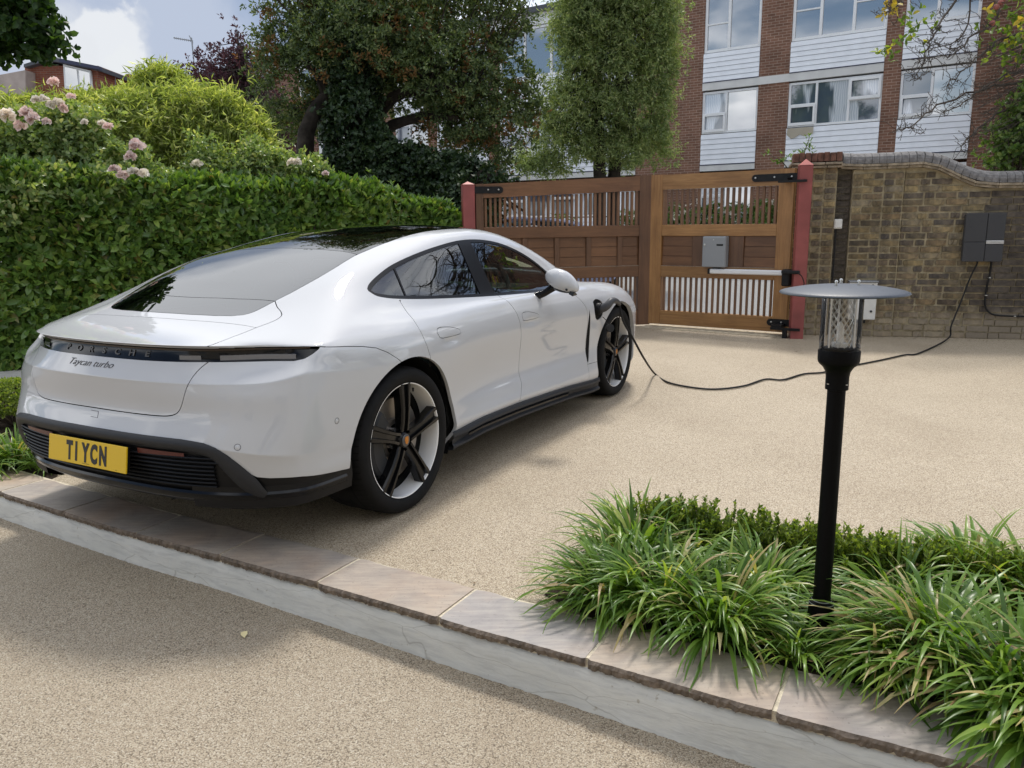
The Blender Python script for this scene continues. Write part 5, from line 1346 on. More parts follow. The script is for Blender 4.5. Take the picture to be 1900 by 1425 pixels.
# side sill
V = []; F = []; xs_ = np.linspace(.425, 2.50, 40); pr = [(-.002, .004), (.012, -.002), (.020, -.014), (.022, -.028), (-.004, -.040), (-.010, -.066), (.018, -.078), (.020, -.088), (.0, -.100), (-.12, -.105)]
for x in xs_:
    z0 = float(np.interp(x, [.42, .74, 1.18, 1.6, 2.0, 2.4], [.287, .303, .291, .272, .249, .216])); h = onbody((x, -1.4, z0 + .004)); y = h[1] if h is not None else -.94
    e_ = min(1, (x - .425) / .12) * min(1, (2.50 - x) / .25 + .25); 
    for (o_, dz) in pr: V.append((x, y - o_ * (.3 + .7 * e_), z0 + dz * (.95 if x > .5 else .95)))
m_ = len(pr)
for i in range(len(xs_) - 1):
    for k in range(m_ - 1): F.append((i * m_ + k, (i + 1) * m_ + k, (i + 1) * m_ + k + 1, i * m_ + k + 1))
mb = MB(); mb.add(V, F); o = cobj(mb, 'side_skirt', M['satin']); mirror_obj(o)
V = []; F = []
for i, x in enumerate(np.linspace(.60, 1.95, 28)):
    z0 = float(np.interp(x, [.42, .74, 1.18, 1.6, 2.0, 2.4], [.287, .303, .291, .272, .249, .216])); y = onbody((x, -1.4, z0 + .004))[1]
    V += [(x, y - .004, z0 - .042), (x, y + .006, z0 - .055), (x, y + .004, z0 - .068)]
for i in range(27):
    for k in range(2): F.append((3 * i + k, 3 * i + 3 + k, 3 * i + 4 + k, 3 * i + 1 + k))
mb = MB(); mb.add(V, F); o = cobj(mb, 'skirt_inlay', M['gloss']); mirror_obj(o)
# ---- light bar details
pl = [(p - n * .012, n) for p, n in plan(.884, -.40) if p[0] - p[1] < .34]
sweep(pl, [(.0, -.006), (.006, -.004), (.007, .003), (.0, .006)], 'upper_light_strip', M['barbrown']).parent = car
pl = [(p - n * .012, n) for p, n in plan(.850, -.40) if -.205 < p[0] - p[1] < .27]
sweep(pl, [(.0, -.011), (.0035, -.010), (.0035, .010), (.0, .011)], 'tail_light', M['lens'], pair=True)
pl = [(p - n * .012, n) for p, n in plan(.852, -.40) if -.40 < p[0] - p[1] < -.225]
sweep(pl, [(.0, -.009), (.0035, -.009), (.0035, .009), (.0, .009)], 'reversing_light', M['lens'], pair=True)
def text_mesh(s, size, ext, sx=1.0, shear=0.0, spacing=1.0, bold=0.0, res=3):
    c = bpy.data.curves.new('t', 'FONT'); c.body = s; c.size = size; c.extrude = ext; c.shear = shear; c.space_character = spacing; c.offset = bold; c.align_x = 'CENTER'; c.resolution_u = res
    o_ = bpy.data.objects.new('t', c); C.objects.link(o_); g_ = bpy.context.evaluated_depsgraph_get(); me = bpy.data.meshes.new_from_object(o_.evaluated_get(g_)); bpy.data.objects.remove(o_)
    co = np.empty(len(me.vertices) * 3); me.vertices.foreach_get('co', co); co = co.reshape(-1, 3) * [sx, 1, 1]; me.vertices.foreach_set('co', co.ravel()); me.update(); return me
def wrap_text(me, y0, z0, lift, zc=None):
    """text x -> -y (seen from behind the car), text y -> z, placed on the rear surface"""
    co = np.empty(len(me.vertices) * 3); me.vertices.foreach_get('co', co); co = co.reshape(-1, 3); out = co.copy()
    for i, (x, y, d) in enumerate(co):
        yy = y0 - x; h = bvh.ray_cast(Vector((-2, -abs(yy), z0 + y)), Vector((1, 0, 0))); px_ = h[0].x if h[0] else -.9
        out[i] = (px_ - lift - d, yy, z0 + y)
    me.vertices.foreach_set('co', out.ravel()); me.update(); return me
word = 'PORSCHE'
for i, ch_ in enumerate(word):
    me = text_mesh(ch_, .033, .0012, sx=1.5, bold=.0006); wrap_text(me, .243 - i * .0865, .851, -.0105)
    me.materials.clear(); me.materials.append(M['barletter']); ob('letter', me, bar)
me = text_mesh('Taycan turbo', .037, .0012, sx=1.52, shear=.45, bold=-.0004); wrap_text(me, .035, .798, .0012); me.materials.clear(); me.materials.append(M['badge']); ob('model_script', me, tg)
# number plate
def pcar(px, xx):  # ray to the plane of the plate
    return w2c(onplane(px, cex, xx + cex @ np.array([CX, CY, 0])))
PX, PZ, PL_ = -.991, .4353, -.16
pm = Matrix.Translation((PX, 0, PZ)) @ Matrix.Rotation(-PL_ * 1.0, 4, 'Y')
q = MB(); q.box(-.004, .004, -.26, .26, -.0555, .0555, .0015); pl_ = cobj(q, 'number_plate', M['yellow']); pl_.matrix_local = pm
q = MB(); q.box(.004, .03, -.24, .24, -.05, .05); o = cobj(q, 'plate_bracket', M['liner']); o.matrix_local = pm
def ptext(s, size, y, z, sx, bold, name='plate_lettering', spacing=1.0):
    me = text_mesh(s, size, .0006, sx=sx, bold=bold, spacing=spacing); co = np.empty(len(me.vertices) * 3); me.vertices.foreach_get('co', co); co = co.reshape(-1, 3)
    out = np.stack([-.0048 - co[:, 2], y - co[:, 0], z + co[:, 1]], 1); me.vertices.foreach_set('co', out.ravel()); me.update(); me.materials.clear(); me.materials.append(M['platetext']); return ob(name, me, pl_)
xpos = [.112, .066, .004, -.052, -.112]
for ch_, yy in zip('T1YCN', xpos):
    if ch_ == '1': ptext('I', .108, yy, -.036, .60, .0055)
    else: ptext(ch_, .108, yy, -.036, .60, .0055)
ptext('........................', .012, 0, -.047, .8, 0); ptext('......', .010, -.20, -.048, .8, 0)
# reflectors, parking sensors, towing cover
def patch(c_, w_, h_, lift, mat, name, parent=car, rough_poly=None):
    """small panel laid on the rear or side surface: centre (s,z)"""
    V = []; nx_, nz_ = 10, 3
    for j in range(nz_):
        for i in range(nx_):
            s = c_[0] + (i / (nx_ - 1) - .5) * w_; z = c_[1] + (j / (nz_ - 1) - .5) * h_ * (1 - .35 * (i / (nx_ - 1)))
            p, n = s_point(s, z); V.append(tuple(p + n * lift))
    F = [(j * nx_ + i, j * nx_ + i + 1, (j + 1) * nx_ + i + 1, (j + 1) * nx_ + i) for j in range(nz_ - 1) for i in range(nx_ - 1)]
    mb_ = MB(); mb_.add(V, F, True); mb_.add([(x, -y, z) for x, y, z in V], [f[::-1] for f in F], True); return cobj(mb_, name, mat, parent)
patch((-.53, .476), .27, .022, .006, M['reflector'], 'reflector')
for (x, z, side) in ((-.492, .565, 1), (-.843, .514, 0)):
    h = s_point(x + (.955 if side else .742), z); p, n = h; n_ = Vector(n); Mx = n_.to_track_quat('Z', 'Y').to_matrix().to_4x4(); Mx.translation = Vector(p)
    q = MB(); q.lathe([(.0118, .0006), (.0128, .0010), (.0138, .0004)], n=24); o = cobj(q, 'parking_sensor', M['badge']); o.matrix_local = Mx
    q = MB(); q.lathe([(0, .0008), (.0105, .0006), (.0112, .0)], n=24); o = cobj(q, 'parking_sensor', M['paint']); o.matrix_local = Mx
# thin line of the towing-eye cover
for (y0, y1, z0, z1) in ((.03, -.02, .607, .606), (-.02, -.025, .606, .582), (-.025, .02, .581, .583)):
    P = []
    for t in (0, .5, 1):
        y = y0 + (y1 - y0) * t; z = z0 + (z1 - z0) * t; h = bvh.ray_cast(Vector((-2, -abs(y), z)), Vector((1, 0, 0))); P.append((h[0].x - .0003, y, z))
    q = MB(); q.tube(P, .0011, 5); cobj(q, 'tow_cover_edge', M['badge'], bmp)

for k_ in ('satin', 'gloss', 'tyre', 'rimblack', 'grille', 'caliper', 'liner'):
    M[k_].node_tree.nodes['Principled BSDF'].inputs['Specular IOR Level'].default_value = {'gloss': .5, 'rimblack': .4}.get(k_, .2)
# ---- wheels
def spoke(q, ang, flip):
    """spoke in the wheel plane (x,z), outer face towards -y"""
    ca, sa = math.cos(ang), math.sin(ang)
    def T(r, t, d): return (r * ca - t * sa, d, r * sa + t * ca)
    rs = [.045, .09, .15, .21, .258, .2772]; hw = [.034, .030, .031, .037, .043, .044]; dep = [-.002, -.009, -.013, -.0125, -.0115, -.0100]
    V = []; n = 0
    for r, w_, d in zip(rs, hw, dep):
        cs = [(-w_, .036), (-w_, d + .010), (-w_ * .86, d), (-w_ * .46, d - .001), (-w_ * .34, d + .014), (w_ * .34, d + .014), (w_ * .46, d - .001), (w_ * .86, d), (w_, d + .010), (w_, .036)]
        for (t, dd) in cs: V.append(T(r, t, dd))
        n = len(cs)
    F = []
    for i in range(len(rs) - 1):
        for k in range(n - 1): F.append((i * n + k, i * n + k + 1, (i + 1) * n + k + 1, (i + 1) * n + k))
    F.append(tuple(range(n))); F.append(tuple(range(len(V) - n, len(V))))
    q.add(V, F)
def make_wheel(name, x, side, tw, rot, Rw=.358, offs=-.942, steer=0.0):
    t = bpy.data.objects.new(name, None); t.empty_display_size = .1; link(t, car); t.location = (x, offs if side < 0 else -offs, Rw - .003); t.rotation_euler = (0, 0, (math.pi if side > 0 else 0) + steer)
    # tyre: outer sidewall at y=-.012
    Wt = tw; r0 = .272
    prof = [(.274, .02), (.279, -.004), (.288, -.012), (.300, -.020), (.325, -.022), (.343, -.014), (.352, .002), (.3565, .02), (.358, .05), (.3583, Wt / 2), (.358, Wt - .05), (.354, Wt - .015), (.335, Wt + .01), (.29, Wt + .005), (.262, Wt - .03)]
    q = MB(); q.lathe([(r, y) for r, y in prof], n=96, axis='y'); ty = q.obj('tyre', M['tyre'], t)
    # tread grooves: circumferential ribs plus short lateral sipes
    q = MB()
    for gy in (.075, .13, Wt - .13, Wt - .075):
        q.lathe([(.3588, gy - .004), (.3592, gy), (.3588, gy + .004)], n=96, axis='y')
    q.obj('tread_groove', M['liner'], t)
    q = MB()
    for k in range(72):
        a = 2 * math.pi * k / 72; da = .012
        for (ya, yb, ra, rb) in ((-.004, .062, .3562, .3590), (Wt - .06, Wt - .005, .3590, .3565)):
            V = []
            for (aa, yy, rr) in ((a, ya, ra), (a + .0035 / .358, ya, ra), (a + .03 + .0035 / .358, yb, rb), (a + .03, yb, rb)): V.append((rr * math.cos(aa), yy, rr * math.sin(aa)))
            q.add(V, [(0, 1, 2, 3)])
    q.obj('tread_sipe', M['liner'], t)
    q = MB(); q.lathe([(.2795, -.009), (.2812, -.0105), (.284, -.006), (.284, 0)], n=96, axis='y'); q.obj('rim_flange', M['rimblack'], t)
    q = MB(); q.lathe([(.2795, -.009), (.2755, -.008), (.2725, .0), (.271, .012), (.268, .05), (.266, .088)], n=96, axis='y'); q.obj('rim', M['rimwhite'], t)
    q = MB(); q.lathe([(.266, .0885), (.24, .10), (.236, .16), (.232, Wt - .03), (.06, Wt - .02), (0, Wt - .02)], n=64, axis='y'); q.obj('rim_barrel', M['liner'], t)
    for k in range(5):
        q = MB(); spoke(q, rot + 2 * math.pi * k / 5, 1); q.obj('spoke', M['rimblack'], t)
    q = MB(); q.lathe([(0, -.004), (.034, -.003), (.040, .004), (.046, .014), (.056, .05), (.08, .06)], n=40, axis='y'); q.obj('hub', M['rimblack'], t)
    q = MB(); q.lathe([(0, -.0085), (.027, -.0075), (.031, -.005)], n=32, axis='y'); cap = q.obj('centre_cap', M['badge'], t)
    q = MB(); q.prism([(-.013, .018), (0, .020), (.013, .018), (.014, .0), (.009, -.013), (0, -.020), (-.009, -.013), (-.014, 0)], -.0105, -.008); q.obj('crest', M['gold'], t)
    q = MB()
    for k in range(5):
        a = rot + 2 * math.pi * (k + .5) / 5; q.lathe([(0, .030), (.010, .030), (.011, .06)], (.068 * math.cos(a), 0, .068 * math.sin(a)), 12, 'y')
    q.obj('wheel_bolts', M['chrome'], t)
    q = MB(); q.lathe([(.06, .075), (.07, .072), (.20, .072), (.203, .08), (.203, .10)], n=64, axis='y'); q.lathe([(.06, .06), (.10, .055), (.105, .074)], n=40, axis='y'); q.obj('brake_disc', M['disc'], t)
    q = MB(); V = []; n = 14; F = []
    for k in range(n + 1):
        a = R(128) + R(104) * k / n
        for (r, y) in ((.115, .055), (.125, .035), (.20, .032), (.214, .045), (.214, .10), (.115, .10)): V.append((r * math.cos(a), y, r * math.sin(a)))
    for k in range(n):
        for j in range(6): F.append((6 * k + j, 6 * k + (j + 1) % 6, 6 * k + 6 + (j + 1) % 6, 6 * k + 6 + j))
    F += [tuple(range(6)), tuple(range(6 * n, 6 * n + 6))]; q.add(V, F); q.obj('brake_caliper', M['caliper'], t)
    a = rot - R(36) + R(10); q = MB(); q.tube([(.262 * math.cos(a), .03, .262 * math.sin(a)), (.245 * math.cos(a), .025, .245 * math.sin(a))], [.006, .004], 8); q.obj('valve', M['blackrub'], t)
    return t
make_wheel('wheel', 0, -1, .285, R(88), offs=-.944); make_wheel('wheel', 2.9, -1, .255, R(85), offs=-.922)
make_wheel('wheel', 0, 1, .285, R(20), offs=-.944); make_wheel('wheel', 2.9, 1, .255, R(50), offs=-.922)
# ---- wing mirrors
def mirror_part():
    c = cary((1042, 523), -1.04)
    t = bpy.data.objects.new('wing_mirror', None); link(t, car); t.location = tuple(c); t.rotation_euler = (R(26), R(-6), R(-8))
    def ell(k0, k1, s_, dz=0.0):
        V = []; F = []; nu2, nv2 = 28, 18
        for i in range(k0, k1 + 1):
            ph = math.pi * i / nv2
            for k in range(nu2):
                th = 2 * math.pi * k / nu2; x, y, z = math.sin(ph) * math.cos(th), math.sin(ph) * math.sin(th), math.cos(ph)
                y2 = math.copysign(abs(y) ** .82, y); tp = 1 - .34 * max(-y2, 0) ** 1.3 - .10 * max(y2, 0)
                V.append((x * .072 * tp * s_ + .02 * max(-y2, 0), y2 * .122 * s_, z * .074 * tp * s_ * (1 if z > 0 else .86) + dz))
        for i in range(k1 - k0):
            for k in range(nu2): F.append((i * nu2 + k, i * nu2 + (k + 1) % nu2, (i + 1) * nu2 + (k + 1) % nu2, (i + 1) * nu2 + k))
        return V, F
    q = MB(); q.add(*ell(0, 12, 1.0), True); q.obj('mirror_cap', M['paint'], t)
    q = MB(); q.add(*ell(12, 18, 1.012), True); q.obj('mirror_base', M['gloss'], t)
    q = MB(); q.prism([(-.030, -.034), (-.022, -.014), (.010, -.020), (.03, -.036)], -.1215, -.09); q.obj('mirror_vent', M['gloss'], t)
    q = MB(); q.lathe([(0, -.080), (.0065, -.0805), (.0075, -.07)], (-.047, 0, -.008), 12, 'y'); q.obj('mirror_camera', M['gloss'], t)
    q = MB(); V = []
    for k in range(20): a = 2 * math.pi * k / 20; V.append((-.066 + .003 * math.cos(a), .104 * math.copysign(abs(math.cos(a)) ** .7, math.cos(a)), .052 * math.copysign(abs(math.sin(a)) ** .7, math.sin(a)) - .002))
    return t, c
mt, mc = mirror_part()
q = MB(); q.tube([(mc[0] + .01, mc[1] + .06, mc[2] - .035), (mc[0] + .0, mc[1] + .12, mc[2] - .075), (mc[0] - .01, -.86, .905)], [.026, .022, .026], 10); cobj(q, 'mirror_arm', M['gloss'])
t2 = mt.copy(); C.objects.link(t2); t2.parent = car; t2.location = (mc[0], -mc[1], mc[2])
for ch_ in list(mt.children):
    c_ = ch_.copy(); C.objects.link(c_); c_.parent = t2
# ---- cabin seen through the glass
def seat(x, y):
    q = MB(); q.box(x - .25, x + .27, y - .25, y + .25, .42, .60, .05); q.box(x - .36, x - .20, y - .25, y + .25, .55, 1.02, .06); q.box(x - .36, x - .26, y - .13, y + .13, 1.0, 1.16, .04); return cobj(q, 'seat', M['cream'])
seat(1.35, -.40); seat(1.35, .40); seat(.80, -.30); seat(.80, .30)
q = MB(); q.box(1.85, 2.35, -.72, .72, .70, .93, .05); cobj(q, 'dashboard', M['darkint'])
q = MB(); q.box(-.34, 2.3, -.80, .80, .23, .40); cobj(q, 'cabin_floor', M['darkint'])
q = MB(); q.box(-.45, .12, -.60, .60, .80, .93, .02); cobj(q, 'parcel_shelf', M['darkint'])
q = MB(); P = [(1.74 + .06 * math.sin(a), -.40 + .175 * math.cos(a), .93 + .165 * math.sin(a)) for a in np.linspace(0, 2 * math.pi, 33)]; q.tube(P, .014, 8, False); q.tube([(1.74, -.57, .93), (1.78, -.4, .92), (1.74, -.23, .93)], .02, 8); q.tube([(1.78, -.4, .92), (1.95, -.4, .86)], .04, 8); cobj(q, 'steering_wheel', M['cream'])
for s_ in (-1, 1):
    q = MB(); q.box(.56, 2.0, s_ * .80 - .012, s_ * .80 + .012, .45, .90); cobj(q, 'door_lining', M['cream'])
# inner roof and pillars lining (dark)
stp = (A - NRM * .02)[::2, ::2]; Fi = []
for i in range(stp.shape[0] - 1):
    for j in range(stp.shape[1] - 1):
        c = (stp[i, j] + stp[i + 1, j + 1]) / 2
        if c[2] < 1.0 or (abs(c[1]) < .55 and (c[0] < .26 or c[0] > 1.85)): continue
        if c[1] < -.5 and any(inpoly(*(np.array([stp[a_, b_][0], stp[a_, b_][2]]) ), DLO) for a_ in (i, i + 1) for b_ in (j, j + 1)): continue
        if c[1] < -.5 and inpoly(c[0], c[2], DLO): continue
        Fi.append((i * stp.shape[1] + j, i * stp.shape[1] + j + 1, (i + 1) * stp.shape[1] + j + 1, (i + 1) * stp.shape[1] + j))
V = [tuple(p) for p in stp.reshape(-1, 3)]; k = len(V)
ob('headliner', mesh('headliner', V + [(x, -y, z) for x, y, z in V], Fi + [tuple(i + k for i in f[::-1]) for f in Fi], M['darkint']), car)

# =================================================================== CHARGING CABLE
plug0 = onbody((2.47, -1.4, .745)); plug0 = np.array([2.455, plug0[1] + .02, .745])
cc = thing('charging_cable', 'black charging cable from the car wing across the drive to the wall charger', 'charging cable', tuple(gz((1330, 722))))
cw = lambda p: tuple(c2w(p))
q = MB(); P = [plug0, plug0 + [.0, -.05, .004], plug0 + [.012, -.085, .025], plug0 + [.05, -.10, .052], plug0 + [.11, -.105, .052], plug0 + [.17, -.105, .035], plug0 + [.21, -.105, .015]]
q.tube([cw(p) for p in crv(P, 4)], [p[0] for p in crv([(.032, 0), (.032, 0), (.030, 0), (.026, 0), (.022, 0), (.019, 0), (.015, 0)], 4)], 14); q.obj('plug_handle', M['greyplastic'], cc, True)
q = MB(); q.tube([cw(plug0 + [0, -.0, 0]), cw(plug0 + [0, -.045, 0])], .042, 18); q.obj('plug_collar', M['blackrub'], cc, True)
pe = plug0 + [.21, -.105, .015]
ground = [(1215.4, 693.8), (1240, 709.5), (1285, 719), (1330, 722), (1380, 716), (1420, 703.7), (1452.6, 704.7), (1491, 694), (1527, 691), (1560, 682), (1594.7, 676), (1640, 667), (1678.6, 658.5), (1706, 655)]
yy = pe[1] - .02
P = [cw(pe)] + [tuple(onplane(p, cey, yy - .03 * i + cey @ np.array([CX, CY, 0]))) for i, p in enumerate([(1156.4, 595.5), (1174, 627), (1195.7, 666.3)])]
P += [tuple(gz(p, .012)) for p in ground[0:]]
P += [wl(1.49, .03, -.25), wl(1.53, .16, -.16), wl(1.62, .42, -.09), wl(1.70, .70, -.06), wl(1.752, .84, -.055), wl(1.758, .90, -.055)]
P2 = [tuple(p) for p in crv(P, 8)]
q = MB(); q.tube(P2, .0085, 8); q.obj('cable', M['blackrub'], cc, True)
# rubber socket cap hanging on its tether
cp = thing('socket_cap', 'black rubber socket cap hanging on a tether below the charging plug', 'cap', tuple(c2w((2.53, -1.0, .62))))
q = MB(); q.tube([cw((2.50, -.965, .68)), cw((2.51, -.99, .655)), cw((2.505, -.985, .635)), cw((2.53, -1.0, .625))], .003, 6); q.obj('tether', M['blackrub'], cp, True)
c0_ = c2w((2.545, -.995, .590)); dirv = np.array(c2w((2.50, -1.055, .60))) - c0_; 
q = MB(); q.tube([tuple(c0_), tuple(c0_ + dirv * .45), tuple(c0_ + dirv * .46)], [.027, .031, .022], 18); q.obj('cap_body', M['blackrub'], cp, True)
# =================================================================== GARDEN LAMP
lx, ly = .9865, 2.345
lamp = thing('garden_lamp', 'black bollard garden lamp with a wide grey disc hood and clear cylinder', 'lamp', (lx, ly, 0))
q = MB(); q.lathe([(0, -.05), (.058, -.05), (.056, .0), (.046, .03), (.042, .10), (.0375, .165), (.0365, .172), (.030, .176)], n=40); q.obj('base', M['lampblack'], lamp)
q = MB(); q.lathe([(.0300, .1755), (.0308, .1775), (.0300, .1795)], n=40); q.obj('wire_ring', M['greymetal'], lamp)
q = MB(); q.lathe([(.0383, .166), (.0391, .168), (.0383, .170)], n=40); q.obj('wire_ring', M['greymetal'], lamp)
q = MB(); q.lathe([(.0268, .17), (.0270, .5), (.0265, .870)], n=40); q.obj('post', M['lampblack'], lamp)
q = MB(); q.lathe([(.0265, .866), (.0335, .868), (.0335, .906), (.036, .922), (.044, .936), (.054, .945), (.0585, .951), (.0600, .958), (.0605, .985), (.059, .989), (.050, .990), (.050, .994), (.040, .998), (0, .998)], n=48); q.obj('cup', M['lampblack'], lamp)
q = MB(); q.lathe([(.059, .990), (.0585, 1.165)], n=64); q.obj('clear_cylinder', M['clear'], lamp)
# spun hood: shallow dome with rolled rim
prof = [(0, 1.1845), (.04, 1.184), (.08, 1.1815), (.12, 1.177), (.155, 1.1705), (.172, 1.1665), (.1795, 1.1635), (.1815, 1.160), (.179, 1.1575), (.172, 1.1575), (.12, 1.163), (.06, 1.166), (0, 1.167)]
q = MB(); q.lathe([(max(r, 0.0004), z) for r, z in prof], n=96); hood = q.obj('hood', M['lampdisc'], lamp)
for a in (R(215), R(330), R(80)):
    q = MB(); c = (.040 * math.cos(a), .040 * math.sin(a), 0); q.lathe([(.0045, 1.184), (.0045, 1.1885), (.0032, 1.189), (.0032, 1.1915), (.0048, 1.192), (.0048, 1.196), (.003, 1.1985), (.0003, 1.199)], c, 14); q.obj('acorn_nut', M['steel'], hood)
for a in (R(200), R(320), R(80)):
    q = MB(); q.tube([(.040 * math.cos(a), .040 * math.sin(a), .995), (.040 * math.cos(a), .040 * math.sin(a), 1.165)], .003, 8); q.obj('support_rod', M['steel'], lamp)
# expanded metal louvre inside
q = MB(); n = 12; rr = .034
for k in range(n):
    for sgn in (-1, 1):
        P = [(rr * math.cos(2 * math.pi * (k + sgn * t * 1.6) / n), rr * math.sin(2 * math.pi * (k + sgn * t * 1.6) / n), .998 + t * .162 / 4.0) for t in np.linspace(0, 4, 17)]
        q.tube(P, .0011, 4, False)
q.obj('mesh_louvre', M['steel'], lamp)
q = MB(); q.lathe([(.022, .998), (.024, 1.010), (.010, 1.012), (.009, 1.06), (.0003, 1.075)], n=20); q.obj('bulb', plain('frosted_bulb', (.75, .75, .72), .3), lamp)
q = MB()
for a in (R(-60), R(200)):
    c = (.0335 * math.cos(a), .0335 * math.sin(a), .885); q.lathe([(0, 0), (.004, 0), (.004, .003)], c, 8)
q.obj('grub_screw', M['steel'], lamp)
# =================================================================== PLANTS
def unit(a): return a / np.maximum(np.linalg.norm(a, axis=-1, keepdims=True), 1e-9)
def leaves(P, D, Nn, L, W, fold=.25, detail=0, curl=0.0):
    """P base points, D leaf axes, Nn leaf normals -> V,F arrays. detail 0: two triangles folded; 1: pointed oval of six"""
    n = len(P); D = unit(D); S = unit(np.cross(D, Nn)); U = unit(np.cross(S, D)); L = np.broadcast_to(L, n)[:, None]; W = np.broadcast_to(W, n)[:, None]
    if detail == 0:
        V = np.stack([P, P + D * L * .5 + S * W * .5 + U * W * fold, P + D * L - U * L * curl, P + D * L * .5 - S * W * .5 + U * W * fold], 1).reshape(-1, 3)
        b = np.arange(n)[:, None] * 4; F = np.concatenate([b + [0, 1, 2], b + [0, 2, 3]], 1).reshape(-1, 3); return V, F
    V = np.stack([P, P + D * L * .30 + S * W * .42 + U * W * fold, P + D * L * .68 + S * W * .44 + U * (W * fold - L * curl * .4), P + D * L - U * L * curl,
                  P + D * L * .68 - S * W * .44 + U * (W * fold - L * curl * .4), P + D * L * .30 - S * W * .42 + U * W * fold, P + D * L * .5 - U * L * curl * .15], 1).reshape(-1, 3)
    b = np.arange(n)[:, None] * 7
    F = np.concatenate([b + [0, 1, 6], b + [1, 2, 6], b + [2, 3, 6], b + [3, 4, 6], b + [4, 5, 6], b + [5, 0, 6]], 1).reshape(-1, 3); return V, F
def cat(parts):
    Vs = []; Fs = []; k = 0
    for V, F in parts: Vs.append(V); Fs.append(F + k); k += len(V)
    return np.concatenate(Vs), np.concatenate(Fs)
def rdir(n): return unit(rng.normal(size=(n, 3)))
def whorls(Cn, Nrm, k, L, W, spread=.9, up_=.2, detail=1, jit=.25, curl=.1, fold=.2, rnd_pos=.0):
    """sprigs: k leaves fanned round each shoot tip Cn pointing roughly along Nrm"""
    n = len(Cn); A_ = unit(Nrm + rng.normal(size=(n, 3)) * jit); T1 = unit(np.cross(A_, rdir(n))); T2 = np.cross(A_, T1); ps = []; ds = []; ns = []
    for i in range(k):
        a = 2 * math.pi * i / k + rng.uniform(0, 1, n); sp_ = rng.uniform(.5, 1.1, n) * spread
        rad = T1 * np.cos(a)[:, None] + T2 * np.sin(a)[:, None]; d = unit(A_ + rad * sp_[:, None] * 1.5 + np.array([0, 0, up_])); ps.append(Cn + rng.normal(size=(n, 3)) * rnd_pos - A_ * (i / k) * L * .5); ds.append(d); ns.append(unit(A_ - rad * .2 + rng.normal(size=(n, 3)) * .25))
    P = np.concatenate(ps); D = np.concatenate(ds); Nn = np.concatenate(ns); m = len(P)
    return leaves(P, D, Nn, L * rng.uniform(.65, 1.2, m), W * rng.uniform(.7, 1.15, m), fold, detail, curl)
def plant(name, label, cat_, loc, group=None): return thing(name, label, cat_, loc, 0, group)
def foliage(parent, name, VF, mat, kind=None, smooth=False):
    return ob(name, npmesh(name, VF[0], VF[1], mat, smooth), parent, True, kind)
def hvtex(x, y, sc_=1.0):   # cheap smooth noise
    return (np.sin(x * 1.7 * sc_ + 1.3) * np.cos(y * 2.1 * sc_ + .4) + .6 * np.sin(x * 4.3 * sc_ + y * 3.1 * sc_) + .35 * np.sin(x * 9.1 * sc_ - y * 7.7 * sc_)) / 1.6

# ---- laurel hedge from the left edge to the gate post
H0 = np.array([-4.95, 7.62]); H1 = np.array([-.62, 10.15]); hd = (H1 - H0) / np.linalg.norm(H1 - H0); hn = np.array([hd[1], -hd[0]])   # towards the camera
HL = float(np.linalg.norm(H1 - H0))
def htop(t):   # height along the hedge
    return np.interp(t, [-3, 0, .6, 3.4, 4.0, 4.35, HL], [1.98, 1.93, 1.86, 1.80, 1.74, 1.60, 1.52])
hedge = plant('laurel_hedge', 'long clipped laurel hedge of glossy green leaves behind the white car', 'hedge', (*(H0 + hd * 2), 0))
n = 6300; t = rng.uniform(-2.6, HL - .05, n); zt = htop(t); z = rng.uniform(-.02, 1, n) ** .9 * zt
dep = hvtex(t, z) * .09 + rng.uniform(-.07, .07, n) - np.clip((z / zt - .86) / .14, 0, 1) ** 2 * .14
face = np.stack([H0[0] + hd[0] * t + hn[0] * dep, H0[1] + hd[1] * t + hn[1] * dep, z], 1)
fn = np.tile(np.array([hn[0], hn[1], .25]), (n, 1))
n2 = 3800; t2_ = rng.uniform(-2.6, HL - .05, n2); d2 = rng.uniform(-.9, .06, n2); z2 = htop(t2_) + hvtex(t2_, d2 * 2) * .06 + rng.uniform(-.05, .075, n2) - np.clip(d2 + .12, 0, 1) ** 1.5 * 1.6
topf = np.stack([H0[0] + hd[0] * t2_ + hn[0] * d2, H0[1] + hd[1] * t2_ + hn[1] * d2, z2], 1); tn = np.tile(np.array([hn[0] * .25, hn[1] * .25, 1.]), (n2, 1))
# second, deeper layer so that no gap shows daylight
n3 = 4200; t3 = rng.uniform(-2.6, HL - .05, n3); z3 = rng.uniform(0, .97, n3) * htop(t3); d3 = -.12 - rng.uniform(0, .14, n3)
deep = np.stack([H0[0] + hd[0] * t3 + hn[0] * d3, H0[1] + hd[1] * t3 + hn[1] * d3, z3], 1); dn = np.tile(np.array([hn[0], hn[1], .3]), (n3, 1))
foliage(hedge, 'hedge_foliage', cat([whorls(face, fn, 5, .132, .060, .95, .22, jit=.45), whorls(topf, tn, 5, .118, .052, .6, .35), whorls(deep, dn, 4, .12, .06, 1.0, .2, 0)]), M['laurel'], 'stuff')
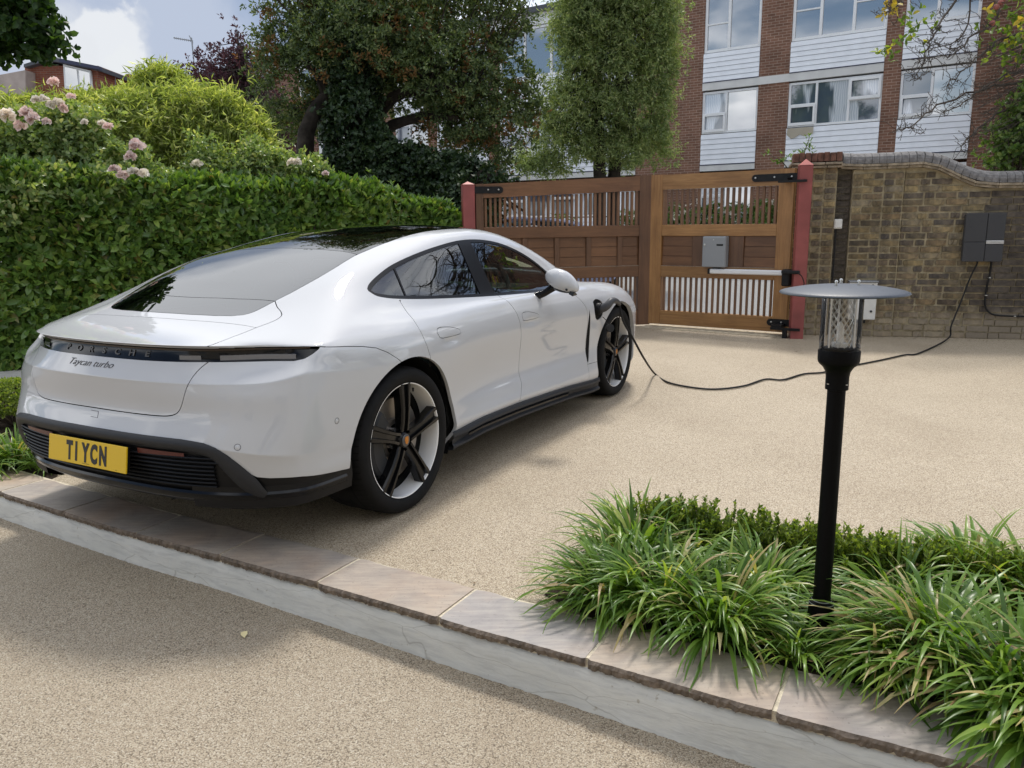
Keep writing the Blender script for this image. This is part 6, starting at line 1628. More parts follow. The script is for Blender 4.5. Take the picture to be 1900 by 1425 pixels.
# 300 of the nearest, largest leaves as single leaves
lv = []
for k in range(6):
    V, F = leaves(np.zeros((1, 3)), np.array([[1., 0, 0]]), np.array([[0, 0, 1.]]), np.array([1.0]), np.array([rnd.uniform(.40, .5)]), rnd.uniform(.1, .25), 1, rnd.uniform(.05, .2))
    lv.append(npmesh('leaf', V, F, M['laurel']))
Mi = winv(hedge)
for k in range(290):
    tt = rnd.uniform(-1.6, 1.7) if k % 3 else rnd.uniform(1.5, 5.0); zz_ = rnd.uniform(.12, 1.0) * float(htop(tt)) if tt < 1.2 else rnd.uniform(.55, 1.0) * float(htop(tt))
    dp = float(hvtex(np.array(tt), np.array(zz_))) * .07 + .055
    p = Vector((H0[0] + hd[0] * tt + hn[0] * dp, H0[1] + hd[1] * tt + hn[1] * dp, zz_))
    d = Vector((hn[0] * .5 + rnd.gauss(0, .6), hn[1] * .5 + rnd.gauss(0, .6), rnd.gauss(.25, .6))).normalized(); nn_ = (Vector((hn[0], hn[1], .7)) + Vector((rnd.gauss(0, .3), rnd.gauss(0, .3), rnd.gauss(0, .3)))).normalized()
    s_ = d.cross(nn_).normalized(); u_ = s_.cross(d); L_ = rnd.uniform(.085, .13)
    mtx = Matrix(((d.x * L_, -s_.x * L_, u_.x * L_, p.x), (d.y * L_, -s_.y * L_, u_.y * L_, p.y), (d.z * L_, -s_.z * L_, u_.z * L_, p.z), (0, 0, 0, 1)))
    o = bpy.data.objects.new('leaf', lv[k % 6]); C.objects.link(o); o.parent = hedge; o.matrix_parent_inverse = Mi; o.matrix_basis = mtx
q = MB()
for k in range(150):
    tt = rnd.uniform(-2.5, HL - .1); dd = rnd.uniform(-.55, -.18); b = Vector((H0[0] + hd[0] * tt + hn[0] * dd, H0[1] + hd[1] * tt + hn[1] * dd, 0)); pts = [b]
    for j in range(4): b = b + Vector((rnd.gauss(0, .07), rnd.gauss(0, .07), .42)); pts.append(b)
    q.tube(pts, [.022, .016, .012, .009, .006], 5, False)
q.obj('stems', M['bark'], hedge, True)

# ---- generic tree crown made of sprigs on an uneven set of lobes
def tube_path(a, b, bend, n=6):
    a, b = Vector(a), Vector(b); out = []; off = Vector((rnd.gauss(0, bend), rnd.gauss(0, bend), rnd.gauss(0, bend * .6)))
    for i in range(n + 1):
        t = i / n; out.append(a.lerp(b, t) + off * math.sin(math.pi * t) + Vector((rnd.gauss(0, bend * .12), rnd.gauss(0, bend * .12), 0)))
    return out
def crown(lobes, nclump, per, L, W, cr_, detail=0, hang=0.0, mats=('evergreen',), frac=(1.0,), seed=1, k=4, spread=1.0, shell=.55, curl=.1, fold=.2):
    """lobes: (x,y,z,rx,ry,rz). returns list of (V,F) per material and clump centres"""
    lob = np.array(lobes, float); vol = np.prod(lob[:, 3:], 1) ** .75; pick = rng.choice(len(lob), nclump, p=vol / vol.sum()); u = rdir(nclump); rad = rng.uniform(shell ** 3, 1.08, nclump) ** (1 / 3)
    cen = lob[pick, :3] + u * lob[pick, 3:] * rad[:, None]; out = []
    which = rng.choice(len(mats), nclump, p=np.array(frac) / sum(frac))
    for mi in range(len(mats)):
        cc_ = cen[which == mi]; uu = u[which == mi]
        if not len(cc_): out.append(None); continue
        rep = np.repeat(cc_, per, 0); ru = np.repeat(uu, per, 0); off = rng.normal(size=rep.shape) * cr_ * rng.uniform(.3, 1.0, (len(cc_), 1)).repeat(per, 0); off[:, 2] *= .65
        P = rep + off; Nn = unit(off / cr_ + ru * .8 + np.array([0, 0, .5 - hang * 2])); out.append(whorls(P, Nn, k, L, W, spread, .15 - hang, detail, .4, curl, fold, cr_ * .08))
    return out, cen
def lobes_px(L, Y, ydepth=.8):
    """(px,py,rx,ry[,dY]) in photo pixels at distance Y -> world lobes"""
    out = []
    for l in L:
        x, y, rx, ry = l[:4]; dY = l[4] if len(l) > 4 else 0; YY = Y + dY; p = atY(x, y, YY); s_ = YY / FPX; out.append((p[0], YY, p[2], rx * s_, max(rx, ry) * s_ * ydepth, ry * s_))
    return out

# ---- big evergreen with rusty flower heads
ev = plant('evergreen_tree', 'big dark evergreen tree with rusty brown flower heads behind the hedge', 'tree', (*atY(650, 330, 14.5)[:2], 0))
EL = [(560, 60, 95, 70), (530, 165, 62, 75), (640, 35, 110, 80), (760, 60, 110, 80), (700, 130, 120, 60), (850, 50, 105, 75), (900, 150, 90, 85), (955, 225, 52, 75), (850, 215, 90, 60), (890, 285, 60, 42), (760, 160, 90, 60, .6), (790, -60, 230, 80), (590, -40, 110, 70), (935, 15, 55, 60), (560, 235, 40, 38, .3), (620, 190, 60, 50, .8), (500, 120, 30, 50), (820, 130, 120, 60, -.6), (680, 70, 120, 60, -.7), (880, 225, 70, 50, -.5), (985, 175, 32, 55), (610, 110, 80, 60, -.6)]
parts, cen = crown(lobes_px(EL, 14.5), 1750, 14, .082, .036, .17, 0, mats=('evergreen', 'rusty'), frac=(.90, .10), k=4, shell=.35)
foliage(ev, 'crown', parts[0], M['evergreen'], 'stuff')
foliage(ev, 'flower_heads', parts[1], M['rusty'], 'stuff')
q = MB()
def px3(x, y, Y): return tuple(atY(x, y, Y))
q.tube([px3(572, 345, 13.8), px3(566, 290, 13.8), px3(568, 245, 13.9), px3(585, 205, 14.0), px3(606, 180, 14.1), px3(625, 150, 14.3), px3(650, 110, 14.4)], [.16, .15, .14, .13, .12, .10, .08], 10)
q.obj('trunk', M['bark'], ev, True)
q = MB(); q.tube([px3(690, 350, 14.6), px3(680, 280, 14.6), px3(665, 200, 14.6), px3(672, 120, 14.6), px3(700, 20, 14.6), px3(720, -80, 14.6)], [.30, .27, .24, .20, .16, .10], 10); q.obj('trunk', M['bark'], ev, True)
for P, r in (([(690, 270, 14.5), (720, 238, 14.3), (760, 222, 14.1), (805, 214, 14), (850, 222, 14)], [.12, .10, .085, .07, .05]), ([(690, 230, 14.5), (730, 180, 14.2), (790, 165, 14.1), (850, 160, 14)], [.12, .10, .08, .05]), ([(606, 180, 14.1), (590, 140, 14), (560, 110, 13.9)], [.09, .07, .04])):
    q = MB(); q.tube(crv([px3(*p) for p in P], 3), [x[0] for x in crv([(a, 0) for a in r], 3)], 7); q.obj('limb', M['bark'], ev, True)
q = MB()
roots = [px3(680, 200, 14.6), px3(620, 170, 14.2), px3(790, 165, 14.2), px3(700, 60, 14.6), px3(840, 190, 14.2), px3(600, 90, 14.4)]
for c in cen[:200]:
    r0 = min(roots, key=lambda r_: (Vector(r_) - Vector(c)).length); q.tube(tube_path(r0, c, .18, 4), [.024, .018, .012, .008, .005], 4, False)
q.obj('branches', M['bark'], ev, True)

# ---- ivy mass in front of its foot
iv = plant('ivy_thicket', 'dark ivy thicket climbing the tree trunk between hedge and gate', 'ivy', (*atY(760, 380, 12.6)[:2], 0))
IL = [(655, 260, 50, 85, .6), (640, 340, 50, 60, .3), (660, 160, 38, 90, 1.2), (700, 340, 65, 65, .2), (760, 335, 70, 62), (830, 345, 65, 58, -.3), (880, 350, 52, 50, -.6), (780, 395, 110, 60, -.2), (865, 400, 50, 60, -1.1), (905, 330, 28, 22, -1.2), (700, 290, 45, 50, .4), (640, 400, 60, 50)]
parts, cen = crown(lobes_px(IL, 12.8, .55), 1500, 12, .075, .062, .11, 0, hang=.25, mats=('ivy',), frac=(1,), k=4, shell=.75, curl=.15)
foliage(iv, 'ivy_leaves', parts[0], M['ivy'], 'stuff')
for P, r in (([(690, 420, 13.2), (680, 300, 13.4), (668, 180, 14.0), (672, 90, 14.3)], [.2, .2, .16, .10]), ([(800, 430, 13), (780, 340, 13), (760, 300, 13)], [.14, .1, .05]), ([(870, 440, 12.2), (865, 360, 12.2)], [.12, .06])):
    q = MB(); q.tube([px3(*p) for p in P], r, 8); q.obj('stem', M['bark'], iv, True)
# dark woody core of the thicket: a lumpy mound of old stems
q = MB()
for k in range(260):
    l = rnd.choice(IL); a = px3(l[0] + rnd.uniform(-.7, .7) * l[2], l[1] + rnd.uniform(-.7, .9) * l[3], 12.8 + (l[4] if len(l) > 4 else 0) + rnd.uniform(-.1, .35)); b = (a[0] + rnd.gauss(0, .25), a[1] + rnd.gauss(0, .1), a[2] - rnd.uniform(.2, .5)); q.tube(tube_path(a, b, .05, 3), .022, 4, False)
q.obj('old_stems', M['bark'], iv, True)

# ---- silver green weeping tree beyond the gate
wt = plant('weeping_tree', 'silvery green twin stemmed weeping tree beyond the gate', 'tree', (*atY(1122, 330, 17.5)[:2], 0))
WL = [(1120, 30, 70, 60), (1175, 60, 60, 60), (1085, 95, 48, 60), (1140, 130, 60, 55), (1205, 130, 42, 58), (1065, 190, 42, 55), (1120, 210, 55, 50), (1180, 215, 52, 55), (1040, 255, 40, 36), (1095, 275, 48, 30), (1165, 280, 50, 32), (1000, 290, 36, 24), (975, 308, 20, 13), (1215, 270, 24, 34), (1228, 205, 15, 44), (1150, -40, 90, 60), (1238, 60, 18, 55), (1050, 40, 26, 50), (1080, 20, 40, 50), (1215, 20, 40, 40), (1244, 120, 10, 26), (1020, 230, 14, 22), (1030, 310, 30, 16), (1240, 292, 10, 14)]
parts, cen = crown(lobes_px(WL, 17.5), 1350, 14, .105, .026, .215, 0, hang=.45, mats=('willow',), frac=(1,), k=5, shell=.45)
foliage(wt, 'crown', parts[0], M['willow'], 'stuff')
for P in ([(1113, 335, 17.5), (1111, 250, 17.5), (1108, 170, 17.5), (1104, 80, 17.5), (1098, 0, 17.5)], [(1139, 335, 17.6), (1144, 260, 17.6), (1148, 180, 17.6), (1152, 80, 17.6), (1160, -20, 17.6)]):
    q = MB(); q.tube([tuple(Vector(px3(*P[0])) - Vector((0, 0, 2.4)))] + [px3(*p) for p in P], [.15, .14, .125, .10, .07, .04], 9); q.obj('trunk', M['bark'], wt, True)
q = MB()
for c in cen[:110]:
    t_r = px3(1112 if c[0] < atY(1128, 200, 17.5)[0] else 1146, 330 - min(330, max(40, (c[2] - .3) * 84)), 17.5); q.tube(tube_path(t_r, c, .15, 4), [.03, .022, .016, .01, .006], 4, False)
q.obj('branches', M['bark'], wt, True)

# ---- maple at the top left
mp = plant('maple_tree', 'dark leafy tree branches reaching in at the top left corner', 'tree', (*atY(-120, 300, 9.6)[:2], 0))
ML = [(10, 28, 72, 50), (60, 60, 44, 38), (-40, 10, 80, 65), (40, -5, 50, 30), (15, 88, 40, 22), (-60, 90, 60, 55), (88, 72, 20, 26), (-110, -40, 120, 90)]
parts, cen = crown(lobes_px(ML, 9.6), 210, 12, .092, .075, .12, 1, mats=('maple',), frac=(1,), k=4, shell=.2, spread=1.1)
foliage(mp, 'crown', parts[0], M['maple'], 'stuff')
q = MB(); q.tube([tuple(atY(-150, 300, 9.8) * [1, 1, 0]), px3(-140, 300, 9.8), px3(-110, 160, 9.7), px3(-60, 60, 9.7)], [.2, .18, .14, .09], 9); q.obj('trunk', M['bark'], mp, True)
q = MB()
for c in cen[:110]: q.tube(tube_path(px3(-60, 60, 9.7), c, .08, 4), [.035, .024, .014, .009, .005], 5, False)
q.obj('branches', M['bark'], mp, True)

# ---- bamboo mound
def bamboo(name, label, lobes, Y, ncl, L_=.135):
    b = plant(name, label, 'bamboo', (*atY(lobes[0][0], 380, Y)[:2], 0))
    parts, cen = crown(lobes_px(lobes, Y), int(ncl * 1.35), 10, L_, .0125, .13, 0, hang=.5, mats=('bamboo',), frac=(1,), k=5, shell=.55, spread=.75, curl=.25)
    foliage(b, 'foliage', parts[0], M['bamboo'], 'stuff')
    q = MB()
    for c in cen[:150]:
        base = (c[0] + rnd.gauss(0, .25), Y + rnd.gauss(.2, .2), .0); q.tube([base, (base[0] * .6 + c[0] * .4, base[1], c[2] * .55), tuple(c)], [.012, .010, .004], 5, False)
    q.obj('canes', plain('bamboo_cane', (.16, .17, .06), .5), b, True); return b
bamboo('bamboo_clump', 'arching mound of yellow green bamboo behind the hedge', [(330, 235, 95, 62), (400, 240, 75, 65), (280, 260, 70, 60), (450, 265, 45, 50), (230, 235, 55, 55), (350, 290, 110, 55), (430, 310, 80, 50)], 10.6, 1250)
bamboo('bamboo_clump', 'tall tuft of bamboo standing above the mound against the clouds', [(298, 150, 24, 22), (300, 175, 32, 25), (340, 168, 20, 16), (275, 190, 25, 20)], 11.4, 190)
bamboo('bamboo_clump', 'yellow green bamboo below the brick house, left of the mound', [(160, 212, 55, 28), (90, 222, 60, 26), (20, 218, 50, 28), (232, 190, 26, 22), (195, 225, 50, 30), (60, 250, 90, 40)], 10.9, 760)

# ---- rose shrubs
def rose(parent, p, r, mat):
    n = 30; u = rdir(n); u[:, 2] = np.abs(u[:, 2]) * .9; u = unit(u + np.array([0, -.5, .1])); base = np.array(p) + u * r * rng.uniform(.2, .75, n)[:, None]
    V, F = leaves(base - u * r * .2, unit(u + rng.normal(size=(n, 3)) * .5), u + rng.normal(size=(n, 3)) * .3, np.full(n, r * 1.15), np.full(n, r * 1.15), .35, 1, .1)
    return foliage(parent, 'flower', (V, F), M[mat], smooth=True)
rs = plant('rose_bush', 'tall rose bush with large pale pink and white blooms over the hedge', 'rose bush', (*atY(80, 380, 8.6)[:2], 0))
RLb = [(40, 300, 80, 55), (120, 290, 80, 55), (60, 250, 80, 40), (190, 310, 70, 40), (150, 250, 60, 45), (-30, 280, 70, 60), (230, 300, 45, 35), (100, 335, 130, 30), (120, 215, 40, 25), (255, 325, 40, 20), (30, 350, 60, 40, -.75), (110, 345, 60, 34, -.6), (180, 340, 50, 26, -.4), (10, 400, 30, 40, -.9), (240, 345, 30, 16, -.2)]
parts, cen = crown(lobes_px(RLb, 8.6, .5), 760, 9, .062, .034, .10, 1, mats=('roseleaf',), frac=(1,), k=4, shell=.3)
foliage(rs, 'foliage', parts[0], M['roseleaf'], 'stuff')
q = MB()
for c in cen[:150]: q.tube(tube_path((c[0] + rnd.gauss(0, .1), 8.9, .9), c, .06, 4), [.012, .010, .008, .006, .004], 4, False)
q.obj('stems', plain('rose_stem', (.06, .085, .03), .6), rs, True)
for (x, y, r, m_) in [(16, 217, 17, 'petal'), (48, 213, 15, 'petalpink'), (60, 222, 15, 'petalpink'), (38, 237, 13, 'petalpink'), (86, 228, 9, 'petalpink'), (68, 187, 10, 'petal'), (82, 186, 10, 'petal'), (95, 196, 10, 'petal'), (108, 193, 11, 'petal'), (118, 202, 11, 'petalpink'), (133, 181, 9, 'petalpink'), (101, 155, 12, 'petalpink'), (190, 230, 8, 'petal'), (201, 237, 10, 'petalpink'), (157, 229, 8, 'petal'), (254, 273, 15, 'petalpink'), (243, 293, 13, 'petalpink'), (213, 316, 11, 'petalpink'), (228, 327, 12, 'petalpink'), (249, 322, 13, 'petal'), (266, 323, 11, 'petal')]:
    rose(rs, atY(x, y, 7.95), r * 7.95 / FPX * .70, m_)
r2 = plant('rose_bush', 'grey green rose bush with a few blooms right of the bamboo', 'rose bush', (*atY(480, 380, 9.7)[:2], 0))
RL2 = [(420, 320, 75, 25), (480, 310, 65, 32), (545, 315, 50, 28), (590, 325, 28, 18), (385, 310, 45, 28), (470, 280, 25, 22), (375, 270, 12, 30), (395, 290, 20, 20), (580, 310, 20, 18)]
parts, cen = crown(lobes_px(RL2, 9.5, .5), 330, 9, .055, .028, .10, 1, mats=('roseleaf',), frac=(1,), k=4, shell=.2)
foliage(r2, 'foliage', parts[0], M['roseleaf'], 'stuff')
q = MB()
for c in cen[:120]: q.tube(tube_path((c[0] + rnd.gauss(0, .15), c[1] + .25, 0), c, .08, 4), [.010, .009, .007, .005, .003], 4, False)
q.obj('stems', plain('rose_stem_b', (.07, .08, .035), .6), r2, True)
for (x, y, r, m_) in [(365, 306, 9, 'petal'), (326, 332, 7, 'petalpink'), (543, 304, 9, 'petal'), (552, 303, 8, 'petal'), (604, 323, 6, 'petalpink')]: rose(r2, atY(x, y, 9.2), r * 9.2 / FPX * .85, m_)

# ---- purple plum far behind
pl2 = plant('plum_tree', 'sparse purple leaved plum tree behind the bamboo', 'tree', (*atY(430, 330, 20)[:2], 0))
PLb = [(400, 130, 50, 40), (440, 110, 30, 45), (430, 160, 50, 40), (480, 200, 50, 60), (500, 260, 45, 60), (360, 125, 25, 20), (440, 70, 12, 25), (470, 140, 25, 30), (540, 270, 40, 60)]
parts, cen = crown(lobes_px(PLb, 20), 330, 8, .085, .045, .20, 0, mats=('plum',), frac=(1,), k=4, shell=.1)
foliage(pl2, 'crown', parts[0], M['plum'], 'stuff')
q = MB(); q.tube([tuple(atY(480, 330, 20) * [1, 1, 0]), px3(480, 330, 20), px3(470, 230, 20), px3(445, 120, 20), px3(440, 55, 20)], [.14, .12, .09, .05, .01], 7); q.obj('trunk', M['bark'], pl2, True)
q = MB()
for c in cen[:200]:
    yy_ = rnd.uniform(80, 300); q.tube(tube_path(px3(450 + (yy_ - 80) * .14, yy_, 20), c, .15, 4), [.03, .02, .014, .009, .005], 4, False)
q.obj('branches', M['twig'], pl2, True)

# ---- apple tree reaching in from the top right
ap = plant('apple_tree', 'apple tree with bare twisted twigs, yellowing leaves and red apples, top right', 'tree', (*atY(2150, 330, 10.6)[:2], 0))
q = MB(); q.tube([tuple(atY(2180, 330, 10.8) * [1, 1, 0]), px3(2170, 330, 10.8), px3(2130, 180, 10.7), px3(2080, 60, 10.6), px3(2060, -80, 10.6)], [.17, .15, .12, .10, .07], 9); q.obj('trunk', M['twig'], ap, True)
def twist(P, r0, r1, n=5, wob=.012):
    c = crv(P, n); c = [np.array(p) + np.array([rnd.gauss(0, wob), rnd.gauss(0, wob), rnd.gauss(0, wob)]) for p in c]; return c, list(np.linspace(r0, r1, len(c)))
mains = [[(2080, 60), (1960, 20), (1830, -60), (1760, 20), (1735, 60), (1715, 110), (1700, 150)], [(2080, 40), (1990, -10), (1880, -70), (1810, -40), (1790, 60), (1720, 95)],
         [(2090, 90), (1960, 60), (1880, 65), (1830, 95), (1790, 130), (1755, 160)], [(2090, 110), (1980, 110), (1900, 130), (1840, 150), (1790, 190), (1750, 210)],
         [(2100, 150), (1980, 160), (1900, 190), (1850, 215), (1800, 250), (1780, 280)], [(2060, 0), (1900, -20), (1860, -10), (1845, 40), (1800, 70), (1770, 100), (1715, 110)],
         [(2100, 120), (1990, 135), (1900, 150), (1830, 165), (1740, 195), (1690, 235), (1665, 240)], [(2080, 30), (1960, -40), (1740, -80), (1690, -20), (1660, 10), (1650, 20)], [(2100, 180), (2000, 190), (1900, 225), (1850, 260)]]
allpts = []
for mlist in mains:
    P = [px3(x, y, 10.6 - .25 * k + rnd.uniform(-.1, .1)) for k, (x, y) in enumerate(mlist)]; c, r = twist(P, .022, .0045)
    q = MB(); q.tube(c, r, 6, False); b_ = q.obj('limb', M['twig'], ap, True); allpts += [(p, i / len(c)) for i, p in enumerate(c) if i > len(c) * .35]
q = MB(); tips = []
for (p, f_) in allpts:
    for rep in range(3):
        if rnd.random() < .85:
            d = Vector((rnd.gauss(-.35, .6), rnd.gauss(0, .5), rnd.gauss(-.1, .55))).normalized(); L_ = rnd.uniform(.07, .32); P = [Vector(p)]; nseg = 6
            for s in range(nseg): d = (d + Vector((rnd.gauss(0, .42), rnd.gauss(0, .42), rnd.gauss(.05, .42)))).normalized(); P.append(P[-1] + d * L_ / nseg)
            q.tube(P, [.0042, .0038, .0034, .003, .0028, .0026, .0036], 4, False); tips.append(P[-1])
            for s in (2, 3, 4, 5):
                if rnd.random() < .6:
                    e_ = (d + Vector((rnd.gauss(0, .8), rnd.gauss(0, .8), rnd.gauss(0, .8)))).normalized(); a = P[s]; b1 = a + e_ * rnd.uniform(.015, .06); q.tube([a, b1, b1 + e_ * .012], [.0028, .0024, .0042], 4, False)
q.obj('spur_twigs', M['twig'], ap, True)
q = MB()     # dense mass of thin shoots on the right
for k in range(420):
    y0 = rnd.uniform(60, 300); a = Vector(px3(1990, y0 * .9 - 20, 10.4 + rnd.uniform(-.6, .6))); b = Vector(px3(rnd.uniform(1800, 1900), y0 + rnd.uniform(0, 70), 10.1 + rnd.uniform(-.6, .6))); q.tube(tube_path(a, b, .05, 5), [.004, .0036, .0032, .0028, .0024, .002], 4, False)
q.obj('fine_shoots', M['twig'], ap, True)
def cluster(pxs, Y, n, L_, W_, mat, name, par, spread_=.05):
    Cn = np.array([atY(x, y, Y) for x, y in pxs]); Cn = np.repeat(Cn, n, 0) + rng.normal(size=(len(pxs) * n, 3)) * spread_; V, F = whorls(Cn, np.tile(np.array([-.3, -.2, -.1]), (len(Cn), 1)), 3, L_, W_, 1.0, -.15, 1, .6, .15); return foliage(par, name, (V, F), mat)
cluster([(1690, 30), (1695, 40), (1705, 50), (1712, 65), (1690, 60), (1720, 30), (1680, 15), (1735, 45), (1700, 80)], 9.6, 2, .085, .045, M['apple_leaf'], 'leaves', ap, .06)
cluster([(1630, 95), (1645, 90), (1655, 85), (1665, 88), (1650, 100), (1675, 80)], 9.5, 2, .085, .042, M['apple_leaf'], 'leaves', ap, .035)
cluster([(1645, 8), (1655, 12), (1660, -5), (1665, 15), (1650, 25)], 9.5, 2, .08, .045, M['yellowleaf'], 'yellow_leaves', ap, .04)
cluster([(1850, 30), (1870, 20), (1890, 40), (1880, 70), (1860, 60), (1900, 60), (1905, 10), (1890, 0), (1860, 80), (1900, 90), (1870, 95), (1850, 75), (1890, 105)], 9.9, 5, .10, .055, M['apple_leaf'], 'leaves', ap, .11)
cluster([(1828, 10), (1895, 37)], 9.6, 1, .09, .05, M['yellowleaf'], 'yellow_leaves', ap, .02)
for (x, y) in [(1849, 13), (1857, 5), (1841, 43), (1862, -2)]:
    c = Vector(atY(x, y, 9.8)); q = MB(); q.lathe([(.0005, .026), (.012, .030), (.026, .026), (.034, .008), (.032, -.012), (.020, -.030), (.006, -.032), (.0005, -.028)], tuple(c), 18); q.obj('apple', M['apple'], ap, True)
sh = plant('bright_shrub', 'fresh green leafy shrub over the right end of the brick wall', 'shrub', (*atY(1880, 400, 9.9)[:2], 0))
parts, cen = crown(lobes_px([(1870, 270, 38, 40), (1890, 230, 30, 40), (1905, 190, 28, 40), (1850, 300, 30, 20), (1895, 300, 40, 30), (1940, 240, 60, 90)], 9.9), 150, 9, .065, .042, .09, 1, mats=('brightshrub',), frac=(1,), k=4, shell=.2)
foliage(sh, 'foliage', parts[0], M['brightshrub'], 'stuff')
q = MB()
for c in cen[:60]: q.tube(tube_path((c[0] + .2, c[1] + .1, .0), c, .05, 4), [.014, .012, .009, .006, .004], 4, False)
q.obj('stems', M['twig'], sh, True)
# sprig over the gate pier
s1 = plant('sapling', 'small leafy shoots rising behind the gate pier', 'sapling', (*atY(1470, 400, 10.4)[:2], 0))
Cn = np.array([atY(x, y, 10.3) for x, y in [(1500, 265), (1495, 272), (1505, 278), (1488, 282), (1448, 295), (1440, 300), (1455, 290), (1462, 297), (1425, 288), (1470, 285), (1480, 293), (1503, 258)]]); Cn = np.repeat(Cn, 3, 0) + rng.normal(size=(36, 3)) * .03
foliage(s1, 'leaves', whorls(Cn, np.tile(np.array([0, 0, 1.]), (36, 1)), 3, .065, .024, 1, .1, 1), M['brightshrub'])
q = MB(); q.tube([tuple(atY(1470, 400, 10.4) * [1, 1, 0]), px3(1475, 330, 10.4), px3(1490, 290, 10.35), px3(1502, 255, 10.3)], [.02, .014, .008, .003], 6); q.tube([px3(1475, 330, 10.4), px3(1450, 298, 10.3), px3(1425, 286, 10.3)], [.01, .006, .003], 5); q.obj('stem', M['twig'], s1, True)
# climber shoots over the hedge by the ivy
s2 = plant('climbing_shoots', 'pale green climbing shoots standing above the hedge by the ivy', 'climber', (*atY(725, 400, 9.6)[:2], 0))
Cn = np.array([atY(x, y, 9.55) for x, y in [(723, 352), (730, 360), (718, 362), (735, 372), (712, 372), (740, 385), (728, 392), (745, 372), (686, 320), (682, 340), (700, 348), (675, 345), (728, 338), (750, 400), (735, 405)]]); Cn = np.repeat(Cn, 2, 0) + rng.normal(size=(30, 3)) * .02
foliage(s2, 'leaves', whorls(Cn, np.tile(np.array([0, -.3, 1.]), (30, 1)), 3, .06, .028, 1, .1, 1), M['brightshrub'])
q = MB()
for P in ([(690, 420), (686, 370), (685, 330), (675, 316)], [(735, 440), (725, 390), (724, 350), (730, 336)], [(735, 440), (742, 395), (746, 355)]): q.tube([px3(x, y, 9.6) for x, y in P], [.007, .005, .004, .002], 5)
q.obj('stems', plain('green_stem', (.10, .15, .04), .6), s2, True)

# ---- lily turf clumps and dwarf box behind them
def blade_mesh(L_, w_, lean, droop, twist_, seed):
    r = random.Random(seed); n = 9; V = []; F = []; x = y = z = 0.0; a = math.pi / 2 - lean; sc_ = L_ / n
    for i in range(n + 1):
        t = i / n; ww = w_ * (0.55 + 1.3 * t * (1 - t) * 1.9 if t < .6 else 1.18) * (1 if t < .62 else max(0.03, (1 - t) / .38) ** .75) * .5
        tw = twist_ * t; cw_, sw_ = math.cos(tw), math.sin(tw)
        nx_, nz_ = -math.sin(a), math.cos(a)
        V += [(x - nx_ * -.0 , -ww * cw_, z + ww * sw_ * .6), (x + nx_ * ww * .28, 0, z + nz_ * -ww * .28), (x, ww * cw_, z - ww * sw_ * .6)]
        x += math.cos(a) * sc_; z += math.sin(a) * sc_; a -= droop / n * (0.4 + 1.6 * t)
    for i in range(n):
        for k in range(2): F.append((3 * i + k, 3 * i + k + 1, 3 * i + 4 + k, 3 * i + 3 + k))
    return np.array(V), np.array(F)
BL = []
for k in range(26):
    BL.append(blade_mesh(1.0, rnd.uniform(.026, .042), rnd.uniform(.10, .95), rnd.uniform(.6, 2.1), rnd.gauss(0, .5), k))
BLM = [npmesh('leaf', V, F, M['liriope'], True) for V, F in BL]
def lily(px, r, nbl, hgt, label, nparts=42, lean_dir=None, dry=.03):
    p = gz(px); t = plant('lily_turf', label, 'lily turf', (p[0], p[1], 0), 'lily turf clumps in the planting beds')
    parts = []; dryp = []; Mi = winv(t); scb = hgt / .42
    for i in range(nbl):
        k = rnd.randrange(len(BL)); a = rnd.uniform(0, 2 * math.pi); rad = r * .34 * math.sqrt(rnd.random()); L_ = rnd.uniform(.24, .43) * scb; az = a + rnd.gauss(0, .45)
        if lean_dir is not None and rnd.random() < .45: az = lean_dir + rnd.gauss(0, .7)
        pos = Vector((p[0] + rad * math.cos(a), p[1] + rad * math.sin(a), .0)); tilt = rnd.gauss(0, .12)
        Mx = Matrix.Translation(pos) @ Matrix.Rotation(az, 4, 'Z') @ Matrix.Rotation(tilt + (rad / r) * .5, 4, 'Y') @ Matrix.Diagonal((L_, L_ * rnd.uniform(.8, 1.15) * (1 if L_ > .3 else 1.1), L_, 1))
        if i < nparts:
            o = bpy.data.objects.new('leaf', BLM[k]); C.objects.link(o); o.parent = t; o.matrix_parent_inverse = Mi; o.matrix_basis = Mx
        else:
            V, F = BL[k]; A4 = np.array(Mx); Vw = V @ A4[:3, :3].T + A4[:3, 3]; Vw[:, 2] = np.maximum(Vw[:, 2], .016 + 0.004 * rnd.random()); (dryp if rnd.random() < dry else parts).append((Vw, F))
    if dryp: foliage(t, 'dry_leaves', cat(dryp), M['straw'], 'stuff', True)
    foliage(t, 'leaf_mass', cat(parts), M['liriope'], 'stuff', True); return t
lily((1135, 1118), .22, 330, .36, 'lily turf clump at the left tip of the planting bed')
lily((1230, 1132), .24, 380, .38, 'lily turf clump in front of the tallest blades, left of the lamp')
lily((1180, 1045), .20, 280, .40, 'tallest lily turf clump, at the back left of the bed')
lily((1335, 1175), .24, 400, .37, 'lily turf clump leaning over the slabs just left of the lamp post')
lily((1420, 1110), .20, 300, .33, 'lily turf clump pressed against the left side of the lamp post')
lily((1290, 1055), .18, 200, .32, 'small lily turf clump behind the front row, in front of the dwarf box')
lily((1660, 1130), .20, 240, .33, 'lily turf clump immediately right of the lamp post')
lily((1735, 1245), .24, 420, .44, 'wide lily turf clump with straw coloured blades right of the lamp', lean_dir=R(195), dry=.14)
lily((1800, 1100), .22, 300, .38, 'lily turf clump behind the wide one at the right')
lily((1885, 1320), .24, 380, .46, 'lily turf clump spilling over the slab at the right edge', lean_dir=R(235), dry=.10)
lily((1965, 1385), .22, 260, .46, 'lily turf clump at the bottom right corner of the bed', lean_dir=R(240), dry=.12)
lily((1930, 1140), .22, 260, .42, 'upright lily turf clump at the far right edge of the bed')
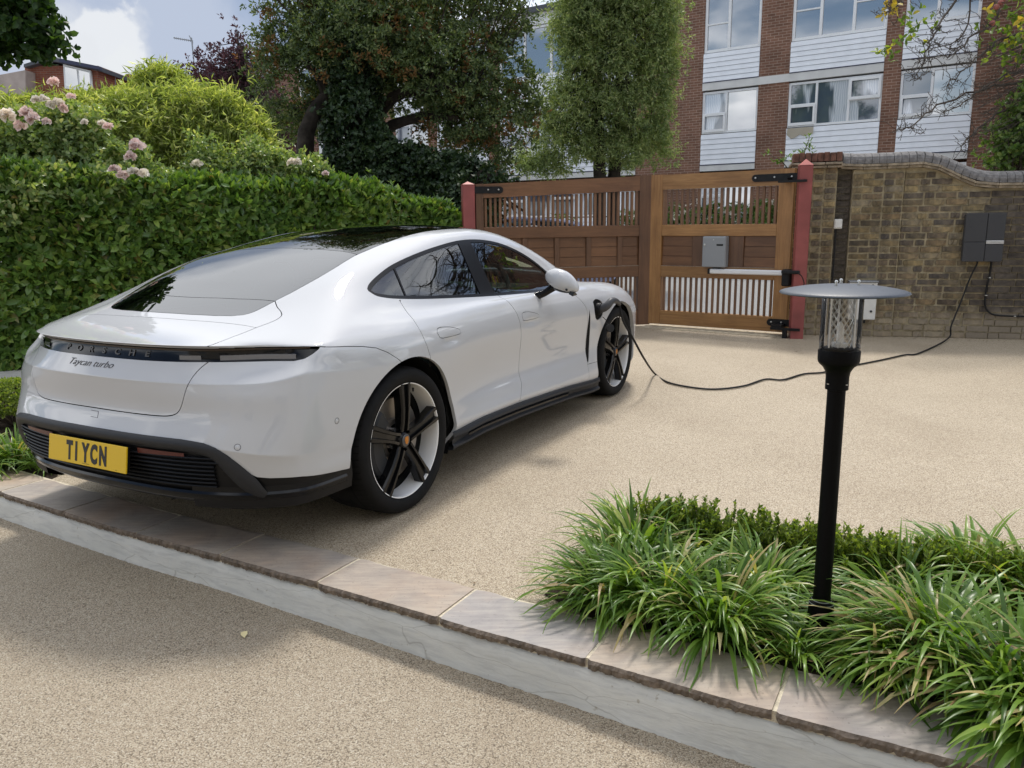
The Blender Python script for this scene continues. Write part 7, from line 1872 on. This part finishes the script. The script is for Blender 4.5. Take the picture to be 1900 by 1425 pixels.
lily((1630, 1245), .17, 200, .30, 'low lily turf tuft on the slab edge beside the lamp foot', 20, lean_dir=R(230), dry=.1)
lily((1475, 1222), .12, 120, .26, 'small lily turf tuft just left of the lamp foot', 20)
lily((30, 862), .22, 300, .33, 'lily turf clump at the left edge beside the rear bumper')
lily((-40, 880), .22, 240, .33, 'lily turf clump cut by the left edge of the photo')
lily((88, 872), .14, 130, .22, 'small lily turf tuft under the corner of the rear bumper', 20)
# dwarf box edging: stems with tiny leaves
def boxhedge(label, pts, h_, n, nm='dwarf_box'):
    g = [gz(p)[:2] for p in pts]; t = plant(nm, label, 'box hedge', (g[0][0], g[0][1], 0)); ln_ = [0]
    for a, b in zip(g, g[1:]): ln_.append(ln_[-1] + np.linalg.norm(b - a))
    q = MB(); Cn = []
    for i in range(n):
        s = rnd.uniform(0, ln_[-1]); j = min(int(np.searchsorted(ln_, s)) - 1, len(g) - 2); j = max(j, 0); a = g[j] + (g[j + 1] - g[j]) * (s - ln_[j]) / (ln_[j + 1] - ln_[j]); base = Vector((a[0] + rnd.gauss(0, .035), a[1] + rnd.gauss(0, .035), 0)); H_ = h_ * rnd.uniform(.62, 1.08)
        d = Vector((rnd.gauss(0, .22), rnd.gauss(0, .22), 1)).normalized(); P = [base]
        for s_ in range(5): d = (d + Vector((rnd.gauss(0, .10), rnd.gauss(0, .10), .1))).normalized(); P.append(P[-1] + d * H_ / 5)
        q.tube(P, [.0028, .0024, .002, .0018, .0014, .001], 4, False)
        for s_ in range(15):
            tt = .22 + .78 * s_ / 14; f_ = tt * 5; i0 = min(int(f_), 4); pp = P[i0].lerp(P[i0 + 1], f_ - i0); Cn.append(tuple(pp))
    q.obj('stems', M['twig'], t, True); Cn = np.array(Cn)
    foliage(t, 'box_leaves', whorls(Cn, np.tile(np.array([0, 0, 1.]), (len(Cn), 1)), 4, .021, .0115, .9, .3, 0, .3, .0, .1), M['box'], 'stuff')
    return t
boxhedge('low dwarf box edging behind the lily turf, between drive and lamp', [(1190, 1010), (1300, 1030), (1400, 1050), (1500, 1070), (1580, 1085)], .215, 420)
boxhedge('low dwarf box edging right of the lamp behind the lily turf', [(1590, 1085), (1680, 1100), (1790, 1115), (1930, 1135)], .205, 330)
bb = plant('box_ball', 'yellow green clipped box ball at the left edge beside the car', 'shrub', (*gz((10, 800))[:2], 0))
cb = gz((8, 805)); n = 2600; u = rdir(n); u[:, 2] = np.abs(u[:, 2]) * 1.0 - .15; Pb = np.array([cb[0] - .05, cb[1] + .2, .17]) + u * np.array([.30, .30, .20]) * rng.uniform(.86, 1.03, n)[:, None]
foliage(bb, 'box_leaves', whorls(Pb, u, 4, .022, .012, 1, .1, 0, .3, 0, .1), M['box'], 'stuff')
q = MB()
for k in range(60): a = Pb[k * 7]; q.tube(tube_path((cb[0] - .05, cb[1] + .2, 0), a, .02, 3), .004, 4, False)
q.obj('stems', M['twig'], bb, True)

# ---- seen through the gate: shrub ball, climbing hedge with white flowers, parked car
sb = plant('rounded_shrub', 'rounded dark shrub seen through the left gate leaf', 'shrub', (*atY(1035, 410, 20.5)[:2], 0))
parts, cen = crown([(atY(1035, 410, 20.5)[0], 20.5, .75, .62, .5, .80)], 240, 8, .06, .035, .10, 0, mats=('evergreen',), frac=(1,), k=4, shell=.7)
foliage(sb, 'foliage', parts[0], M['evergreen'], 'stuff'); q = MB()
for c in cen[:40]: q.tube(tube_path((atY(1035, 410, 20.5)[0], 20.5, 0), c, .05, 3), .02, 4, False)
q.obj('stems', M['bark'], sb, True)
cl = plant('climbing_hedge', 'leafy climber with white flowers seen through the right gate leaf', 'hedge', (*bw(-.2, 0, -1.2)[:2], 0))
L_ = []
for k in range(16): c = bw(-2.1 + k * .32, .55 + .45 * (k % 3), -1.0); L_.append((c[0], c[1], c[2], .32, .28, .42))
for k in range(16): c = bw(-2.1 + k * .32, 1.35 + .12 * (k % 2), -1.0); L_.append((c[0], c[1], c[2], .32, .28, .42))
parts, cen = crown(L_, 620, 9, .075, .045, .10, 0, mats=('brightshrub', 'petal'), frac=(.94, .06), k=4, shell=.3)
foliage(cl, 'foliage', parts[0], M['brightshrub'], 'stuff'); foliage(cl, 'white_flowers', parts[1], M['petal'], 'stuff'); q = MB()
for c in cen[:80]: q.tube(tube_path((c[0], c[1] + .1, 0), c, .05, 3), .012, 4, False)
q.obj('stems', M['bark'], cl, True)
fp = atY(962, 420, 16.5); fc = thing('street_car', 'pale blue car parked in the street, glimpsed between the left gate slats', 'car', (fp[0], 16.6, -.02), R(172))
blue = plain('pale_blue_paint', (.33, .36, .52), .25, coat=.8)
def loft(secs, mat, name, par):
    V = []; n = len(secs[0][1])
    for x, pr in secs: V += [(x, y, z) for y, z in pr]
    F = [(i * n + k, i * n + (k + 1) % n, (i + 1) * n + (k + 1) % n, (i + 1) * n + k) for i in range(len(secs) - 1) for k in range(n)] + [tuple(range(n))[::-1], tuple(range(len(V) - n, len(V)))]
    q = MB(); q.add(V, F, True); return q.obj(name, mat, par)
def ring(w_, z0, z1, wt): return [(-w_, z0), (-w_, z0 + .3 * (z1 - z0)), (-w_, z0 + .75 * (z1 - z0)), (-wt, z1), (0, z1 + .02), (wt, z1), (w_, z0 + .75 * (z1 - z0)), (w_, z0 + .3 * (z1 - z0)), (w_, z0)]
loft([(-2.05, ring(.70, .35, .70, .6)), (-1.95, ring(.80, .25, .85, .7)), (-1.2, ring(.84, .22, .93, .76)), (0, ring(.85, .22, .95, .78)), (1.1, ring(.84, .22, .94, .76)), (1.75, ring(.80, .24, .82, .68)), (2.0, ring(.70, .3, .65, .58))], blue, 'body', fc)
loft([(-1.75, ring(.70, .90, .95, .6)), (-1.25, ring(.74, .90, 1.33, .56)), (-.4, ring(.76, .90, 1.45, .58)), (.35, ring(.76, .90, 1.42, .57)), (1.2, ring(.72, .90, .97, .62))], M['carglass'], 'cabin_glass', fc)
loft([(-1.2, ring(.56, 1.345, 1.37, .50)), (-.4, ring(.60, 1.44, 1.48, .54)), (.35, ring(.58, 1.41, 1.45, .52))], blue, 'roof', fc)
for s_ in (-1, 1):
    for P in ([(-1.75, s_ * .70, .93), (-1.22, s_ * .60, 1.35), (-.4, s_ * .62, 1.46), (.35, s_ * .60, 1.43), (1.22, s_ * .70, .95)], [(-.35, s_ * .77, .93), (-.32, s_ * .62, 1.45)]): q = MB(); q.tube(crv(P, 3), .035, 6); q.obj('window_pillar', blue, fc)
for x in (-1.3, 1.3):
    for s_ in (-1, 1): q = MB(); q.lathe([(.0005, s_ * .74), (.20, s_ * .74), (.21, s_ * .80), (.31, s_ * .80), (.31, s_ * .62)], (x, 0, .31), 24, 'y'); q.obj('wheel', M['tyre'], fc)
# fallen leaf on the lower drive and a few specks on the upper one
lf = gz((455, 1180), -.145); LOWZ = lowz(lf[0]); lf = gz((455, 1180), LOWZ); t = plant('fallen_leaf', 'single pale yellow leaf lying on the lower drive', 'leaf', (lf[0], lf[1], LOWZ))
V, F = leaves(np.array([[lf[0] - .012, lf[1] + .025, LOWZ + .006]]), np.array([[.35, -1., .05]]), np.array([[0, -.2, 1.]]), np.array([.048]), np.array([.028]), .18, 1, .1); foliage(t, 'blade', (V, F), plain('dry_pale_leaf', (.72, .62, .33), .6))
# ---- leaf litter and grit caught along edges
P_ = []
def along(pxs, n, sp_, zf=lambda p: .004):
    g_ = [gz(q)[:2] for q in pxs]
    for k in range(n):
        i = rnd.randrange(len(g_) - 1); p = g_[i] + (g_[i + 1] - g_[i]) * rnd.random() + np.array([rnd.gauss(0, sp_), rnd.gauss(0, sp_)]); P_.append((p[0], p[1], zf(p)))
along([(1000, 1115), (1110, 1010), (1240, 965), (1480, 988)], 45, .05); along([(1500, 624), (1700, 628), (1900, 636)], 70, .06); along([(1210, 612), (1460, 632)], 25, .06)
along([(1480, 650), (1500, 690)], 8, .12); along([(300, 960), (900, 1110)], 10, .12)
P_ = np.array(P_); n_ = len(P_); d_ = rdir(n_); d_[:, 2] *= .12
lt = leaves(P_ + [0, 0, .003], d_, np.tile(np.array([0, 0, 1.]), (n_, 1)) + rng.normal(size=(n_, 3)) * .25, rng.uniform(.010, .030, n_), rng.uniform(.005, .013, n_), .2, 0, .1)
o = ob('leaf_litter', npmesh('leaf_litter', lt[0], lt[1], plain('dry_leaf_litter', (.13, .085, .045), .8, noise=.5, nscale=30))); o['kind'] = 'stuff'; tag(o, 'tiny dry brown leaf litter scattered along the bed, kerb and wall foot', 'leaf litter')
# ---- upper limbs of the apple tree, above the frame but mirrored in the car windows; a tree beyond the wall
q = MB(); base_ = Vector((8.7, 10.7, 0))
for k in range(46):
    z0 = rnd.uniform(2.6, 5.2); b = base_ + Vector((rnd.gauss(0, .15), rnd.gauss(0, .15), z0)); e = b + Vector((rnd.gauss(-.3, 1.7), rnd.gauss(-.2, 1.7), rnd.uniform(.6, 2.8)))
    if e.z < 4.9: e.z = 4.9 + rnd.random()
    if b.z < 4.5 and e.x < 7.6: e.x = 7.6
    P = tube_path(b, e, .12, 6); q.tube(P, [.045, .038, .03, .023, .017, .012, .008], 6, False)
    for s_ in range(10):
        a = P[rnd.randrange(3, 7)]; e2 = a + Vector((rnd.gauss(0, .55), rnd.gauss(0, .55), rnd.uniform(-.1, .7)))
        if min(a.z, e2.z) < 4.75: continue
        P2 = tube_path(a, e2, .12, 4); q.tube(P2, [.014, .011, .009, .006, .004], 4, False)
        for s2 in range(3): a2 = P2[rnd.randrange(1, 5)]; q.tube(tube_path(a2, a2 + Vector((rnd.gauss(0, .18), rnd.gauss(0, .18), rnd.uniform(-.05, .22))), .04, 3), [.006, .005, .004, .003], 3, False)
q.tube([tuple(base_ + Vector((0, 0, 0))), tuple(base_ + Vector((.05, 0, 2.5))), tuple(base_ + Vector((0, 0, 5.3)))], [.18, .15, .09], 9)
q.obj('upper_limbs', M['twig'], ap, True)
for (x_, y_, h_, lab) in ((11.5, 7.0, 5.5, 'broad leafy tree behind the brick wall, outside the frame at the right'),):
    g_ = plant('garden_tree', lab, 'tree', (x_, y_, 0)); q = MB(); q.tube([(x_, y_, 0), (x_ + .1, y_, h_ * .4), (x_, y_, h_ * .8)], [.2, .16, .06], 9); q.obj('trunk', M['bark'], g_, True)
    parts, cen = crown([(x_, y_, h_ * .62, 1.9, 1.9, h_ * .36), (x_ + .9, y_ + .4, h_ * .5, 1.4, 1.4, h_ * .25), (x_ - .5, y_ - .9, h_ * .5, 1.3, 1.3, h_ * .25)], 420, 10, .12, .06, .28, 0, mats=('evergreen',), frac=(1,), k=4, shell=.5)
    foliage(g_, 'crown', parts[0], M['evergreen'], 'stuff'); q = MB()
    for c in cen[:80]: q.tube(tube_path((x_, y_, h_ * .4), c, .2, 4), [.05, .035, .025, .015, .008], 4, False)
    q.obj('branches', M['bark'], g_, True)

# ---- unseen house added behind the camera to close the low sky, mirrored in paint
hh_ = thing('unseen_house', 'unseen cream house added behind the camera to close the low sky, mirrored in the car', 'house', (0, -5.2, 0))
q = MB(); q.box(-9, 11, -11, -5.2, -.3, 6.4); q.obj('wall', plain('cream_render', (.42, .39, .34), .85, noise=.1, nscale=1.5), hh_, True)
q = MB(); q.prism([(-11.3, 6.4), (-4.9, 6.4), (-8, 9.0)], -9.3, 11.3, lambda u, v, d: (d, u, v)); q.obj('roof', M['slate'], hh_, True)
for wx in (-6.5, -3.2, .4, 4.0, 7.4):
    for (z0, z1) in ((.7, 2.4), (3.7, 5.2)):
        q = MB(); q.box(wx - .75, wx + .75, -5.22, -5.12, z0, z0 + .08); q.box(wx - .75, wx + .75, -5.22, -5.12, z1 - .08, z1); q.box(wx - .75, wx - .67, -5.22, -5.12, z0 + .08, z1 - .08); q.box(wx + .67, wx + .75, -5.22, -5.12, z0 + .08, z1 - .08); q.box(wx - .04, wx + .04, -5.22, -5.13, z0 + .08, z1 - .08); f_ = q.obj('window', M['frame'], hh_, True)
        for s_ in (-1, 1): q = MB(); q.box(wx + s_ * .355 - .313, wx + s_ * .355 + .313, -5.19, -5.18, z0 + .082, z1 - .082); q.obj('pane', M['pane'], f_, True)
bpy.context.view_layer.update()
